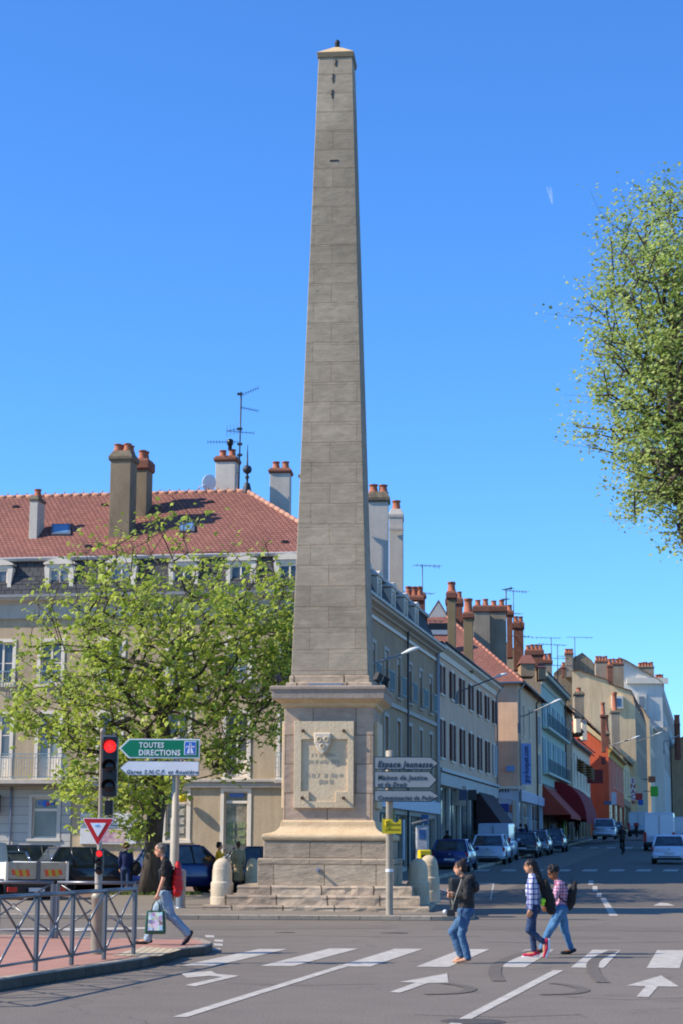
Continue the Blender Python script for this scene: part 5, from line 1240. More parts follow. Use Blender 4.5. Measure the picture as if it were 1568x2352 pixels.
def small_dormer(hh,px0,px1,pyt,pym,pyb,Y,roofm,wallm):
    a=P(px0,pyb,Y);b=P(px1,pyb,Y);m=P(px0,pym,Y); mb=MB(); mb.box(a.x,Y,a.z,b.x,Y+2,m.z); d=mb.build('dormer',wallm,hh.e,world=True)
    t=P(px0,pyt,Y); mb=MB(); w_=b.x-a.x; o=.12*w_
    mb.add([(a.x-o,Y-o,m.z),(b.x+o,Y-o,m.z),(b.x+o,Y+2,m.z),(a.x-o,Y+2,m.z),(a.x+w_*.25,Y+1.2,t.z),(b.x-w_*.1,Y+1.2,t.z)],[(0,1,5,4),(1,2,5),(2,3,4,5),(3,0,4)]); mb.build('dormer_roof',roofm,d,world=True)
    mb=MB(); mb.box(b.x-.0,Y+.3,a.z+.3,b.x+.02,Y+1.2,m.z-.15); mb.build('pane',M_glass,d,world=True)
small_dormer(h,1195,1226,1500,1524,1553,h.y0+5,M_tile,M_beige2); small_dormer(h,1236,1252,1519,1534,1560,h.y0+12,M_tile,M_beige2)
# side wall signs
Ys=h.y0-.15
def wallsign(px0,px1,py0,py1,m,name='wall_sign',Y=None): return h.hsign(px0,px1,py0,py1,Y or Ys,m,name,.06)
M_lilac=plain('lilac_sign',(.28,.32,.48),.5); M_navy=plain('navy_text',(.02,.03,.12),.5)
mb=MB(); 
Yw=h.y0-.35
a=P(1128,2000,Yw); b=P(1190,1812,Yw); mb.box(a.x,Yw,h.zg,b.x,Yw+.2,P(1190,1812,Yw).z); mb.build('shop_surround',plain('pale_blue_shopfront',(.52,.54,.58),.7),h.e,world=True)
# (opening behind the glass)
Ys=Yw-.06
s,a,b=wallsign(1128,1174,1813,1836,plain('pale_lilac_sign',(.55,.58,.66),.5),Y=Ys)
text('guy-hoquet.com',.62,M_navy,s,Matrix.Translation((b.x-.15,Ys-.01,a.z+.45))@FRONT,align='RIGHT',fit=None,bold=.01,world=True)
wallsign(1148,1167,1846,1866,plain('blue_sign',(.01,.03,.22),.4),Y=Ys-.3); wallsign(1145,1166,1868,1890,M_glass,'shop_window'); wallsign(1169,1176,1848,1866,plain('poster_red',(.4,.12,.08),.6))
for px0,px1 in ((1176,1185),): wallsign(px0,px1,1838,1915,mat('pale_rusticated_pier',(.5,.5,.48),.8),'pier')
wallsign(1161,1180,1759,1772,plain('street_name_blue',(.16,.32,.55),.5),'street_name_plate',Y=h.y0-.05); 
mb=MB(); a=P(1127,1812,h.y0-.6); b=P(1206,1806,h.y0-.6); mb.box(a.x,h.y0-.7,a.z,b.x,h.y0,b.z); mb.cur=0; mb.build('canopy',M_trim,h.e,world=True)
# vertical blue banner on the street front corner
Yb=h.y0+1.0; a=P(1196.5,1802,Yb); b=P(1218,1707.5,Yb)
mb=MB(); mb.box(a.x,Yb,a.z,b.x,Yb+.12,b.z); s=mb.build('vertical_sign',plain('mid_blue_sign',(.24,.36,.68),.5),h.e,world=True)
Mt=Matrix.Translation((b.x-.17,Yb-.012,a.z+.12))@Matrix.Rotation(R(-90),4,'Y')@FRONT
text('guy-hoquet.com',.46,M_navy,s,Mt,fit=(b.z-a.z)-.3,bold=.012,world=True)
h.shopfront(zs_,2,plain('pale_frame',(.45,.48,.52),.6),plain('pale_blue_shopfront',(.52,.54,.58),.7),plain('lilac_fascia',(.38,.36,.44),.6))
# chimneys behind / on B3
h.chim(1026,1062,1372,1455,yb3+9,1.4,M_brick,M_brick,(3,1),capstyle='flat',pot_h=0.46,pot_r=0.17,cap_h=.5)
h.chim(1089,1126,1390,1515,yb3+8.5,1.3,M_greyren,M_brick,(2,1),capstyle='flat',pot_h=0.49,pot_r=0.19,cap_h=.5,rz=R(-4))
h.chim(1126,1164,1390,1520,yb3+10,1.5,M_greyren,M_brick,(2,1),capstyle='flat',pot_h=0.49,pot_r=0.19,cap_h=.5,rz=R(-4))
h.chim(1165,1178,1401,1500,yb3+12,1.2,M_brick,M_brick,(1,2),capstyle='flat',pot_h=0.40,pot_r=0.17,cap_h=.4)
h.chim(1180,1203,1428,1530,yb3+14,1.0,M_brick,M_brick,(2,1),capstyle='flat',pot_h=0.46,pot_r=0.17,cap_h=.5)
antenna(h.e,P(1178,1400,132).x,132,P(1182,1430,132).z,P(1180,1356,132).z,R(30),3,1.6,.03)
antenna(h.e,P(1161,1400,131).x,131,P(1161,1400,131).z,P(1161,1352,131).z,R(-60),2,.7,.05)
# ---- B4 blue house
M_blue=mat('turquoise_render',(.33,.52,.56),.85,col2=(.40,.60,.64),scale=.8,bump=.15,streak=.1)
h=House(B3.x1,B3.y1+.05,1299,'blue_house','tall turquoise house with balconies above a burgundy awning')
B4=h; H=h.z(1248,1548); D=10; zs_=h.z(1250,1800); rs=[];sp=[]
rows_=[(h.z(1250,1700),h.z(1250,1648)),(h.z(1272,1782),h.z(1272,1700))]
rows_=[(h.z(1250,1668),h.z(1250,1608)),(h.z(1250,1772),h.z(1250,1695))]
for k in range(5):
    x=1.7+(h.L-3.2)*k/4
    for a,b in rows_: rs.append((x-.55,x+.55,a,b)); sp.append((x,a,b))
h.walls(M_blue,H,D,rs,zb=zs_,side=M_greyren,gable=(5,h.zY(1100,1445,145)))
M_bs=plain('pale_blue_shutter',(.36,.50,.54),.6)
for x,a,b in sp: h.win(x,1.1,a,b,surround=mat('pale_turquoise_trim',(.45,.60,.62),.8),shut=M_bs,bal=False)
for a,b in rows_:
    mb=MB(); mb.box(.5,-.5,a-.22,h.L-.4,-.06,a-.06); s=mb.build('balcony_slab',MATS['pale_turquoise_trim'],h.e)
    mb=MB(); mb.box(.5,-.5,a+.85,h.L-.4,-.46,a+.9)
    x=.5
    while x<h.L-.4: mb.box(x,-.49,a-.06,x+.02,-.465,a+.86); x+=.5
    mb.build('balcony_rail',plain('dark_blue_iron',(.05,.09,.11),.5),s)
h.cornice(H,.8,.5,mat('pale_turquoise_trim2',(.42,.52,.53),.8)); h.gutter(H+.05,plain('dark_gutter2',(.05,.06,.07),.5),o=.55)
h.gable_roof(M_slate,H,D,h.zY(1100,1445,145),5,over=.5); h.pipe(h.L-.2,H,plain('dark_pipe2',(.05,.05,.05),.5))
h.shopfront(zs_,4,M_soot,plain('brown_shopwood',(.12,.07,.05),.7),plain('brown_fascia',(.16,.10,.08),.7))
M_awn=mat('burgundy_awning',(.20,.014,.022),.85,col2=(.26,.02,.03),scale=2,bump=0); M_awn2=mat('red_awning',(.33,.05,.04),.85,col2=(.38,.07,.05),scale=2,bump=0)
awning(h.e,.2,h.L*.47,zs_-.1,2.35,2.0,M_awn2,False)
awning(h.e,h.L*.5,h.L+2.5,zs_+.5,2.2,2.4,M_awn,True)
mb=MB(); mb.box(h.L*.82,-.12,.2,h.L*.90,-.02,2.6); mb.build('green_door',plain('bright_green',(.06,.42,.03),.5),h.e); mb=MB(); mb.box(h.L*.95,-.12,.9,h.L*.985,-.02,2.4); mb.build('yellow_poster',M_yellow,h.e)
h.chim(1208,1248,1491,1560,h.y0+10,1.2,M_brick,M_brick,(4,1),capstyle='flat',pot_h=0.43,pot_r=0.17,cap_h=.5)
h.chim(1248,1268,1514,1570,h.y0+18,1.2,M_greyren,M_brick,(2,1),capstyle='flat',pot_h=0.53,pot_r=0.17,cap_h=.4)
for px,y0_,y1_ in ((1266,1566,1464),(1280,1566,1480)): antenna(h.e,P(px,y0_,155).x,155,P(px,y0_,155).z,P(px,y1_,155).z,R(px),3,1.7,.035)
# ---- B5 narrow tan
h=House(B4.x1,B4.y1+.05,1317,'narrow_house','narrow tan house squeezed between the blue house and a white one',cat='house'); B5=h
H=h.z(1300,1622); zs_=h.z(1300,1800)
rs=[(x-.45,x+.45,a,b) for x in (1.8,h.L-1.8) for a,b in ((h.z(1300,1700),h.z(1300,1650)),(h.z(1300,1790),h.z(1300,1730)))]
h.walls(M_beige2,H,9,rs,zb=zs_,gable=(4.5,H+2.6))
for a,b,c,d in rs: window(h.e,a,b,c,d,surround=M_trimg,simple=True)
h.gable_roof(M_otile,H,9,H+2.7); h.gutter(H); h.shopfront(zs_,2,M_soot,M_soot,None)
h.chim(1320,1342,1588,1640,h.y0+3,1.4,M_greyren,M_conc,(1,1),pot_h=0.40,pot_r=0.21)
# ---- B6 white with dormer
h=House(B5.x1,B5.y1+.05,1357,'white_house','low white house with a slate mansard dormer and patterned flags'); B6=h
H=h.z(1317,1698); zs_=h.z(1317,1815); rs=[]
for k in range(6):
    x=1.8+(h.L-3.4)*k/5; rs.append((x-.5,x+.5,h.z(1317,1800),h.z(1317,1728)))
M_ww=mat('off_white_render',(.70,.67,.60),.9,col2=(.78,.75,.68),scale=1,bump=.2,streak=.1)
h.walls(M_ww,H,9,rs,zb=zs_,gable=(4.5,H+4))
for a,b,c,d in rs: window(h.e,a,b,c,d,surround=M_trim,simple=False)
h.gable_roof(M_slate,H,9,H+4.2,4.5); h.gutter(H,plain('dark_gutter3',(.04,.04,.04),.5)); h.cornice(H,.4,.3)
h.shopfront(zs_,5,M_soot,M_beige2,plain('dark_fascia',(.05,.045,.04),.6))
for px in (1322,1336): small_dormer(h,px,px+11,1632 if px==1322 else 1650,1640 if px==1322 else 1658,1682 if px==1322 else 1700,h.Y(px)+.6,M_slate,M_ww)
h.chim(1382,1392,1640,1720,h.Y(1340)+6,1.2,M_brick,M_brick,(1,1),capstyle='flat',pot_h=1.20,pot_r=0.21)
mb=MB(); a=P(1307,1682,h.y0+6); 
small_dormer(h,1305,1337,1664,1682,1690,h.y0+5,M_tile,M_otile)
M_flag=brickmat('patterned_flag',(.02,.02,.02),(.03,.025,.02),(.30,.20,.12),.5,.22,ms=.05,offset=.5,bump=0,var=.05)
for i,(pa,pb,py) in enumerate(((1324,1345,1740),(1342,1364,1752))):
    Yf=h.Y(1325)+i*5; mb=MB(); n=8
    A=P(pa,py,Yf);B=P(pb,py+14,Yf)
    vs=[]
    for k in range(n+1):
        t=k/n; x=A.x+(B.x-A.x)*t; y=Yf+.25*math.sin(t*7); z=A.z+(B.z-A.z)*t; vs+=[(x,y,z),(x,y,z-1.15)]
    mb.add(vs,[(2*k,2*k+1,2*k+3,2*k+2) for k in range(n)]); f_=mb.build('flag',M_flag,h.e,world=True); f_.modifiers.new('thick','SOLIDIFY').thickness=.02
mb=MB(); mb.box(h.L*.75,-1.6,H-3.2,h.L*.75+.12,-.1,H-1.9); mb.build('hanging_sign',plain('dark_red_sign',(.18,.02,.02),.5),h.e)
# ---- B7 red house
M_rd=mat('orange_red_render',(.58,.12,.06),.85,col2=(.66,.16,.08),scale=.8,bump=.15,streak=.15)
y7=B6.y1+2; h=House(XR(1400)*y7,y7,1434,'red_house','bright orange-red house with yellow cornice half way up the street'); B7=h
H=h.z(1400,1718); zs_=h.z(1400,1822); rs=[(x-.7,x+.7,h.z(1400,1800),h.z(1400,1740)) for x in [h.L*t for t in (.3,.5,.7,.88)]]
h.walls(M_rd,H,9,rs,zb=zs_,gable=(4.5,H+3.5))
for a,b,c,d in rs: window(h.e,a,b,c,d,surround=M_trim,glass=M_glassb,simple=True)
h.gable_roof(M_otile,H,9,H+3.6); h.cornice(H,.9,.4,plain('yellow_cornice',(.55,.36,.08),.8)); h.gutter(H+.1,plain('dk4',(.05,.05,.05),.5))
h.shopfront(zs_,3,M_soot,M_rd,None)
h.chim(1386,1400,1680,1730,h.y0+4,1.3,M_brick,M_conc,(1,1),pot_h=1.76,pot_r=0.30)
h.hsign(1380,1390,1738,1756,h.y0-6,plain('dark_red_sign2',(.22,.03,.025),.5)); h.hsign(1403,1414,1820,1848,h.y0-1,plain('white_sign',(.6,.6,.62),.5)); h.hsign(1386,1403,1840,1848,h.y0-8,plain('blue_grey_sign',(.08,.12,.2),.5))
# ---- B8 yellow house
M_yr=mat('pale_yellow_render',(.66,.56,.34),.85,col2=(.74,.64,.42),scale=.8,bump=.15,streak=.12)
h=House(B7.x1,B7.y1+.05,1456,'yellow_house','pale yellow house beyond the red one with a vertical red snack sign'); B8=h
H=h.z(1436,1738); zs_=h.z(1436,1835); rs=[(x-.8,x+.8,h.z(1436,1820),h.z(1436,1765)) for x in [h.L*t for t in (.2,.45,.7,.9)]]
h.walls(M_yr,H,9,rs,zb=zs_,gable=(4.5,H+4))
for a,b,c,d in rs: window(h.e,a,b,c,d,surround=M_trim,simple=True,glass=M_glassb)
h.gable_roof(M_otile,H,9,H+4.4); h.gutter(H); h.shopfront(zs_,3,M_soot,M_beige2,None)
s,a,b=h.hsign(1448,1457,1786,1838,h.Y(1440)-6,M_white); 
for i,ch in enumerate('SNACK'): text(ch,.72,plain('red_letters',(.35,.02,.03),.5),s,Matrix.Translation(((a.x+b.x)/2,h.Y(1440)-6.02,b.z-.62-i*.62))@FRONT,align='CENTER',bold=.02,world=True)
# ---- tall profile blocks further up
def block(name,label,poly,Y,L,side,front,roof,pxc,rows_,nwin,ww=.9,glassm=M_glassb,shutm=None,cat='house'):
    """gable outline poly in photo px (first point = street-side eave corner), extruded up the street"""
    c=P(poly[0][0],poly[0][1],Y); zg=gz(Y); e=empty(name,(c.x,Y,zg),UA,label,cat,'houses along the shopping street')
    Pw=[P(a,b,Y) for a,b in poly]; bot0=Vector((Pw[0].x,Y,zg-1)); bot1=Vector((Pw[-1].x,Y,zg-1)); d=u2*L
    mb=MB(); ring_=[bot1,bot0]+Pw; mb.add(ring_,[tuple(range(len(ring_)))[::-1]]); mb.build('gable_wall',side,e,world=True); mb=MB(); mb.add([p+d for p in ring_],[tuple(range(len(ring_)))]); mb.build('rear_wall',side,e,world=True)
    mb=MB(); 
    for p,q in zip(Pw[:-1],Pw[1:]):
        if abs(p.x-q.x)<.05 : mb.cur=1
        else: mb.cur=0
        up=Vector((0,0,.12)); mb.quad(p+up-d*.005,p+up+d,q+up+d,q+up-d*.005); mb.quad(p-d*.005,p+up-d*.005,q+up-d*.005,q-d*.005)
    mb.build('roof',[roof,side],e,world=True)
    Hh=c.z-zg; rs=[]
    for (pa,pb) in rows_:
        z0=P(poly[0][0],pb,Y).z-zg; z1=P(poly[0][0],pa,Y).z-zg
        for k in range(nwin): x=L*(k+.7)/(nwin+.4); rs.append((x-ww/2,x+ww/2,z0,z1))
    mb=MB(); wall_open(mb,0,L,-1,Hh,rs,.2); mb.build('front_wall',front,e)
    for a,b,c_,d_ in rs: window(e,a,b,c_,d_,surround=M_trimg,simple=True,glass=glassm,shut=shutm)
    return e
M_crm=mat('cream_yellow_render',(.74,.58,.38),.9,col2=(.84,.68,.47),scale=.35,bump=.15,fine=.04,streak=.18)
h=B8
e=block('cream_house','tall cream gabled house with a square blue window in its side wall',[(1457,1618),(1449,1588),(1399,1572),(1392,1562),(1327,1541),(1312,1543)],238,40,M_crm,M_beige,M_otile,1457,[(1648,1700),(1720,1775)],8,1.2)
class HH: pass
def fch(e,px0,px1,yt,yb,Y,dl,body,cap,np_,**k):
    w_=P(px1,yb,Y).x-P(px0,yb,Y).x; c=P((px0+px1)/2,yb,Y); zt=P((px0+px1)/2,yt,Y).z; k.setdefault('rz',R(-5)); k.setdefault('capstyle','flat'); return chimney(e,c.x,Y+dl/2,c.z-.3,zt,w_,dl,body,cap,np_,**k)
fch(e,1370,1399,1516,1575,240,3,M_greyren,M_brick,(4,1),pot_h=0.66,pot_r=0.21); fch(e,1401,1435,1522,1590,244,4,M_greyren,M_brick,(4,1),pot_h=0.73,pot_r=0.24)
fch(e,1396,1408,1526,1565,239,2,M_brick,M_brick,(1,1),pot_h=0.73,pot_r=0.26)
fch(e,1406,1425,1632,1745,215,2,M_greyren,M_conc,(1,1),pot_h=2.08,pot_r=0.30)
q0=P(1402,1621,237.9); q1=P(1431,1594,237.9)
q0=P(1409,1622,237.8); q1=P(1424,1604,237.8); mb=MB(); mb.box(q0.x-.3,237.7,q0.z-.3,q1.x+.3,237.98,q1.z+.3); wf=mb.build('side_window',M_trim,e,world=True); mb=MB(); mb.box(q0.x,237.66,q0.z,q1.x,237.71,q1.z); mb.build('pane',plain('blue_pane',(.06,.12,.22),.1),wf,world=True)
e=block('grey_gabled_house','grey-brown rendered gable house behind the cream house',[(1385,1562),(1357,1518),(1336,1501),(1297,1524),(1270,1549)],252,20,mat('grey_brown_render',(.30,.265,.215),.9,col2=(.38,.34,.275),scale=.4,bump=.2,streak=.25),M_beige2,M_ytile,1400,[],0)
fch(e,1299,1317,1498,1550,250,2,M_greyren,M_brick,(3,1),pot_h=0.59,pot_r=0.24); fch(e,1291,1297,1530,1550,250,1.5,M_brick,M_brick,(1,1),pot_h=0.59,pot_r=0.24)
antenna(e,P(1319,1500,250).x,250,P(1319,1520,250).z,P(1320,1463,250).z,R(10),3,2.6,.05)
e=block('end_house','cream house with brown gutter beside the tall cream gable',[(1490,1652),(1470,1622),(1452,1612)],281,28,M_crm,M_ww,M_otile,1490,[(1668,1710),(1730,1780)],5,1.3)
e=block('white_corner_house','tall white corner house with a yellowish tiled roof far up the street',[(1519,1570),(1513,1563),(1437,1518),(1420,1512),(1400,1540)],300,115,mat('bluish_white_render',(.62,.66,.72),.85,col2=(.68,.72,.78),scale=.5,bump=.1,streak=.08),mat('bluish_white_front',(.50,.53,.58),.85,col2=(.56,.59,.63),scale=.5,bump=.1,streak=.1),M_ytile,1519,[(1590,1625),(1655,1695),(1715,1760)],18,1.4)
a=P(1437,1570,299.9); b=P(1521,1563,299.9); mb=MB(); mb.box(a.x,299.5,a.z,b.x+.8,300,b.z+.4); mb.build('cornice',M_trim,e,world=True); a=P(1500,1680,299.9); b=P(1521,1674,299.9); mb=MB(); mb.box(a.x,299.3,a.z,b.x+.6,300,b.z+.2); mb.build('string_course',M_trimg,e,world=True)
q0=P(1466,1625,299.8); q1=P(1477,1600,299.8); mb=MB(); mb.box(q0.x-.4,299.6,q0.z-.4,q1.x+.4,299.9,q1.z+.4); wf=mb.build('side_window',M_trim,e,world=True); mb=MB(); mb.box(q0.x,299.5,q0.z,q1.x,299.62,q1.z); mb.build('pane',M_glassb,wf,world=True)
fch(e,1468,1503,1530,1570,308,3,M_greyren,M_conc,(5,1),pot_h=0.79,pot_r=0.30); fch(e,1508,1526,1558,1600,330,3,M_brick,M_brick,(3,1),pot_h=0.79,pot_r=0.30)
e=block('far_house','farthest tan house with a brick chimney at the right edge of the street',[(1590,1745),(1575,1690),(1552,1700),(1540,1720)],345,60,M_beige2,M_beige2,M_otile,1590,[],0)
fch(e,1554,1564,1662,1740,338,3,M_brick,M_brick,(2,1),pot_h=1.60,pot_r=0.34)
e=block('far_terrace','pale houses closing the far end of the street',[(1640,1790),(1610,1730),(1560,1725),(1548,1770)],380,30,M_beige2,M_beige2,M_otile,1640,[],0,cat='terrace')
# shop signs hanging at the far end
def hang(name,label,px0,px1,py0,py1,Y,m):
    a=P(px0,py1,Y); b=P(px1,py0,Y); e=empty(name,((a.x+b.x)/2,Y,a.z),0,label,'shop sign'); mb=MB(); mb.box(a.x,Y,a.z,b.x,Y+.15,b.z); mb.build('sign_panel',m,e,world=True,bevel=.03); mb=MB(); mb.box(a.x-.8,Y+.05,(a.z+b.z)/2-.04,a.x,Y+.1,(a.z+b.z)/2+.04); mb.build('bracket',M_iron,e,world=True); return e
hang('hanging_sign','bright green square shop sign in front of the white corner house',1493,1510,1806,1829,232,plain('bright_green',(.06,.42,.03),.5))
hang('hanging_sign','small blue square sign low beside the red oval sign',1465,1476,1837,1849,225,plain('blue_sign2',(.02,.09,.4),.5))
hang('hanging_sign','red oval tobacconist style sign under the cream houses',1456,1474,1822,1838,228,plain('red_sign2',(.4,.03,.02),.5))
hang('hanging_sign','brown square sign high above the green shop sign',1488,1504,1783,1797,234,plain('brown_sign',(.3,.10,.04),.5))
# ---------------------------------------------------------------- street lamps on wall brackets
M_lamp=plain('lamp_head_cream',(.66,.66,.60),.35)
def lamp(label,wall,elbow,head0,head1,Y0,Y1,drop=None,th=.035):
    a=P(*elbow,Y0); b=P(*head0,Y1); c=P(*head1,Y1+.2)
    e=empty('street_lamp',(a.x,a.y,a.z),0,label,'street lamp','street lamps on long bracket arms')
    mb=MB(); pts=[a,b]
    if drop: w=P(*drop,Y0); pts=[w,Vector((w.x,w.y,a.z-.12)),Vector((w.x+.06,w.y,a.z-.03)),a,b]
    mb.tube(pts,th,8); mb.build('arm',M_grey,e,world=True)
    d=(c-b).normalized(); L=(c-b).length; mb=MB(); q=d.to_track_quat('X','Z').to_matrix().to_4x4(); mb.T=Matrix.Translation(b)@q
    pr=[(0,.04,.04),(.12*L,.055,.05),(.25*L,.10,.07),(.5*L,.15,.10),(.75*L,.14,.09),(.95*L,.07,.05),(L,.02,.02)]
    vs=[];n=12
    for x,ry,rz2 in pr:
        for k in range(n): t=2*math.pi*k/n; vs.append((x,ry*math.cos(t),rz2*(math.sin(t) if math.sin(t)>0 else .45*math.sin(t))))
    mb.smooth=True; mb.add(vs,[(i*n+k,i*n+(k+1)%n,(i+1)*n+(k+1)%n,(i+1)*n+k) for i in range(len(pr)-1) for k in range(n)]); mb.smooth=False; mb.build('lamp_head',M_lamp,e,world=True)
    if drop:
        mb=MB(); mb.box(w.x-.12,w.y-.03,w.z-.1,w.x+.06,w.y+.1,w.z+.5); mb.build('bracket',M_grey,e,world=True)
    return e
lamp('long-armed street lamp nearest the obelisk, its post hidden behind the pedestal',None,(846,1528),(920,1503),(963,1488),60,60.5,drop=(838,1990))
lamp('street lamp on the pinkish house with dark red shutters',None,(1060,1586),(1132,1558),(1164,1547),94,90,drop=(1049,1612))
lamp('street lamp on the corner of the house with the vertical blue sign',None,(1203,1644),(1261,1617),(1289,1606),115,109,drop=(1192,1680))
lamp('street lamp arching over the red house',None,(1402,1712),(1447,1698),(1469,1690),190,182,drop=(1399,1735),th=.055)
lamp('small far street lamp in front of the white corner house',None,(1461,1704),(1502,1688),(1521,1681),230,222,th=.06)
lamp('street lamp at the right edge beyond the white corner house',None,(1530,1702),(1560,1688),(1590,1677),298,300,drop=(1524,1730),th=.08)
# ================================================================ TREES
def leafmat(name,c1,c2,trans=.35):
    m=bpy.data.materials.new(name); m.use_nodes=True; nt=m.node_tree; b=nt.nodes['Principled BSDF']; out=nt.nodes['Material Output']
    b.inputs['Roughness'].default_value=.5; b.inputs['Specular IOR Level'].default_value=.3
    gi=_n(nt,'ShaderNodeNewGeometry'); cr=_n(nt,'ShaderNodeValToRGB'); cr.color_ramp.elements[0].color=(*c1,1); cr.color_ramp.elements[1].color=(*c2,1)
    nt.links.new(gi.outputs['Random Per Island'],cr.inputs[0]); 
    tc=_n(nt,'ShaderNodeTexCoord'); no=_n(nt,'ShaderNodeTexNoise'); no.inputs['Scale'].default_value=.7; nt.links.new(tc.outputs['Object'],no.inputs['Vector'])
    mr=_n(nt,'ShaderNodeMapRange'); mr.inputs[1].default_value=.3; mr.inputs[2].default_value=.7; mr.inputs[3].default_value=.72; mr.inputs[4].default_value=1.25; nt.links.new(no.outputs['Fac'],mr.inputs[0])
    vm=_n(nt,'ShaderNodeVectorMath',operation='SCALE'); nt.links.new(cr.outputs[0],vm.inputs[0]); nt.links.new(mr.outputs[0],vm.inputs['Scale'])
    nt.links.new(vm.outputs[0],b.inputs['Base Color'])
    tr=_n(nt,'ShaderNodeBsdfTranslucent'); nt.links.new(vm.outputs[0],tr.inputs['Color']); mx=_n(nt,'ShaderNodeMixShader'); mx.inputs[0].default_value=trans
    nt.links.new(b.outputs[0],mx.inputs[1]); nt.links.new(tr.outputs[0],mx.inputs[2]); nt.links.new(mx.outputs[0],out.inputs[0]); return m
M_bark=mat('dark_bark',(.03,.024,.022),.95,col2=(.10,.09,.085),scale=2.5,bump=1.0,bscale=9,stretch=(3,3,.6),fine=.2)
M_bark2=mat('twig_bark',(.035,.028,.022),.95,col2=(.07,.055,.045),scale=3,bump=.3)
def grow(root,trunk,attr,rr,kpath=.35,jit=.12,up=.0):
    """greedy tree skeleton: returns nodes, parents"""
    N=[Vector(root)]+[Vector(p) for p in trunk]; par=[-1]+list(range(len(trunk))); path=[0]
    for i in range(1,len(N)): path.append(path[i-1]+(N[i]-N[par[i]]).length)
    P_=np.array([tuple(v) for v in N]); pl=np.array(path)
    first=max(1,len(trunk)-2)
    top=N[-1]; attr=sorted(attr,key=lambda a:(Vector(a)-top).length)
    tips=[]
    Pl=[P_]; 
    arr=P_.copy(); pa=pl.copy(); ok=np.zeros(len(arr),bool); ok[first:]=True
    for a in attr:
        av=np.array(tuple(a)); d=np.linalg.norm(arr-av,axis=1); below=np.maximum(0,arr[:,2]-av[2]+up)
        cost=d+kpath*pa*.25+below*.8; cost[~ok]=1e9
        j=int(cost.argmin()); A=N[j]; B=Vector(a); L=(B-A).length; k=max(1,int(L/.8)); last=j
        for i in range(1,k+1):
            t=i/k; p=A.lerp(B,t)
            if i<k: p+=Vector((rr.gauss(0,jit),rr.gauss(0,jit),rr.gauss(0,jit)-.10*L*math.sin(math.pi*t)))*min(1,L)
            N.append(p); par.append(last); pa=np.append(pa,pa[last]+(p-N[last]).length); last=len(N)-1; arr=np.vstack([arr,tuple(p)]); ok=np.append(ok,True)
        tips.append(last)
    return N,par,tips
def branch_mesh(N,par,tips,r0,rt,par_e,name,m,minr,maxr=99,expn=2.3,mb=None):
    n=len(N); w_=np.zeros(n); ch=[[] for _ in range(n)]
    for i in range(1,n): ch[par[i]].append(i)
    r=[0]*n
    for i in range(n-1,-1,-1):
        if not ch[i]: r[i]=rt**expn
        else: r[i]=sum(r[c] for c in ch[i])
    R_=[x**(1/expn) for x in r]; k=r0/R_[0]; R_=[max(rt,x*k) for x in R_]
    return R_,ch
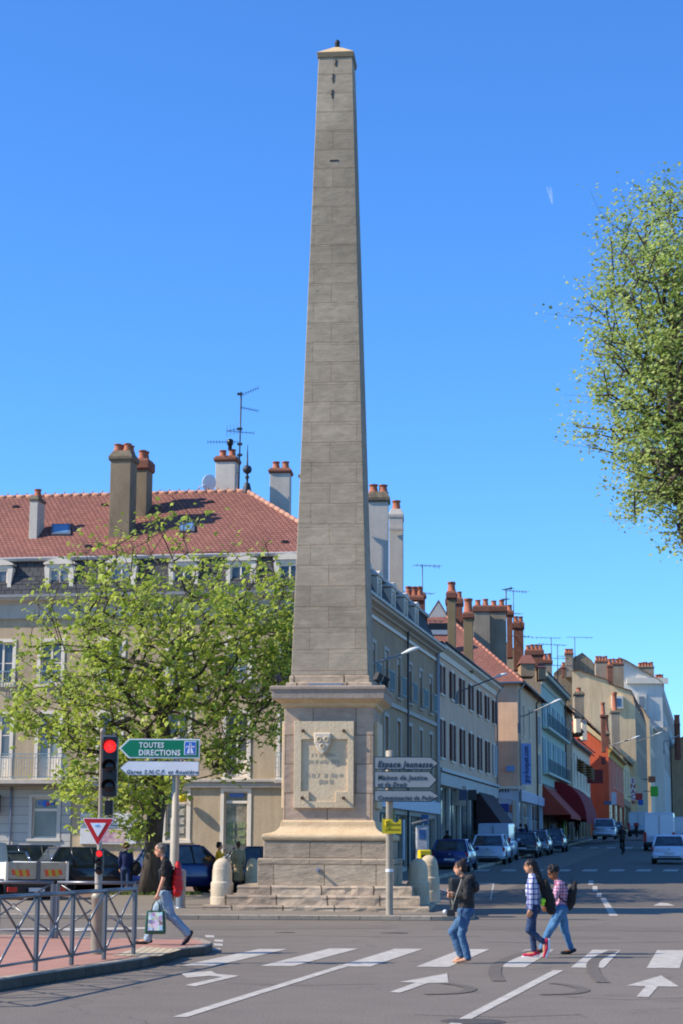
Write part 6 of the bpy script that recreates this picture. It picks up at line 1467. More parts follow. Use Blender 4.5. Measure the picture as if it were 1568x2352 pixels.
def tree(name,label,root,trunk,attr,r0,leafm,leaf,per,spread,seed,rt=.012,bark=M_bark,up=.0,shape='maple',trunk_r=None,kpath=.35,twigs=2,tuft_fn=None,cat='tree'):
    rr=random.Random(seed); e=empty(name,root,0,label,cat); rv=Vector(root)
    N,par,tips=grow(root,trunk,attr,rr,kpath,up=up)
    R_,ch=branch_mesh(N,par,tips,r0,rt,e,'branches',bark,0,expn=2.0)
    # separate main trunk and limbs
    mb=MB(); main=MB(); nt_=len(trunk)
    def chain(start,first):
        out=[par[start]] if par[start]>=0 else []; i=start
        while True:
            out.append(i)
            if not ch[i]: break
            nx=max(ch[i],key=lambda c:R_[c]); 
            for c in ch[i]:
                if c!=nx: stack.append(c)
            i=nx
        return out
    stack=[1]; firstc=True
    while stack:
        s=stack.pop(); c=chain(s,firstc); 
        if firstc: c=[0]+c[1:] if c[0]==0 else c
        pts=[N[i]-rv for i in c]; rad=[R_[i] for i in c]
        if not firstc: rad[0]=min(rad[0],rad[1]*1.15)
        else: rad[0]*=1.25
        big=rad[min(1,len(rad)-1)]
        ns=10 if big>.12 else (6 if big>.04 else 4)
        (main if firstc else mb).tube(pts,rad,ns)
        firstc=False
    main.build('trunk',bark,e); 
    # leaves
    LV=[];LF=[]; tw=MB()
    for ti,t in enumerate(tips):
        c=N[t]-rv; dens=per if tuft_fn is None else int(per*tuft_fn(N[t])*(rr.choice((.08,.3,.8,1,1.2,1.5)) if name=='street_tree' and shape=='maple' else 1))
        d0=(N[t]-N[par[t]]).normalized()
        for q in range(twigs+1):
            tip=c+Vector((rr.gauss(0,1),rr.gauss(0,1),abs(rr.gauss(0,.8))))*spread*.9+d0*spread*.6
            tw.tube([c,c.lerp(tip,.5)+Vector((rr.gauss(0,.04),rr.gauss(0,.04),-.03)),tip],[rt*.9,rt*.7,rt*.45],3,caps=False)
            for _ in range(max(0,dens//(twigs+1))):
                p=c.lerp(tip,rr.uniform(.3,1.1))+Vector((rr.gauss(0,1),rr.gauss(0,1),rr.gauss(0,1)))*leaf*1.3
                s=leaf*rr.uniform(.6,1.25); a=Vector((rr.gauss(0,1),rr.gauss(0,1),rr.gauss(0,.45)-.3)).normalized(); nrm=Vector((rr.gauss(-.45,.55),rr.gauss(-.25,.55),1)).normalized()
                b=a.cross(nrm).normalized(); o=len(LV)
                if shape=='maple':
                    dn=nrm*(-.22*s)
                    LV+= [p,p+a*s*.45+b*s*.62+dn,p+a*s*.75+b*s*.25,p+a*s*1.1+dn*.8,p+a*s*.75-b*s*.25,p+a*s*.45-b*s*.62+dn]
                    LF+=[(o,o+1,o+2,o+3),(o,o+3,o+4,o+5)]
                else:
                    LV+=[p,p+a*s*.5+b*s*.45,p+a*s,p+a*s*.5-b*s*.45]; LF.append((o,o+1,o+2,o+3))
    f=MB(); f.v=LV; f.f=[list(x) for x in LF]; f.m=[0]*len(LF); f.sm=[False]*len(LF)
    br=mb; off=len(br.v); br.v+=tw.v; br.f+=[[i+off for i in x] for x in tw.f]; br.m+=[0]*len(tw.f); br.sm+=tw.sm
    br.build('branches',bark,e); f.build('crown',leafm,e); return e
# ---- left street tree: crown outline in photo px, at depth
TYL=gc.y; rr=random.Random(21)
out_l=[(12,1640),(20,1560),(40,1500),(38,1430),(75,1380),(125,1330),(165,1290),(200,1240),(250,1230),(285,1200),(300,1130),(312,1100),(330,1160),(372,1165),(400,1140),(425,1165),(465,1180),(475,1240),(520,1262),(575,1265),(590,1240),(640,1262),(668,1290),(655,1340),(680,1400),(682,1480),(668,1560),(655,1640),(640,1700),(560,1722),(540,1770),(512,1790),(470,1740),(440,1760),(420,1800),(380,1850),(352,1930),(300,1915),(270,1880),(240,1920),(205,1900),(165,1840),(135,1790),(180,1770),(165,1730),(120,1700),(60,1690)]
def inside(x,y,poly):
    c=False; n=len(poly); j=n-1
    for i in range(n):
        xi,yi=poly[i]; xj,yj=poly[j]
        if (yi>y)!=(yj>y) and x<(xj-xi)*(y-yi)/(yj-yi)+xi: c=not c
        j=i
    return c
def attractors(poly,Y,n,depth,rr,cx,cy,minz=2.0,dens=None):
    xs=[p[0] for p in poly]; ys=[p[1] for p in poly]; out=[]
    R0=max(max(xs)-cx,cx-min(xs)); pts=[]; tries=0
    while len(out)<n and tries<60000:
        tries+=1
        x=rr.uniform(min(xs),max(xs)); y=rr.uniform(min(ys),max(ys))
        if not inside(x,y,poly): continue
        if dens and rr.random()>dens(x,y): continue
        u=(x-cx)/R0; v=(y-cy)/(max(ys)-min(ys))*2; k=max(0,1-u*u*.8-v*v*.5)
        dy=rr.uniform(-1,1)*depth*math.sqrt(k); 
        q=P(x,y,Y); q.x*= (Y+dy)/Y if False else 1
        p=Vector((q.x,Y+dy,q.z))
        # keep the outline: move along the view ray
        s=(Y+dy)/Y; p=Vector((q.x*s,Y+dy,CAMZ+(q.z-CAMZ)*s)) if abs(dy)<depth else p
        if p.z<minz: continue
        if any((p-o).length_squared<.12 for o in out[-400:]): continue
        out.append(p)
    return out
def dens_l(x,y):
    d=1.0
    if y<1330: d=.34
    elif y<1400: d=.7
    if x<190 and y<1600: d*=.45
    if x<110: d*=.6
    if 560<x and y>1560: d*=.6
    d*=.35+.9*(.5+.5*math.sin(x*.045+1.3*math.sin(y*.03))*math.cos(y*.038+x*.012))
    if 330<x<470 and 1620<y<1740: d*=.5
    return d
at=attractors(out_l,TYL,900,4.6,rr,350,1560,dens=dens_l)
out_l[11]=(312,1085)
base=Vector((gc.x,gc.y,gh-.12)); top=P(366,1780,TYL)
M_leaf=leafmat('maple_leaf_spring',(.20,.29,.03),(.55,.60,.10),.5)
tl_=tree('street_tree','broad maple with fresh yellow-green leaves and a dark trunk in front of the corner building',base,[P(352,1960,TYL),P(358,1880,TYL),P(372,1790,TYL),P(378,1720,TYL+.2),P(372,1640,TYL),P(366,1540,TYL)],at,.27,M_leaf,.175,19,.25,5,rt=.008,tuft_fn=lambda p: .5 if (p.z-CAMZ)/p.y>.150 else (.85 if (p.z-CAMZ)/p.y>.12 else 1.15),twigs=3)
# dark leafed small tree behind, right of it
at=attractors([(640,1400),(690,1395),(760,1480),(760,1620),(700,1640),(640,1600),(618,1500)],TYL+5,70,1.6,rr,690,1520)
b2=Vector((P(700,1900,TYL+5).x,TYL+5,gz(TYL+5)+.1)); M_leafd=leafmat('dark_leaf',(.04,.10,.02),(.09,.17,.03),.3)
tree('street_tree','darker leafed tree mostly hidden behind the obelisk shaft',b2,[P(700,1850,TYL+5),P(698,1700,TYL+5),P(694,1600,TYL+5)],at,.2,M_leafd,.15,26,.3,8)
# ---- right tree: tall upright twigs, pale small leaves
RYT=42.0
out_r=[(1568,500),(1562,440),(1535,432),(1520,430),(1510,470),(1490,455),(1478,470),(1470,510),(1452,500),(1440,530),(1420,505),(1402,508),(1398,545),(1388,580),(1392,640),(1358,640),(1352,690),(1340,735),(1362,770),(1345,805),(1385,830),(1378,860),(1366,880),(1375,900),(1350,910),(1345,950),(1332,1000),(1345,1020),(1375,1050),(1420,1075),(1445,1100),(1440,1150),(1462,1175),(1440,1190),(1500,1195),(1530,1190),(1545,1220),(1568,1250),(1600,1290),(1680,1330),(1820,1350),(1950,1200),(2000,900),(1900,600),(1750,420),(1650,380)]
at=attractors(out_r,RYT,1000,3.4,random.Random(77),1720,880,dens=lambda x,y: (.34 if x<1395 else .55 if x<1450 else .8 if x<1500 else .9 if x<1600 else .35)*(.45+.55*(.5+.5*math.sin(x*.05+y*.021)*math.cos(y*.035)))*(.5 if y<560 else 1))
trb=Vector((P(1700,1950,RYT).x,RYT,.0))
M_leafp=leafmat('poplar_leaf_pale',(.20,.30,.045),(.52,.58,.20),.5)
tree('street_tree','tall pale green poplar-like tree leaning in from the right edge of the photo',trb,[P(1680,1600,RYT),P(1650,1370,RYT),P(1600,1220,RYT),P(1566,1060,RYT),P(1552,900,RYT),P(1548,740,RYT)],at,.36,M_leafp,.098,54,.33,11,rt=.005,shape='p',up=.35,twigs=3)
# ================================================================ VEHICLES
def paint(name,c,metal=.2,rough=.3): return plain(name,c,rough,metal=metal,coat=.8,spec=.5)
M_carglass=mat('car_window_glass',(.012,.016,.02),.06,col2=(.09,.11,.12),scale=2.2,bump=0,spec=.7,warm=False)
M_tyre_r=plain('tyre_rubber',(.012,.012,.013),.8); M_rim=plain('alloy_rim',(.35,.35,.36),.35,metal=.6)
M_tail=plain('red_tail_light',(.45,.008,.012),.2,coat=.5); M_plate=plain('number_plate',(.62,.62,.60),.5); M_blk=plain('black_trim',(.02,.02,.022),.5); M_head=plain('headlight_glass',(.55,.58,.60),.1)
def loft(mb,sts,n=None,smooth=True):
    vs=[];k=len(sts[0][1])
    for x,sec in sts:
        vs+=[(x,y,z) for y,z in sec]+[(x,-y,z) for y,z in sec[::-1]]
    m=2*k; fs=[]
    for i in range(len(sts)-1):
        for j in range(m):
            j2=(j+1)%m; fs.append((i*m+j,(i+1)*m+j,(i+1)*m+j2,i*m+j2))
    fs.append(tuple(range(m))); fs.append(tuple((len(sts)-1)*m+j for j in range(m))[::-1])
    old=mb.smooth; mb.smooth=smooth; mb.add(vs,fs); mb.smooth=old
def car(label,pos,head,pm,L=4.0,W=1.7,H=1.45,kind='hatch',name='parked_car',cat='car',group='cars parked along the kerb',pitch=0.0,wheels=True,dirty=False,plate=True):
    e=empty(name,pos,0,label,cat,group)
    a=math.atan2(head[1],head[0]); e.matrix_basis=Matrix.Translation(pos)@Matrix.Rotation(a,4,'Z')@Matrix.Rotation(-pitch,4,'Y')
    w=W/2; van=kind=='van'; zb=.92 if not van else 1.05; z0=.24
    if kind=='suv': zb=1.0
    def sec(wl,zl,zbelt): return [(wl*.86,zl),(wl*.985,zl+.10),(wl,zl+(zbelt-zl)*.45),(wl*.975,zbelt-.10),(wl*.93,zbelt),(wl*.4,zbelt+.015)]
    fz_=.72 if not van else .95
    st=[(0,sec(w*.90,z0+.14,zb-.06)),(.07,sec(w*.965,z0+.06,zb-.01)),(.35,sec(w*.995,z0,zb)),(L*.45,sec(w,z0,zb)),(L*.72,sec(w,z0,zb-.01)),(L*.80,sec(w*.99,z0,zb-.05)),(L*.93,sec(w*.95,z0,fz_+.06)),(L*.985,sec(w*.86,z0+.04,fz_-.08)),(L,sec(w*.78,z0+.12,fz_-.2))]
    mb=MB(); loft(mb,st); body=mb.build('body',pm,e)
    # bumpers
    mb=MB(); loft(mb,[(-.05,[(w*.80,.36),(w*.84,.44),(w*.84,.52),(w*.78,.58)]),(.0,[(w*.92,.30),(w*.95,.42),(w*.95,.52),(w*.9,.60)]),(.25,[(w*1.0,.28),(w*1.012,.42),(w*1.012,.5),(w*.97,.56)])]); mb.build('rear_bumper',pm if kind!='van' else M_blk,e)
    mb=MB(); mb.box(-.04,-w*.7,.22,.3,w*.7,.34); mb.build('underside',M_blk,e)
    # cabin glass + roof
    if kind=='hatch': xr0,xr1,xt0,xt1=.10,L*.755,.52,L*.52
    elif kind=='suv': xr0,xr1,xt0,xt1=.10,L*.74,.42,L*.55
    elif kind=='sedan': xr0,xr1,xt0,xt1=.55,L*.74,1.15,L*.55
    else: xr0,xr1,xt0,xt1=.04,L*.84,.10,L*.66
    wt=w*(.74 if not van else .88); wbt=w*.925
    mb=MB(); zt=H-.05
    def csec(wl,wu,zl,zu): return [(wl,zl),(wu,zu)]
    vs=[(xr0,wbt,zb-.01),(xr1,wbt*.97,zb-.03),(xt1,wt,zt),(xt0,wt,zt)]
    def frust(mb,xr0,xr1,xt0,xt1,wb,wt,z0,z1,ins=0): mb.add([(xr0,wb,z0),(xr1,wb,z0),(xr1,-wb,z0),(xr0,-wb,z0),(xt0,wt,z1),(xt1,wt,z1),(xt1,-wt,z1),(xt0,-wt,z1)],[(0,1,5,4),(1,2,6,5),(2,3,7,6),(3,0,4,7),(4,5,6,7)])
    frust(mb,xr0,xr1,xt0,xt1,wbt,wt,zb-.01,zt); mb.build('cabin',M_carglass if not van else pm,e,bevel=.03)
    mb=MB(); mb.rings([(1,1,0)]) if False else None
    mb.add([(xt0-.05,wt+.015,zt-.02),(xt1+.05,wt+.015,zt-.02),(xt1+.05,-wt-.015,zt-.02),(xt0-.05,-wt-.015,zt-.02),(xt0+.04,wt-.05,H),(xt1-.05,wt-.05,H),(xt1-.05,-wt+.05,H),(xt0+.04,-wt+.05,H)],[(0,1,5,4),(1,2,6,5),(2,3,7,6),(3,0,4,7),(4,5,6,7),(3,2,1,0)]); mb.build('roof_panel',pm,e,bevel=.03)
    for s in (-1,1):
        if not van:
            for (xa,xb,r,mm) in ((xr0,xt0,.055,pm),(xr1,xt1,.04,pm),(L*.44,L*.42,.03,M_blk),(L*.26 if kind!='sedan' else .9,L*.24 if kind!='sedan' else 1.2,.05,pm)):
                mb=MB(); mb.tube([(xa,s*wbt,zb-.02),(xb,s*(wt+.004),zt)],r,6); mb.build('pillar',mm,e)
        else:
            mb=MB(); xx=L*.60; y0=s*(wbt+.003); y1=s*(wt+.008+.03)
            mb.add([(xx,s*(wbt*.985+.012),zb+.02),(L*.80,s*(wbt*.985+.012),zb+.02),(L*.66,s*(wt*1.02+.012),zt-.12),(xx,s*(wt*1.02+.012),zt-.12)],[(0,1,2,3) if s<0 else (3,2,1,0)]); mb.build('side_window',M_carglass,e)
        # mirror
        mb=MB(); mb.ell((L*.66,s*(w+.10),zb+.06),(.07,.11,.08),10,6); mb.build('wing_mirror',pm if s<0 else M_blk,e)
        # tail light
        mb=MB(); tz=zb-.27 if kind!='suv' else zb-.22; 
        if van: mb.box(-.012,s*(w*.80),.62,.16,s*(w*.985),1.25)
        elif kind=='suv': mb.box(.0,s*(w*.60),tz,.2,s*(w*.975),tz+.13)
        else: mb.prism([(.005,s*w*.68,tz+.05),(.005,s*w*.93,tz-.02),(.005,s*w*.945,tz+.2),(.005,s*w*.80,tz+.24)],1,(.2,s*.05,0))
        mb.build('tail_light',M_tail,e,bevel=.012)
        mb=MB(); mb.prism([(L*.93,s*w*.62,.62),(L*.985,s*w*.6,.62),(L*.955,s*w*.86,.66),(L*.88,s*w*.955,.72),(L*.9,s*w*.8,.76)],1,(0,0,.06)); mb.build('headlight',M_head,e)
        for wx in (L*.175,L*.815):
            mb=MB(); mb.T=Matrix.Translation((wx,s*(w-.17),.31))@Matrix.Rotation(R(90)*s*-1,4,'X'); mb.lathe([(.20,-.02),(.31,.0),(.315,.06),(.315,.15),(.30,.185),(.21,.19)],20); wl=mb.build('wheel',M_tyre_r,e)
            mb=MB(); mb.T=Matrix.Translation((wx,s*(w-.17),.31))@Matrix.Rotation(R(90)*s*-1,4,'X'); mb.lathe([(.21,.16),(.20,.185),(.08,.175),(.05,.195)],14); mb.build('rim',M_rim,wl)
            mb=MB(); mb.T=Matrix.Translation((wx,s*(w-.02),.31))@Matrix.Rotation(R(90)*s*-1,4,'X'); mb.lathe([(.37,-.02),(.37,.024)],20); mb.build('wheel_arch',M_blk,e)
    # rear window (hatch) frame and details
    if plate:
        mb=MB(); z=.60 if kind!='hatch' else .50; mb.box(-.065,-.24,z,-.045,.24,z+.10) if kind!='van' else mb.box(-.02,-.24,.62,-.002,.24,.72); p_=mb.build('number_plate',M_plate,e)
    if van:
        mb=MB(); mb.box(-.012,-.012,.55,.03,.012,zt-.1); mb.build('door_seam',M_blk,e); mb=MB(); mb.box(.0,-w*.6,.9,.03,w*.6,.93); mb.build('door_handle_bar',M_blk,e)
    else:
        mb=MB(); mb.tube([(.18,-.3,zb+.13),(.17,.05,zb+.10)],.012,5); mb.build('rear_wiper',M_blk,e); mb=MB(); mb.ell((.0,0,zb-.14),(.02,.05,.045),10,6); mb.build('badge',M_rim,e)
        mb=MB(); mb.box(-.052,-w*.6,.38,-.04,w*.6,.42); mb.build('bumper_strip',M_blk,e)
    return e
U2=(SD,1)
def gp(px,py,off=0.0):
    q=GS(px,py,.0); return q
sl=.0215
CG='cars parked along the left kerb of the street'
q=gp(1031,2003); car('dark blue hatchback parked nearest, right behind the yellow letter box',q,U2,paint('deep_blue_paint',(.012,.03,.16),.3),3.85,1.68,1.43,group=CG,pitch=sl)
q=gp(1119,1986); car('white hatchback parked behind the dark blue one',q,U2,paint('cool_white_paint',(.50,.56,.66),.0),4.0,1.72,1.50,group=CG,pitch=sl)
q=gp(1132,1979); car('white panel van parked between the white hatchback and the dark cars',(q.x,q.y,q.z),U2,paint('van_white_paint',(.46,.52,.62),.0),4.7,1.85,2.0,kind='van',name='parked_van',cat='van',group=CG,pitch=sl)
q=gp(1199,1971); car('small black hatchback parked just ahead of the white van',q,U2,paint('black_paint',(.02,.022,.03),.2),3.9,1.66,1.45,group=CG,pitch=sl)
q=gp(1226,1965); car('silver grey hatchback third from the far end of the parked row',q,U2,paint('silver_paint',(.16,.18,.21),.5),4.0,1.7,1.5,group=CG,pitch=sl)
q=gp(1262,1958); car('dark navy estate car at the far end of the parked row',q,U2,paint('navy_paint',(.03,.045,.075),.4),4.3,1.75,1.5,group=CG,pitch=sl)
q=gp(1386,1938); q.z+=.35; car('white compact suv parked further up in the sunlit gap',q,U2,paint('pearl_white_paint',(.55,.57,.62),.1),4.4,1.85,1.65,kind='suv',group=CG,pitch=sl)
q=gp(1430,1937); q.z+=.3; car('dark car partly hidden by the cyclist beyond the suv',(q.x,q.y+6,q.z),U2,paint('graphite_paint',(.05,.055,.06),.4),4.2,1.75,1.5,group=CG,pitch=sl)
q=gp(1514,1955); car('large white panel van driving up the street',q,U2,paint('van_white_paint2',(.55,.60,.68),.0),5.6,2.15,2.55,kind='van',name='delivery_van',cat='van',group='vehicles driving up the street',pitch=sl)
q=gp(1536,1985.5); car('white hatchback with round red tail lights at the right edge of the photo',q,U2,paint('bright_white_paint',(.66,.70,.80),.0),3.96,1.78,1.48,name='car',group='vehicles driving up the street',pitch=sl)
q=gp(1575,1944); car('white van at the very right edge behind the white hatchback',q,U2,paint('van_white_paint3',(.5,.52,.56),.0),5.0,2.0,2.2,kind='van',name='delivery_van',cat='van',group='vehicles driving up the street',pitch=sl)
q=gp(1465,1930); q.z+=.3; car('small white van parked far up beside the red oval sign',q,U2,paint('van_white_paint4',(.42,.46,.52),.0),4.6,1.85,2.2,kind='van',name='parked_van',cat='van',group=CG,pitch=sl)
# left car park
G2='cars in the car park beside the corner building'
def cz(px,Y): p=P(px,2000,Y); return Vector((p.x,Y,gz(Y)))
car('royal blue small car with grey bumper standing behind the tree trunk',cz(332,62.2),(.80,.60),paint('royal_blue_paint',(.004,.018,.11),.3),3.35,1.58,1.60,kind='suv',group=G2)
car('dark car with a pale roof edge between the trunk and the obelisk base',cz(520,65.0),(.93,.36),paint('charcoal_paint',(.03,.035,.045),.4),4.2,1.75,1.5,group=G2)
car('black hatchback behind the flatbed truck',cz(85,62.5),(.85,.5),paint('black_paint2',(.018,.02,.025),.3),3.9,1.7,1.5,group=G2)
car('bright blue car showing only its roof behind the flatbed truck',cz(40,64.5),(.75,.65),paint('bright_blue_paint',(.02,.11,.42),.2),3.9,1.68,1.45,group=G2)
car('dark estate car at the left edge above the truck',cz(-40,63.0),(.9,.4),paint('dark_navy_paint',(.02,.025,.05),.3),4.3,1.75,1.55,group=G2)
car('dark blue car immediately beyond the flatbed tailgate',cz(30,60.0),(-.5,.87),paint('slate_blue_paint',(.03,.06,.11),.4),3.9,1.65,1.42,group=G2)
# flatbed truck
YT=55.6; c=P(84,2070,YT); hd_=Vector((-.56,.83,0)); e=empty('flatbed_truck',(c.x,YT,gz(YT)),0,'white flatbed truck with a grey dropside tailgate and red-yellow hazard strips','truck')
e.matrix_basis=Matrix.Translation((c.x,YT,gz(YT)))@Matrix.Rotation(math.atan2(hd_.y,hd_.x),4,'Z'); w=.98; z0=.72; z1=1.20
M_tw=plain('truck_white_panel',(.62,.63,.62),.45); M_tg=mat('weathered_grey_tailgate',(.36,.34,.30),.6,col2=(.46,.44,.40),scale=4,bump=.1,streak=.2)
mb=MB(); mb.box(0,-w,z0,.05,-.10,z1); mb.cur=0; mb.box(0,.02,z0,.05,w,z1); mb.build('tailgate',M_tg,e,bevel=.01)
mb=MB(); mb.box(-.015,-.10,z0-.05,.06,.02,z1+.04); mb.build('centre_post',plain('dark_post',(.12,.12,.12),.5),e)
for s in (-1,1):
    mb=MB(); mb.box(.055,s*(w-.04),z0,4.0,s*w,z1); mb.build('dropside',M_tw,e,bevel=.01)
    mb=MB(); mb.box(-.02,s*(w-.06),z0-.05,.05,s*(w+.02),z1+.02); mb.build('corner_post',M_trim,e)
    hz=MB(); yc=s*.52-.04; 
    for k in range(5):
        hz.cur=k%2; a0=yc-.26+k*.11; hz.prism([(-.008,a0,z0+.08),(-.008,a0+.108,z0+.08),(-.008,a0+.158,z0+.27),(-.008,a0+.05,z0+.27)],1,(.007,0,0))
    hz.build('hazard_strip',[plain('hazard_red',(.75,.10,.03),.4),plain('hazard_yellow',(.55,.38,.05),.4)],e)
    for zz in (z0+.06,z1-.12): mb=MB(); mb.box(-.02,s*(w-.30),zz,.0,s*(w-.05),zz+.05); mb.build('hinge',M_rim,e)
    mb=MB(); mb.box(-.03,s*.62,.36,.03,s*.92,.5); mb.build('tail_light',M_tail,e,bevel=.01)
    mb=MB(); mb.T=Matrix.Translation((.9,s*(w-.22),.31))@Matrix.Rotation(R(90)*s*-1,4,'X'); mb.lathe([(.2,0),(.31,0),(.315,.15),(.3,.19),(.2,.19)],18); mb.build('wheel',M_tyre_r,e)
mb=MB(); mb.box(.0,-w,z0-.1,4.0,w,z0-.005); mb.build('bed',M_blk,e); mb=MB(); mb.box(.1,-.6,.28,4.6,.6,z0-.11); mb.build('chassis',M_blk,e); mb=MB(); mb.box(-.02,-.25,.36,.0,.25,.47); mb.build('number_plate',M_plate,e)
mb=MB(); loft(mb,[(4.1,[(w*.9,.4),(w*.95,1.0),(w*.85,1.75),(w*.5,1.8)]),(5.3,[(w*.9,.4),(w*.95,1.0),(w*.83,1.7),(w*.5,1.75)]),(5.8,[(w*.85,.4),(w*.9,1.0),(w*.7,1.2),(w*.4,1.2)])]); mb.build('cab',M_tw,e)
# ================================================================ PEOPLE
M_skin=mat('skin_light',(.50,.27,.19),.55,col2=(.58,.33,.24),scale=12,bump=0); M_skin2=mat('skin_olive',(.42,.23,.15),.55,col2=(.48,.27,.18),scale=12,bump=0); M_skin3=mat('skin_brown',(.17,.075,.04),.5,col2=(.22,.10,.055),scale=12,bump=0)
def jeans(name,c,c2): return mat(name,c,.85,col2=c2,scale=3.5,bump=.5,bscale=14,fine=.12,stretch=(1,1,.5))
def remesh(o,v,sm=6,f=.5):
    m=o.modifiers.new('remesh','REMESH'); m.mode='VOXEL'; m.voxel_size=v; m.use_smooth_shade=True
    if sm: s=o.modifiers.new('smooth','SMOOTH'); s.iterations=sm; s.factor=f
    return o
_ct=bpy.data.textures.new('folds','CLOUDS'); _ct.noise_scale=.10; _ct.noise_depth=2
_hn=bpy.data.textures.new('strands','CLOUDS'); _hn.noise_scale=.022; _hn.noise_depth=2
def rough(o,tex,st):
    d=o.modifiers.new('relief','DISPLACE'); d.texture=tex; d.strength=st; d.mid_level=.5; d.texture_coords='LOCAL'; return o
def V(x,y,z): return Vector((x,y,z))
def limb(mb,pts,rad,n=12):
    for (a,b,ra,rb) in zip(pts[:-1],pts[1:],rad[:-1],rad[1:]): mb.capsule(a,b,ra,rb,n)
def hand(mb,w_,d,side,curl=.5,sc=1.0,palm_n=None):
    """hand continuing from wrist w_ in direction d; palm plane normal roughly sideways"""
    d=d.normalized(); nrm=(palm_n or V(0,side,0)); nrm=(nrm-d*nrm.dot(d)).normalized(); ac=d.cross(nrm).normalized()
    mb.capsule(w_,w_+d*.035*sc,.024*sc,.028*sc)
    for k in (-1,-.33,.33,1): mb.capsule(w_+d*.03*sc+ac*.018*k*sc,w_+d*.085*sc+ac*.030*k*sc,.015*sc,.013*sc,8)
    for i,k in enumerate((-1,-.33,.33,1)):
        L=(.068,.08,.076,.058)[i]*sc; a=w_+d*.088*sc+ac*.030*k*sc; d1=(d*math.cos(curl)-nrm*math.sin(curl)).normalized(); b=a+d1*L*.5; d2=(d*math.cos(curl*2.2)-nrm*math.sin(curl*2.2)).normalized(); c=b+d2*L*.45
        mb.capsule(a,b,.0095*sc,.009*sc,8); mb.capsule(b,c,.009*sc,.0075*sc,8)
    a=w_+d*.03*sc-ac*.026*sc; b=a+(d*.7-ac*.7-nrm*.3).normalized()*.04*sc; c=b+(d-nrm*.5).normalized()*.032*sc
    mb.capsule(a,b,.013*sc,.011*sc,8); mb.capsule(b,c,.011*sc,.009*sc,8)
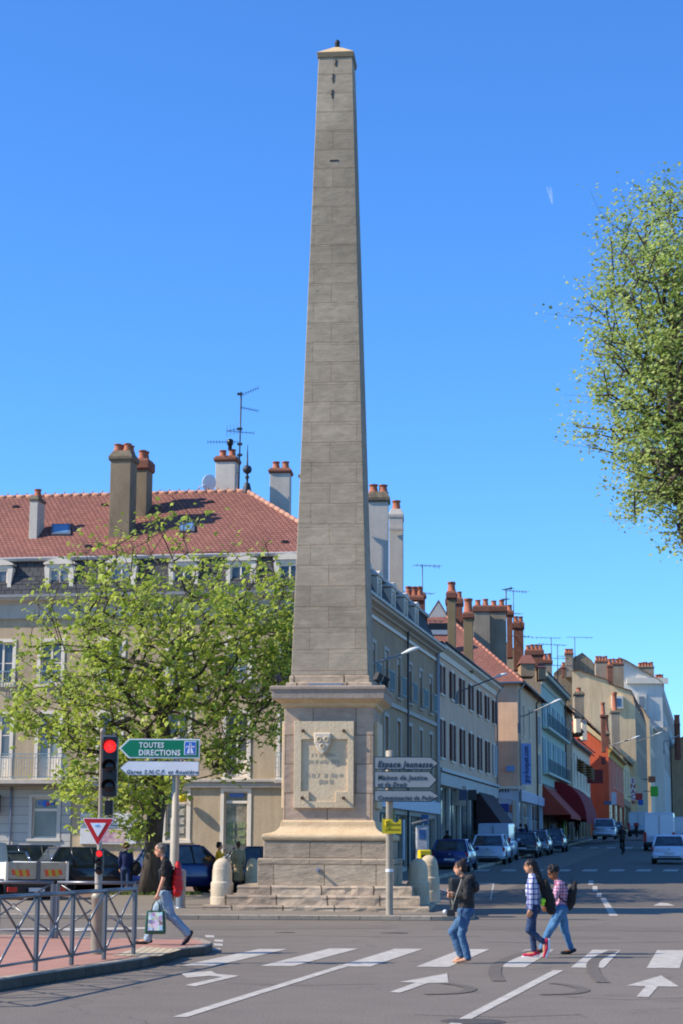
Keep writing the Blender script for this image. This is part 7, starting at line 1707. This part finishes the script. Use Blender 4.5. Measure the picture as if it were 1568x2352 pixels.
def person(label,pos,rz,J,skin,top,top_m,trousers_m,shoe_m,hair_m,hair='short',vox=.009,fem=False,group=None,k=1.0,sleeves='short',shoe='shoe',skirt=None,name='person',extra_head=None,sole_m=None,jacket_hem=None):
    e=empty(name,pos,rz,label,'person',group)
    g=lambda n: Vector(J[n])
    neck=g('neck'); head=g('head'); hip=g('hip'); chest=g('chest'); hd=Vector(J.get('face',(1,0,-.05))).normalized(); up=(V(0,0,1)-hd*hd.z).normalized(); lf=up.cross(hd)
    HM=Matrix((hd,lf,up)).transposed()
    mb=MB()
    # head
    mb.ell(head+up*.025-hd*.012,(.094,.074,.088),16,12,HM); mb.ell(head-up*.045+hd*.022,(.060,.056,.070),14,10,HM); mb.ell(head-up*.088+hd*.045,(.028,.030,.024),10,8,HM)
    mb.capsule(head+hd*.080+up*.012,head+hd*.094-up*.022,.010,.013,8); mb.ell(head+hd*.082-up*.050,(.016,.024,.011),8,6,HM)
    for s in (-1,1): mb.ell(head-hd*.008+lf*s*.076-up*.008,(.018,.010,.030),8,6,HM); mb.ell(head+hd*.068+lf*s*.034+up*.028,(.016,.022,.010),8,6,HM)
    mb.capsule(neck-V(0,0,.04),head-hd*.015-up*.05,.052,.047)
    mb.capsule(hip+V(0,0,.02),chest-V(0,0,.03),.10,.105)
    for s,n in ((1,'l'),(-1,'r')):
        sh,el,wr=g('sh_'+n),g('el_'+n),g('wr_'+n); kn,an,toe=g('kn_'+n),g('an_'+n),g('toe_'+n); hp=hip+V(0,s*.085,-.02)
        limb(mb,[chest+V(0,0,.05),sh],[.08,.05]); limb(mb,[sh,el,wr],[.047,.037,.024]); dd=Vector(J.get('hd_'+n,tuple(wr-el)))
        hand(mb,wr,dd,s,J.get('curl_'+n,.5),1.0,Vector(J['pn_'+n]) if 'pn_'+n in J else None)
        limb(mb,[hp,kn,an],[.075,.05,.034]); ft=(toe-an); 
        mb.capsule(an-V(0,0,.02)-ft.normalized()*.03,an.lerp(toe,.5)-V(0,0,.012),.032,.032); mb.capsule(an.lerp(toe,.5)-V(0,0,.01),toe,.034,.022)
    body=remesh(mb.build('body',skin,e),vox*.75,3,.4)
    # face details
    for s in (-1,1):
        mb=MB(); mb.ell(head+hd*.080+lf*s*.034+up*.018,(.006,.013,.006),8,6,HM); mb.build('eye',plain('eye_dark',(.02,.015,.012),.3),body)
        mb=MB(); mb.capsule(head+hd*.082+lf*s*.018+up*.038,head+hd*.072+lf*s*.050+up*.038,.004,.003,6); mb.build('eyebrow',hair_m,body)
    mb=MB(); mb.ell(head+hd*.091-up*.050,(.006,.020,.006),8,6,HM); mb.build('lips',mat('lips',(.35,.10,.09),.5,var=.05,bump=0),body)
    # hair
    mb=MB()
    if hair=='short':
        mb.ell(head+up*.038-hd*.026,(.100,.081,.082),16,12,HM); mb.ell(head-hd*.055+up*.0,(.055,.070,.075),12,8,HM)
    elif hair=='bun':
        mb.ell(head+up*.036-hd*.022,(.102,.083,.085),16,12,HM); mb.ell(head-hd*.05-up*.01,(.06,.072,.085),12,8,HM); mb.ell(head+up*.115-hd*.085,(.040,.036,.034),12,8,HM); mb.ell(head+up*.125-hd*.055,(.028,.03,.02),8,6,HM)
    elif hair=='long':
        mb.ell(head+up*.036-hd*.022,(.102,.083,.085),16,12,HM); limb(mb,[head-hd*.075+up*.01,head-hd*.12-up*.12,chest-hd*.16+V(0,0,-.02),chest-hd*.20+V(0,0,-.24)],[.068,.062,.055,.03])
    elif hair=='afro':
        for _ in range(46):
            a=rnd.uniform(0,6.28); t=rnd.uniform(-.4,1); r_=math.sqrt(max(0,1-t*t)); v=Vector((math.cos(a)*r_,math.sin(a)*r_,t))
            if v.x>.55 and v.z<.55: continue
            p=head+HM@Vector((v.x*.088-.02,v.y*.078,v.z*.088+.035)); s=rnd.uniform(.022,.034); mb.ell(p,(s,s,s),7,5)
        mb.ell(head+up*.038-hd*.024,(.098,.082,.085),12,10,HM)
    elif hair=='bob':
        for _ in range(40):
            a=rnd.uniform(0,6.28); t=rnd.uniform(-.9,1); r_=math.sqrt(max(0,1-t*t)); v=Vector((math.cos(a)*r_,math.sin(a)*r_,t))
            if v.x>.3 and v.z<.6: continue
            p=head+HM@Vector((v.x*.10-.02,v.y*.095,v.z*.10+.02)); s=rnd.uniform(.025,.04); mb.ell(p,(s,s,s),7,5)
        mb.ell(head+up*.03-hd*.03,(.10,.09,.09),12,10,HM)
    h_=remesh(mb.build('hair',hair_m,e),vox*.8,3)
    if vox<.015: rough(h_,_hn,.022)
    # top
    mb=MB(); wd=.115 if not fem else .10
    tb=hip if not jacket_hem else Vector(jacket_hem)
    n_=7
    for i in range(n_):
        t=i/(n_-1); c=tb.lerp(chest+V(0,0,.06),t); sy=(.165,.155,.15,.155,.17,.175,.15)[i]*(1 if not fem else .90); sx=(.125,.118,.112,.115,.122,.12,.09)[i]*J.get('thick',1.0); mb.ell(c,(sx,sy,.085),14,8)
    mb.capsule(chest+V(0,0,.05),neck-V(0,0,.012),.085,.058)
    for s,n in ((1,'l'),(-1,'r')):
        sh,el,wr=g('sh_'+n),g('el_'+n),g('wr_'+n)
        if sleeves=='short': limb(mb,[chest+V(0,s*.06,.06),sh,sh.lerp(el,.72)],[.09,.066,.06])
        else: limb(mb,[chest+V(0,s*.06,.06),sh,el,el.lerp(wr,.95)],[.09,.064,.054,.038])
    if top=='hoodie': mb.ell(neck-hd*.10-V(0,0,.02),(.10,.13,.09),12,8); mb.ell(chest-hd*.14+V(0,0,.02),(.07,.12,.09),12,8)
    if top=='dress':
        for i in range(5): t=i/4; mb.ell(hip.lerp(hip-V(0,0,.42),t),(.13+.05*t,.17+.05*t,.09),14,8)
    o=remesh(mb.build({'hoodie':'hooded_top','dress':'dress'}.get(top,'shirt'),top_m,e),vox,6)
    if vox<.015: rough(o,_ct,.035)
    # trousers
    if trousers_m:
        mb=MB(); mb.ell(hip+V(0,0,.0),(.125*J.get('thick',1.0),.158,.11),14,9)
        for s,n in ((1,'l'),(-1,'r')):
            kn,an=g('kn_'+n),g('an_'+n); hp=hip+V(0,s*.08,-.03); w1,w2,w3=J.get('leg',(.098,.070,.056)); limb(mb,[hp,kn,an+(kn-an).normalized()*.02],[w1,w2,w3])
        o=remesh(mb.build('trousers',trousers_m,e),vox,5)
        if vox<.015: rough(o,_ct,.030)
    if shoe_m:
        for s,n in ((1,'l'),(-1,'r')):
            an,toe=g('an_'+n),g('toe_'+n); f_=(toe-an); hz=Vector((f_.x,f_.y,f_.z)).normalized(); heel=an-hz*.045
            dn=(V(0,0,-1)-hz*V(0,0,-1).dot(hz)).normalized(); lat=hz.cross(dn)
            mb=MB(); mb.capsule(heel+dn*.035,an.lerp(toe,.55)+dn*.035,.036,.040); mb.capsule(an.lerp(toe,.5)+dn*.028,toe+hz*.03,.042,.028)
            if shoe=='shoe': mb.capsule(an+V(0,0,.02),an+dn*.02,.040,.042)
            so=remesh(mb.build('shoe',shoe_m,e),vox*.9,3)
            if sole_m:
                mb=MB(); mb.capsule(heel+dn*.062,an.lerp(toe,.55)+dn*.066,.030,.034); mb.capsule(an.lerp(toe,.55)+dn*.063,toe+hz*.045+dn*.02,.036,.026); remesh(mb.build('sole',sole_m,so),vox*.9,2)
    return e
def plaid(name,base,line,line2,s=.085):
    m=bpy.data.materials.new(name); m.use_nodes=True; nt=m.node_tree; b=nt.nodes['Principled BSDF']; b.inputs['Roughness'].default_value=.9
    tc=_n(nt,'ShaderNodeTexCoord'); sp=_n(nt,'ShaderNodeSeparateXYZ'); nt.links.new(tc.outputs['Object'],sp.inputs[0])
    def band(sock,per,duty,ph=0.0):
        a=_n(nt,'ShaderNodeMath',operation='MULTIPLY'); a.inputs[1].default_value=1/per; nt.links.new(sock,a.inputs[0]); c=_n(nt,'ShaderNodeMath',operation='ADD'); c.inputs[1].default_value=ph+50; nt.links.new(a.outputs[0],c.inputs[0])
        f=_n(nt,'ShaderNodeMath',operation='FRACT'); nt.links.new(c.outputs[0],f.inputs[0]); l=_n(nt,'ShaderNodeMath',operation='LESS_THAN'); l.inputs[1].default_value=duty; nt.links.new(f.outputs[0],l.inputs[0]); return l.outputs[0]
    cur=None; bx=band(sp.outputs['X'],s,.32); bz=band(sp.outputs['Z'],s,.32); by=band(sp.outputs['X'],s/1.0,.07,.35); bw=band(sp.outputs['Z'],s,.07,.35)
    def mix(f,a,c,amt):
        mx=_n(nt,'ShaderNodeMix',data_type='RGBA'); q=_n(nt,'ShaderNodeMath',operation='MULTIPLY'); q.inputs[1].default_value=amt; nt.links.new(f,q.inputs[0]); nt.links.new(q.outputs[0],mx.inputs[0])
        if isinstance(a,tuple): mx.inputs[6].default_value=(*a,1)
        else: nt.links.new(a,mx.inputs[6])
        mx.inputs[7].default_value=(*c,1); return mx.outputs[2]
    o=mix(bx,base,line,.75); o=mix(bz,o,line,.75); o=mix(by,o,line2,.6); o=mix(bw,o,line2,.6); nt.links.new(o,b.inputs['Base Color']); return m
M_hb=plain('dark_brown_hair',(.022,.012,.008),.6); M_hbr=plain('auburn_hair',(.12,.045,.02),.6); M_hg=mat('greying_hair',(.05,.047,.045),.7,col2=(.20,.19,.185),scale=18,bump=.3); M_hk=plain('black_hair',(.010,.008,.008),.6)
M_blkshirt=mat('black_cotton',(.012,.012,.014),.9,col2=(.022,.022,.025),scale=6,bump=.6,bscale=12)
M_jl=jeans('light_jeans',(.14,.23,.38),(.30,.42,.60)); M_jm=jeans('mid_jeans',(.02,.06,.17),(.07,.17,.36)); M_jd=jeans('dark_jeans',(.012,.03,.10),(.03,.065,.17)); M_jb=jeans('bright_jeans',(.03,.11,.30),(.10,.27,.55))
M_shoeb=plain('black_shoe_leather',(.012,.012,.013),.5)
FL=R(180)
# ---- man with rucksack and bag
bp=G(375,2172,.13); 
J=dict(hip=(-.03,0,.87),chest=(-.035,0,1.26),neck=(.005,0,1.445),head=(.085,0,1.585),face=(1,.0,-.16),
 sh_l=(-.03,.175,1.375),el_l=(-.0,.215,1.10),wr_l=(.085,.20,.86),hd_l=(.25,-.05,-1),curl_l=1.15,
 sh_r=(-.03,-.175,1.375),el_r=(-.13,-.22,1.11),wr_r=(-.13,-.20,.86),hd_r=(.1,0,-1),curl_r=.7,
 kn_l=(-.13,.09,.50),an_l=(-.43,.09,.20),toe_l=(-.345,.09,.035),kn_r=(.17,-.08,.50),an_r=(.27,-.08,.095),toe_r=(.45,-.08,.05),leg=(.105,.082,.070),thick=1.0)
man=person('grey haired man in a black t-shirt and pale jeans striding left with a red rucksack',bp,FL,J,M_skin,'shirt',M_blkshirt,M_jl,M_shoeb,M_hg,'short',.009)
def world_of(e,v): return wm(e)@Vector(v)
def rucksack(label,person_,c,size,m,lean=0,m2=None):
    p=world_of(person_,c); e=empty('rucksack',p,FL,label,'rucksack'); sx,sy,sz=size
    mb=MB(); mb.T=Matrix.Rotation(lean,4,'Y')
    for i in range(6):
        t=i/5; zz=-sz+2*sz*t; k=(.95,1.05,1.05,.95,.8,.55)[i]; mb.ell((0-.01*i,0,zz*.8),(sx*k,sy*min(1,k+.05),sz*.38),14,8)
    b=remesh(mb.build('bag_body',m,e),.011,5)
    mb=MB(); mb.T=Matrix.Rotation(lean,4,'Y'); mb.ell((-sx*.75,0,-sz*.4),(sx*.5,sy*.8,sz*.42),12,8); remesh(mb.build('front_pocket',m2 or m,e),.011,4)
    for s in (-1,1):
        mb=MB(); mb.tube([(sx*.6,s*sy*.6,sz*.75),(sx*1.6,s*sy*.75,sz*.95),(sx*2.9,s*sy*.8,sz*.55),(sx*2.7,s*sy*.95,-sz*.1),(sx*.8,s*sy*.8,-sz*.6)],.016,6); mb.build('strap',M_blk,e)
    mb=MB(); mb.tube([(-sx*.2,-.03,sz*1.0),(-sx*.3,0,sz*1.18),(-sx*.2,.03,sz*1.0)],.008,5); mb.build('loop',M_blk,e)
    return e
M_rs=mat('red_nylon',(.42,.008,.012),.6,col2=(.52,.015,.02),scale=4,bump=.4,bscale=9)
rucksack('bright red rucksack on the back of the man in black',man,(-.20,.0,1.10),(.095,.16,.26),M_rs,R(6))
hp=world_of(man,(.115,.19,.76)); e=empty('shopping_bag',(hp.x-.0,hp.y,hp.z-.56),FL,'green shopping bag printed with bright pictures carried by the striding man','bag')
mb=MB(); mb.rings([(.17,.07,0),(.175,.085,.03),(.165,.075,.20),(.15,.05,.385)]); mb.build('bag_body',mat('dark_green_bag',(.01,.07,.045),.5,col2=(.02,.10,.07),scale=5,bump=.3),e,bevel=.02)
M_print=bpy.data.materials.new('picture_print'); M_print.use_nodes=True; nt=M_print.node_tree; b_=nt.nodes['Principled BSDF']; tc=_n(nt,'ShaderNodeTexCoord'); vo=_n(nt,'ShaderNodeTexVoronoi'); vo.inputs['Scale'].default_value=17; vo.distance='CHEBYCHEV'; nt.links.new(tc.outputs['Object'],vo.inputs['Vector']); hs_=_n(nt,'ShaderNodeHueSaturation'); hs_.inputs['Saturation'].default_value=.45; hs_.inputs['Value'].default_value=.85; nt.links.new(vo.outputs['Color'],hs_.inputs['Color']); nt.links.new(hs_.outputs[0],b_.inputs['Base Color'])
for s in (-1,1):
    mb=MB(); mb.add([(-.13,s*.088,.06),(.12,s*.088,.06),(.115,s*.062,.36),(-.115,s*.062,.36)],[(0,1,2,3) if s<0 else (3,2,1,0)]); o=mb.build('printed_panel',M_print,e); o.modifiers.new('t','SOLIDIFY').thickness=.004
    mb=MB(); mb.tube([(-.07,s*.05,.37),(-.05,s*.03,.50),(.0,0,.575),(.05,s*.03,.50),(.07,s*.05,.37)],.007,6); mb.build('handle',MATS['dark_green_bag'],e)
# ---- woman with phone
bp=G(1067,2213,.0)
J=dict(hip=(-.015,0,.80),chest=(-.03,0,1.15),neck=(.02,0,1.315),head=(.075,0,1.465),face=(1,.0,-.05),
 sh_l=(-.02,.155,1.25),el_l=(-.01,.19,1.02),wr_l=(.175,.10,1.07),hd_l=(1,-.15,.15),curl_l=.9,pn_l=(0,.3,-1),
 sh_r=(-.02,-.155,1.25),el_r=(-.0,-.19,1.0),wr_r=(.16,-.10,1.03),hd_r=(1,.2,.1),curl_r=.8,
 kn_l=(.06,.085,.44),an_l=(-.035,.085,.085),toe_l=(.15,.085,.03),kn_r=(.19,-.08,.48),an_r=(.06,-.08,.11),toe_r=(.17,-.08,.03),leg=(.098,.068,.060),thick=1.12)
M_hood=mat('charcoal_hoodie',(.018,.019,.024),.9,col2=(.032,.034,.042),scale=6,bump=.6,bscale=12)
w1_=person('woman with a bun in a dark hooded top and blue jeans looking at her phone',bp,FL,J,M_skin,'hoodie',M_hood,M_jm,None,M_hb,'bun',.009,fem=True,sleeves='long')
p=world_of(w1_,(.285,.07,1.10)); e=empty('phone',p,FL,'pale phone held out by the woman in the hooded top','phone'); mb=MB(); mb.T=Matrix.Rotation(R(-18),4,'Y'); mb.box(-.06,-.035,0,.075,.035,.009); mb.build('phone_case',plain('pale_phone',(.55,.6,.7),.3),e,bevel=.003); mb=MB(); mb.T=Matrix.Rotation(R(-18),4,'Y'); mb.box(-.052,-.03,.0095,.068,.03,.011); mb.build('screen',plain('phone_screen',(.1,.14,.25),.1),e)
p=world_of(w1_,(.235,.16,.775)); e=empty('compact_camera',p,FL,'small black camera with white flash hanging below the phone of the hooded woman','camera'); mb=MB(); mb.box(-.07,-.04,-.05,.06,.04,.05); mb.build('camera_body',M_blk,e,bevel=.012); mb=MB(); mb.ell((.085,0,.02),(.035,.03,.033),12,8); mb.build('flash',M_white,e)
mb=MB(); mb.tube([(-.02,.0,.05),(-.10,-.01,.30),(-.18,-.05,.52)],.008,5); mb.tube([(-.05,0,.05),(-.02,.02,.2)],.006,5); mb.build('strap',plain('beige_strap',(.40,.36,.28),.8),e)
# ---- two girls in plaid
bp=G(1225,2200,.0)
J=dict(hip=(.0,0,.80),chest=(.01,0,1.17),neck=(.01,0,1.345),head=(.05,0,1.485),face=(1,.0,-.05),
 sh_l=(.03,.155,1.27),el_l=(.055,.18,1.0),wr_l=(.075,.17,.79),hd_l=(.15,0,-1),curl_l=.5,
 sh_r=(-.0,-.155,1.27),el_r=(-.07,-.18,1.0),wr_r=(-.06,-.17,.80),hd_r=(.1,0,-1),curl_r=.5,
 kn_l=(.09,.08,.45),an_l=(-.17,.08,.25),toe_l=(-.165,.08,.06),kn_r=(.02,-.08,.42),an_r=(-.02,-.08,.09),toe_r=(.13,-.08,.045),leg=(.088,.064,.048),thick=1.0)
M_pl1=plaid('blue_white_plaid',(.62,.64,.72),(.03,.04,.20),(.35,.12,.22),.085); M_pl2=plaid('pink_plaid',(.62,.42,.50),(.30,.02,.09),(.03,.02,.10),.055)
M_sn=mat('crimson_canvas',(.40,.015,.06),.8,col2=(.5,.03,.09),scale=8,bump=.1)
w2_=person('girl in a blue and white checked shirt, dark jeans and crimson sneakers',bp,FL,J,M_skin2,'shirt',M_pl1,M_jd,M_sn,M_hk,'long',.009,fem=True,sleeves='long',sole_m=M_white)
e=empty('shoulder_bag',world_of(w2_,(-.19,-.02,.98)),FL,'long black shoulder bag with a bright green pompom behind the checked-shirt girl','bag')
mb=MB(); 
for i in range(7): t=i/6; mb.ell((-.02-.075*t*1.2,0,.22-.42*t),(.055+.05*math.sin(t*2.6),.12,.09),12,8)
remesh(mb.build('bag_body',M_blkshirt,e),.011,4); mb=MB(); mb.ell((.035,.12,-.055),(.042,.04,.042),12,8); mb.ell((.045,.12,-.11),(.034,.034,.03),12,8); mb.build('pompom',plain('lime_green',(.40,.75,.03),.7),e); mb=MB(); mb.tube([(.0,.05,.2),(.1,.11,.33),(.2,.13,.26)],.012,6); mb.build('strap',M_blk,e)
bp=G(1285,2192,.0)
J=dict(hip=(-.03,0,.78),chest=(-.03,0,1.09),neck=(.025,0,1.235),head=(.10,0,1.365),face=(1,.0,-.45),
 sh_l=(.01,.16,1.17),el_l=(.09,.19,.95),wr_l=(.20,.15,.80),hd_l=(.8,0,-.5),curl_l=.8,
 sh_r=(-.0,-.16,1.17),el_r=(.05,-.19,.95),wr_r=(.18,-.15,.80),hd_r=(.8,0,-.5),curl_r=.8,
 kn_l=(.17,.085,.42),an_l=(.33,.085,.10),toe_l=(.47,.085,.05),kn_r=(-.09,-.08,.43),an_r=(-.20,-.08,.085),toe_r=(-.07,-.08,.035),leg=(.108,.074,.052),thick=1.1)
w3_=person('girl with short black curls in a pink checked shirt and bright blue jeans looking down',bp,FL,J,M_skin3,'shirt',M_pl2,M_jb,M_shoeb,M_hk,'afro',.009,fem=True,sleeves='long',shoe='flat')
rucksack('black rucksack on the back of the girl in the pink checked shirt',w3_,(-.19,.0,.99),(.085,.14,.22),M_blkshirt,R(-8))
# ---- people in the distance (standing poses)
def stand(label,px,pyf,rz,top,top_m,tr,hair_m,hair,h=1.68,Y=None,sk=M_skin,sleeves='long',stride=.12,group='distant pedestrians',zoff=0,arms=None,vox=.02,name='person'):
    q=GS(px,pyf,0) if Y is None else Vector((P(px,2000,Y).x,Y,gz(Y)+zoff)); k=h/1.70
    J=dict(hip=(0,0,.86),chest=(0,0,1.26),neck=(.01,0,1.44),head=(.03,0,1.58),face=(1,0,-.03),sh_l=(0,.165,1.36),el_l=(-.03,.21,1.1),wr_l=(.05,.20,.86),sh_r=(0,-.165,1.36),el_r=(.0,-.21,1.1),wr_r=(.06,-.2,.86),kn_l=(stride,.085,.47),an_l=(stride,.085,.09),toe_l=(stride+.15,.085,.04),kn_r=(-stride*.4,-.085,.47),an_r=(-stride*1.3,-.085,.10),toe_r=(-stride*1.3+.15,-.085,.04))
    if arms=='up': J['el_r']=(.12,-.2,1.18); J['wr_r']=(.20,-.08,1.38)
    J={a:(tuple(c*k for c in b) if a!='face' else b) for a,b in J.items()}
    return person(label,q,rz,J,sk,top,top_m,tr,M_shoeb,hair_m,hair,vox,fem=True,sleeves=sleeves,group=None)
M_navyc=plain('navy_cotton',(.015,.025,.08),.9); M_mus=plain('mustard_cotton',(.85,.45,.02),.85); M_pat=brickmat('patterned_dress',(.14,.13,.08),(.10,.10,.07),(.40,.37,.28),.05,.05,ms=.012,bump=0,var=.1)
a1=stand('curly haired woman in navy seen from behind, walking on the pavement left of the tree',288,2058,R(95),'shirt',M_navyc,M_jd,M_hbr,'bob')
p=world_of(a1,(.0,-.28,.86)); e=empty('handbag',(p.x,p.y,p.z),0,'black handbag at the side of the curly haired woman in navy','bag'); mb=MB(); mb.ell((.05,0,0),(.17,.1,.24),12,8); mb.build('bag_body',M_blkshirt,e); mb=MB(); mb.tube([(.02,.0,.2),(-.12,.02,.4),(-.32,0,.55)],.014,5); mb.build('strap',plain('brown_strap',(.25,.06,.03),.7),e)
stand('dark haired woman in a mustard yellow top half hidden by the left stone bollard',502,2053,R(-10),'shirt',M_mus,M_jd,M_hk,'bob',arms='up',h=1.66)
stand('woman in a speckled olive dress standing left of the pedestal',547,2051,R(100),'dress',M_pat,None,M_hbr,'short',h=1.70,sk=M_skin3,stride=.04)
stand('dark figure on the pavement behind the dark blue hatchback',1027,0,R(80),'hoodie',M_blkshirt,M_blkshirt,M_hk,'short',Y=88,zoff=.12,vox=.03)
stand('left one of two people talking outside the shop with the blue surround',1196,0,R(40),'shirt',M_navyc,M_jd,M_hk,'bob',Y=114,zoff=.2,vox=.03)
stand('right one of two people talking outside the shop with the blue surround',1207,0,R(140),'shirt',M_jd,M_jd,M_hk,'long',Y=115,zoff=.2,vox=.03)
stand('person in black walking past the bright green door',1326,0,R(90),'hoodie',M_blkshirt,M_blkshirt,M_hk,'short',Y=146,zoff=.5,vox=.03,h=1.8)
stand('person standing by the dark cars under the flower shop awning',1268,0,R(90),'shirt',plain('pale_grey_top',(.2,.22,.3),.9),M_jd,M_hg,'short',Y=141,zoff=.3,vox=.03)
# cyclist
YC=118; q=Vector((P(1428,1955,YC).x,YC,gz(YC)))
J=dict(hip=(-.12,0,.98),chest=(.08,0,1.36),neck=(.16,0,1.52),head=(.22,0,1.66),face=(1,0,-.1),sh_l=(.1,.18,1.45),el_l=(.28,.24,1.22),wr_l=(.46,.22,1.06),sh_r=(.1,-.18,1.45),el_r=(.28,-.24,1.22),wr_r=(.46,-.22,1.06),kn_l=(.2,.1,.78),an_l=(.08,.1,.38),toe_l=(.24,.1,.36),kn_r=(.15,-.1,.60),an_r=(.02,-.1,.16),toe_r=(.18,-.1,.14))
cyc=person('cyclist in dark clothes riding up the shaded street',q,UA,J,M_skin,'hoodie',M_blkshirt,M_blkshirt,M_shoeb,M_hk,'short',.03)
e=empty('bicycle',q,UA,'dark bicycle ridden by the cyclist in dark clothes','bicycle')
for x in (-.52,.52):
    mb=MB(); pts=[(x+.33*math.cos(t),0,.34+.33*math.sin(t)) for t in [2*math.pi*i/24 for i in range(25)]]; mb.tube(pts,.022,6,caps=False); wl=mb.build('wheel',M_tyre_r,e)
    mb=MB(); 
    for i in range(8): t=math.pi*i/8; mb.tube([(x-.32*math.cos(t),0,.34-.32*math.sin(t)),(x+.32*math.cos(t),0,.34+.32*math.sin(t))],.004,3)
    mb.build('spokes',M_rim,wl)
mb=MB(); 
for a,b in (((-.52,0,.34),(-.08,0,.30)),((-.08,0,.30),(-.2,0,.9)),((-.2,0,.84),(.36,0,.86)),((-.08,0,.30),(.38,0,.80)),((-.52,0,.34),(-.2,0,.84)),((.36,0,.98),(.52,0,.34))): mb.tube([a,b],.02,6)
mb.build('frame',M_blk,e); mb=MB(); mb.tube([(.44,-.28,1.03),(.38,0,1.0),(.44,.28,1.03)],.015,6); mb.build('handlebar',M_blk,e); mb=MB(); mb.ell((-.2,0,.92),(.13,.07,.04),10,6); mb.build('saddle',M_blk,e)
# moped parked far up
e=empty('moped',(P(1462,1950,168).x,168,gz(168)+.3),UA,'dark moped standing between the suv and the large white van','moped')
mb=MB(); mb.ell((0,0,.62),(.75,.24,.28),12,8); mb.build('body',M_blk,e); mb=MB(); mb.ell((-.25,0,.95),(.42,.18,.12),12,8); mb.build('seat',M_blkshirt,e)
for x in (-.6,.65): mb=MB(); mb.T=Matrix.Translation((x,-.06,.26))@Matrix.Rotation(R(-90),4,'X'); mb.lathe([(.15,0),(.26,.0),(.26,.12),(.15,.12)],16); mb.build('wheel',M_tyre_r,e)
mb=MB(); mb.tube([(.65,0,.3),(.45,0,1.05),(.4,-.3,1.12)],.03,6); mb.tube([(.45,0,1.05),(.4,.3,1.12)],.03,6); mb.build('handlebar',M_blk,e); mb=MB(); mb.box(-.85,-.2,.95,-.5,.2,1.25); mb.build('top_box',plain('red_box',(.35,.02,.02),.4),e)
# ---------------------------------------------------------------- vapour trail, high and far
c0=P(1258,428,3000); c1=P(1268,470,3000); e_=MB(); n=14
for sx in (-1,1):
    pts=[];rd=[]
    for i in range(n+1):
        t=i/n; p=c0.lerp(c1,t); pts.append(p+Vector((sx*(1-t)*3.0+math.sin(t*5)*.5,0,0))); rd.append(.3+1.6*math.sin(math.pi*min(1,t*1.05))**.6)
    e_.tube(pts,rd,6)
m=bpy.data.materials.new('vapour'); m.use_nodes=True; nt=m.node_tree; b_=nt.nodes['Principled BSDF']; b_.inputs['Base Color'].default_value=(.9,.93,1,1); b_.inputs['Alpha'].default_value=.11
tag(e_.build('vapour_trail',m),'short faint double vapour trail high in the blue sky','vapour trail',kind='stuff')
# ---------------------------------------------------------------- end
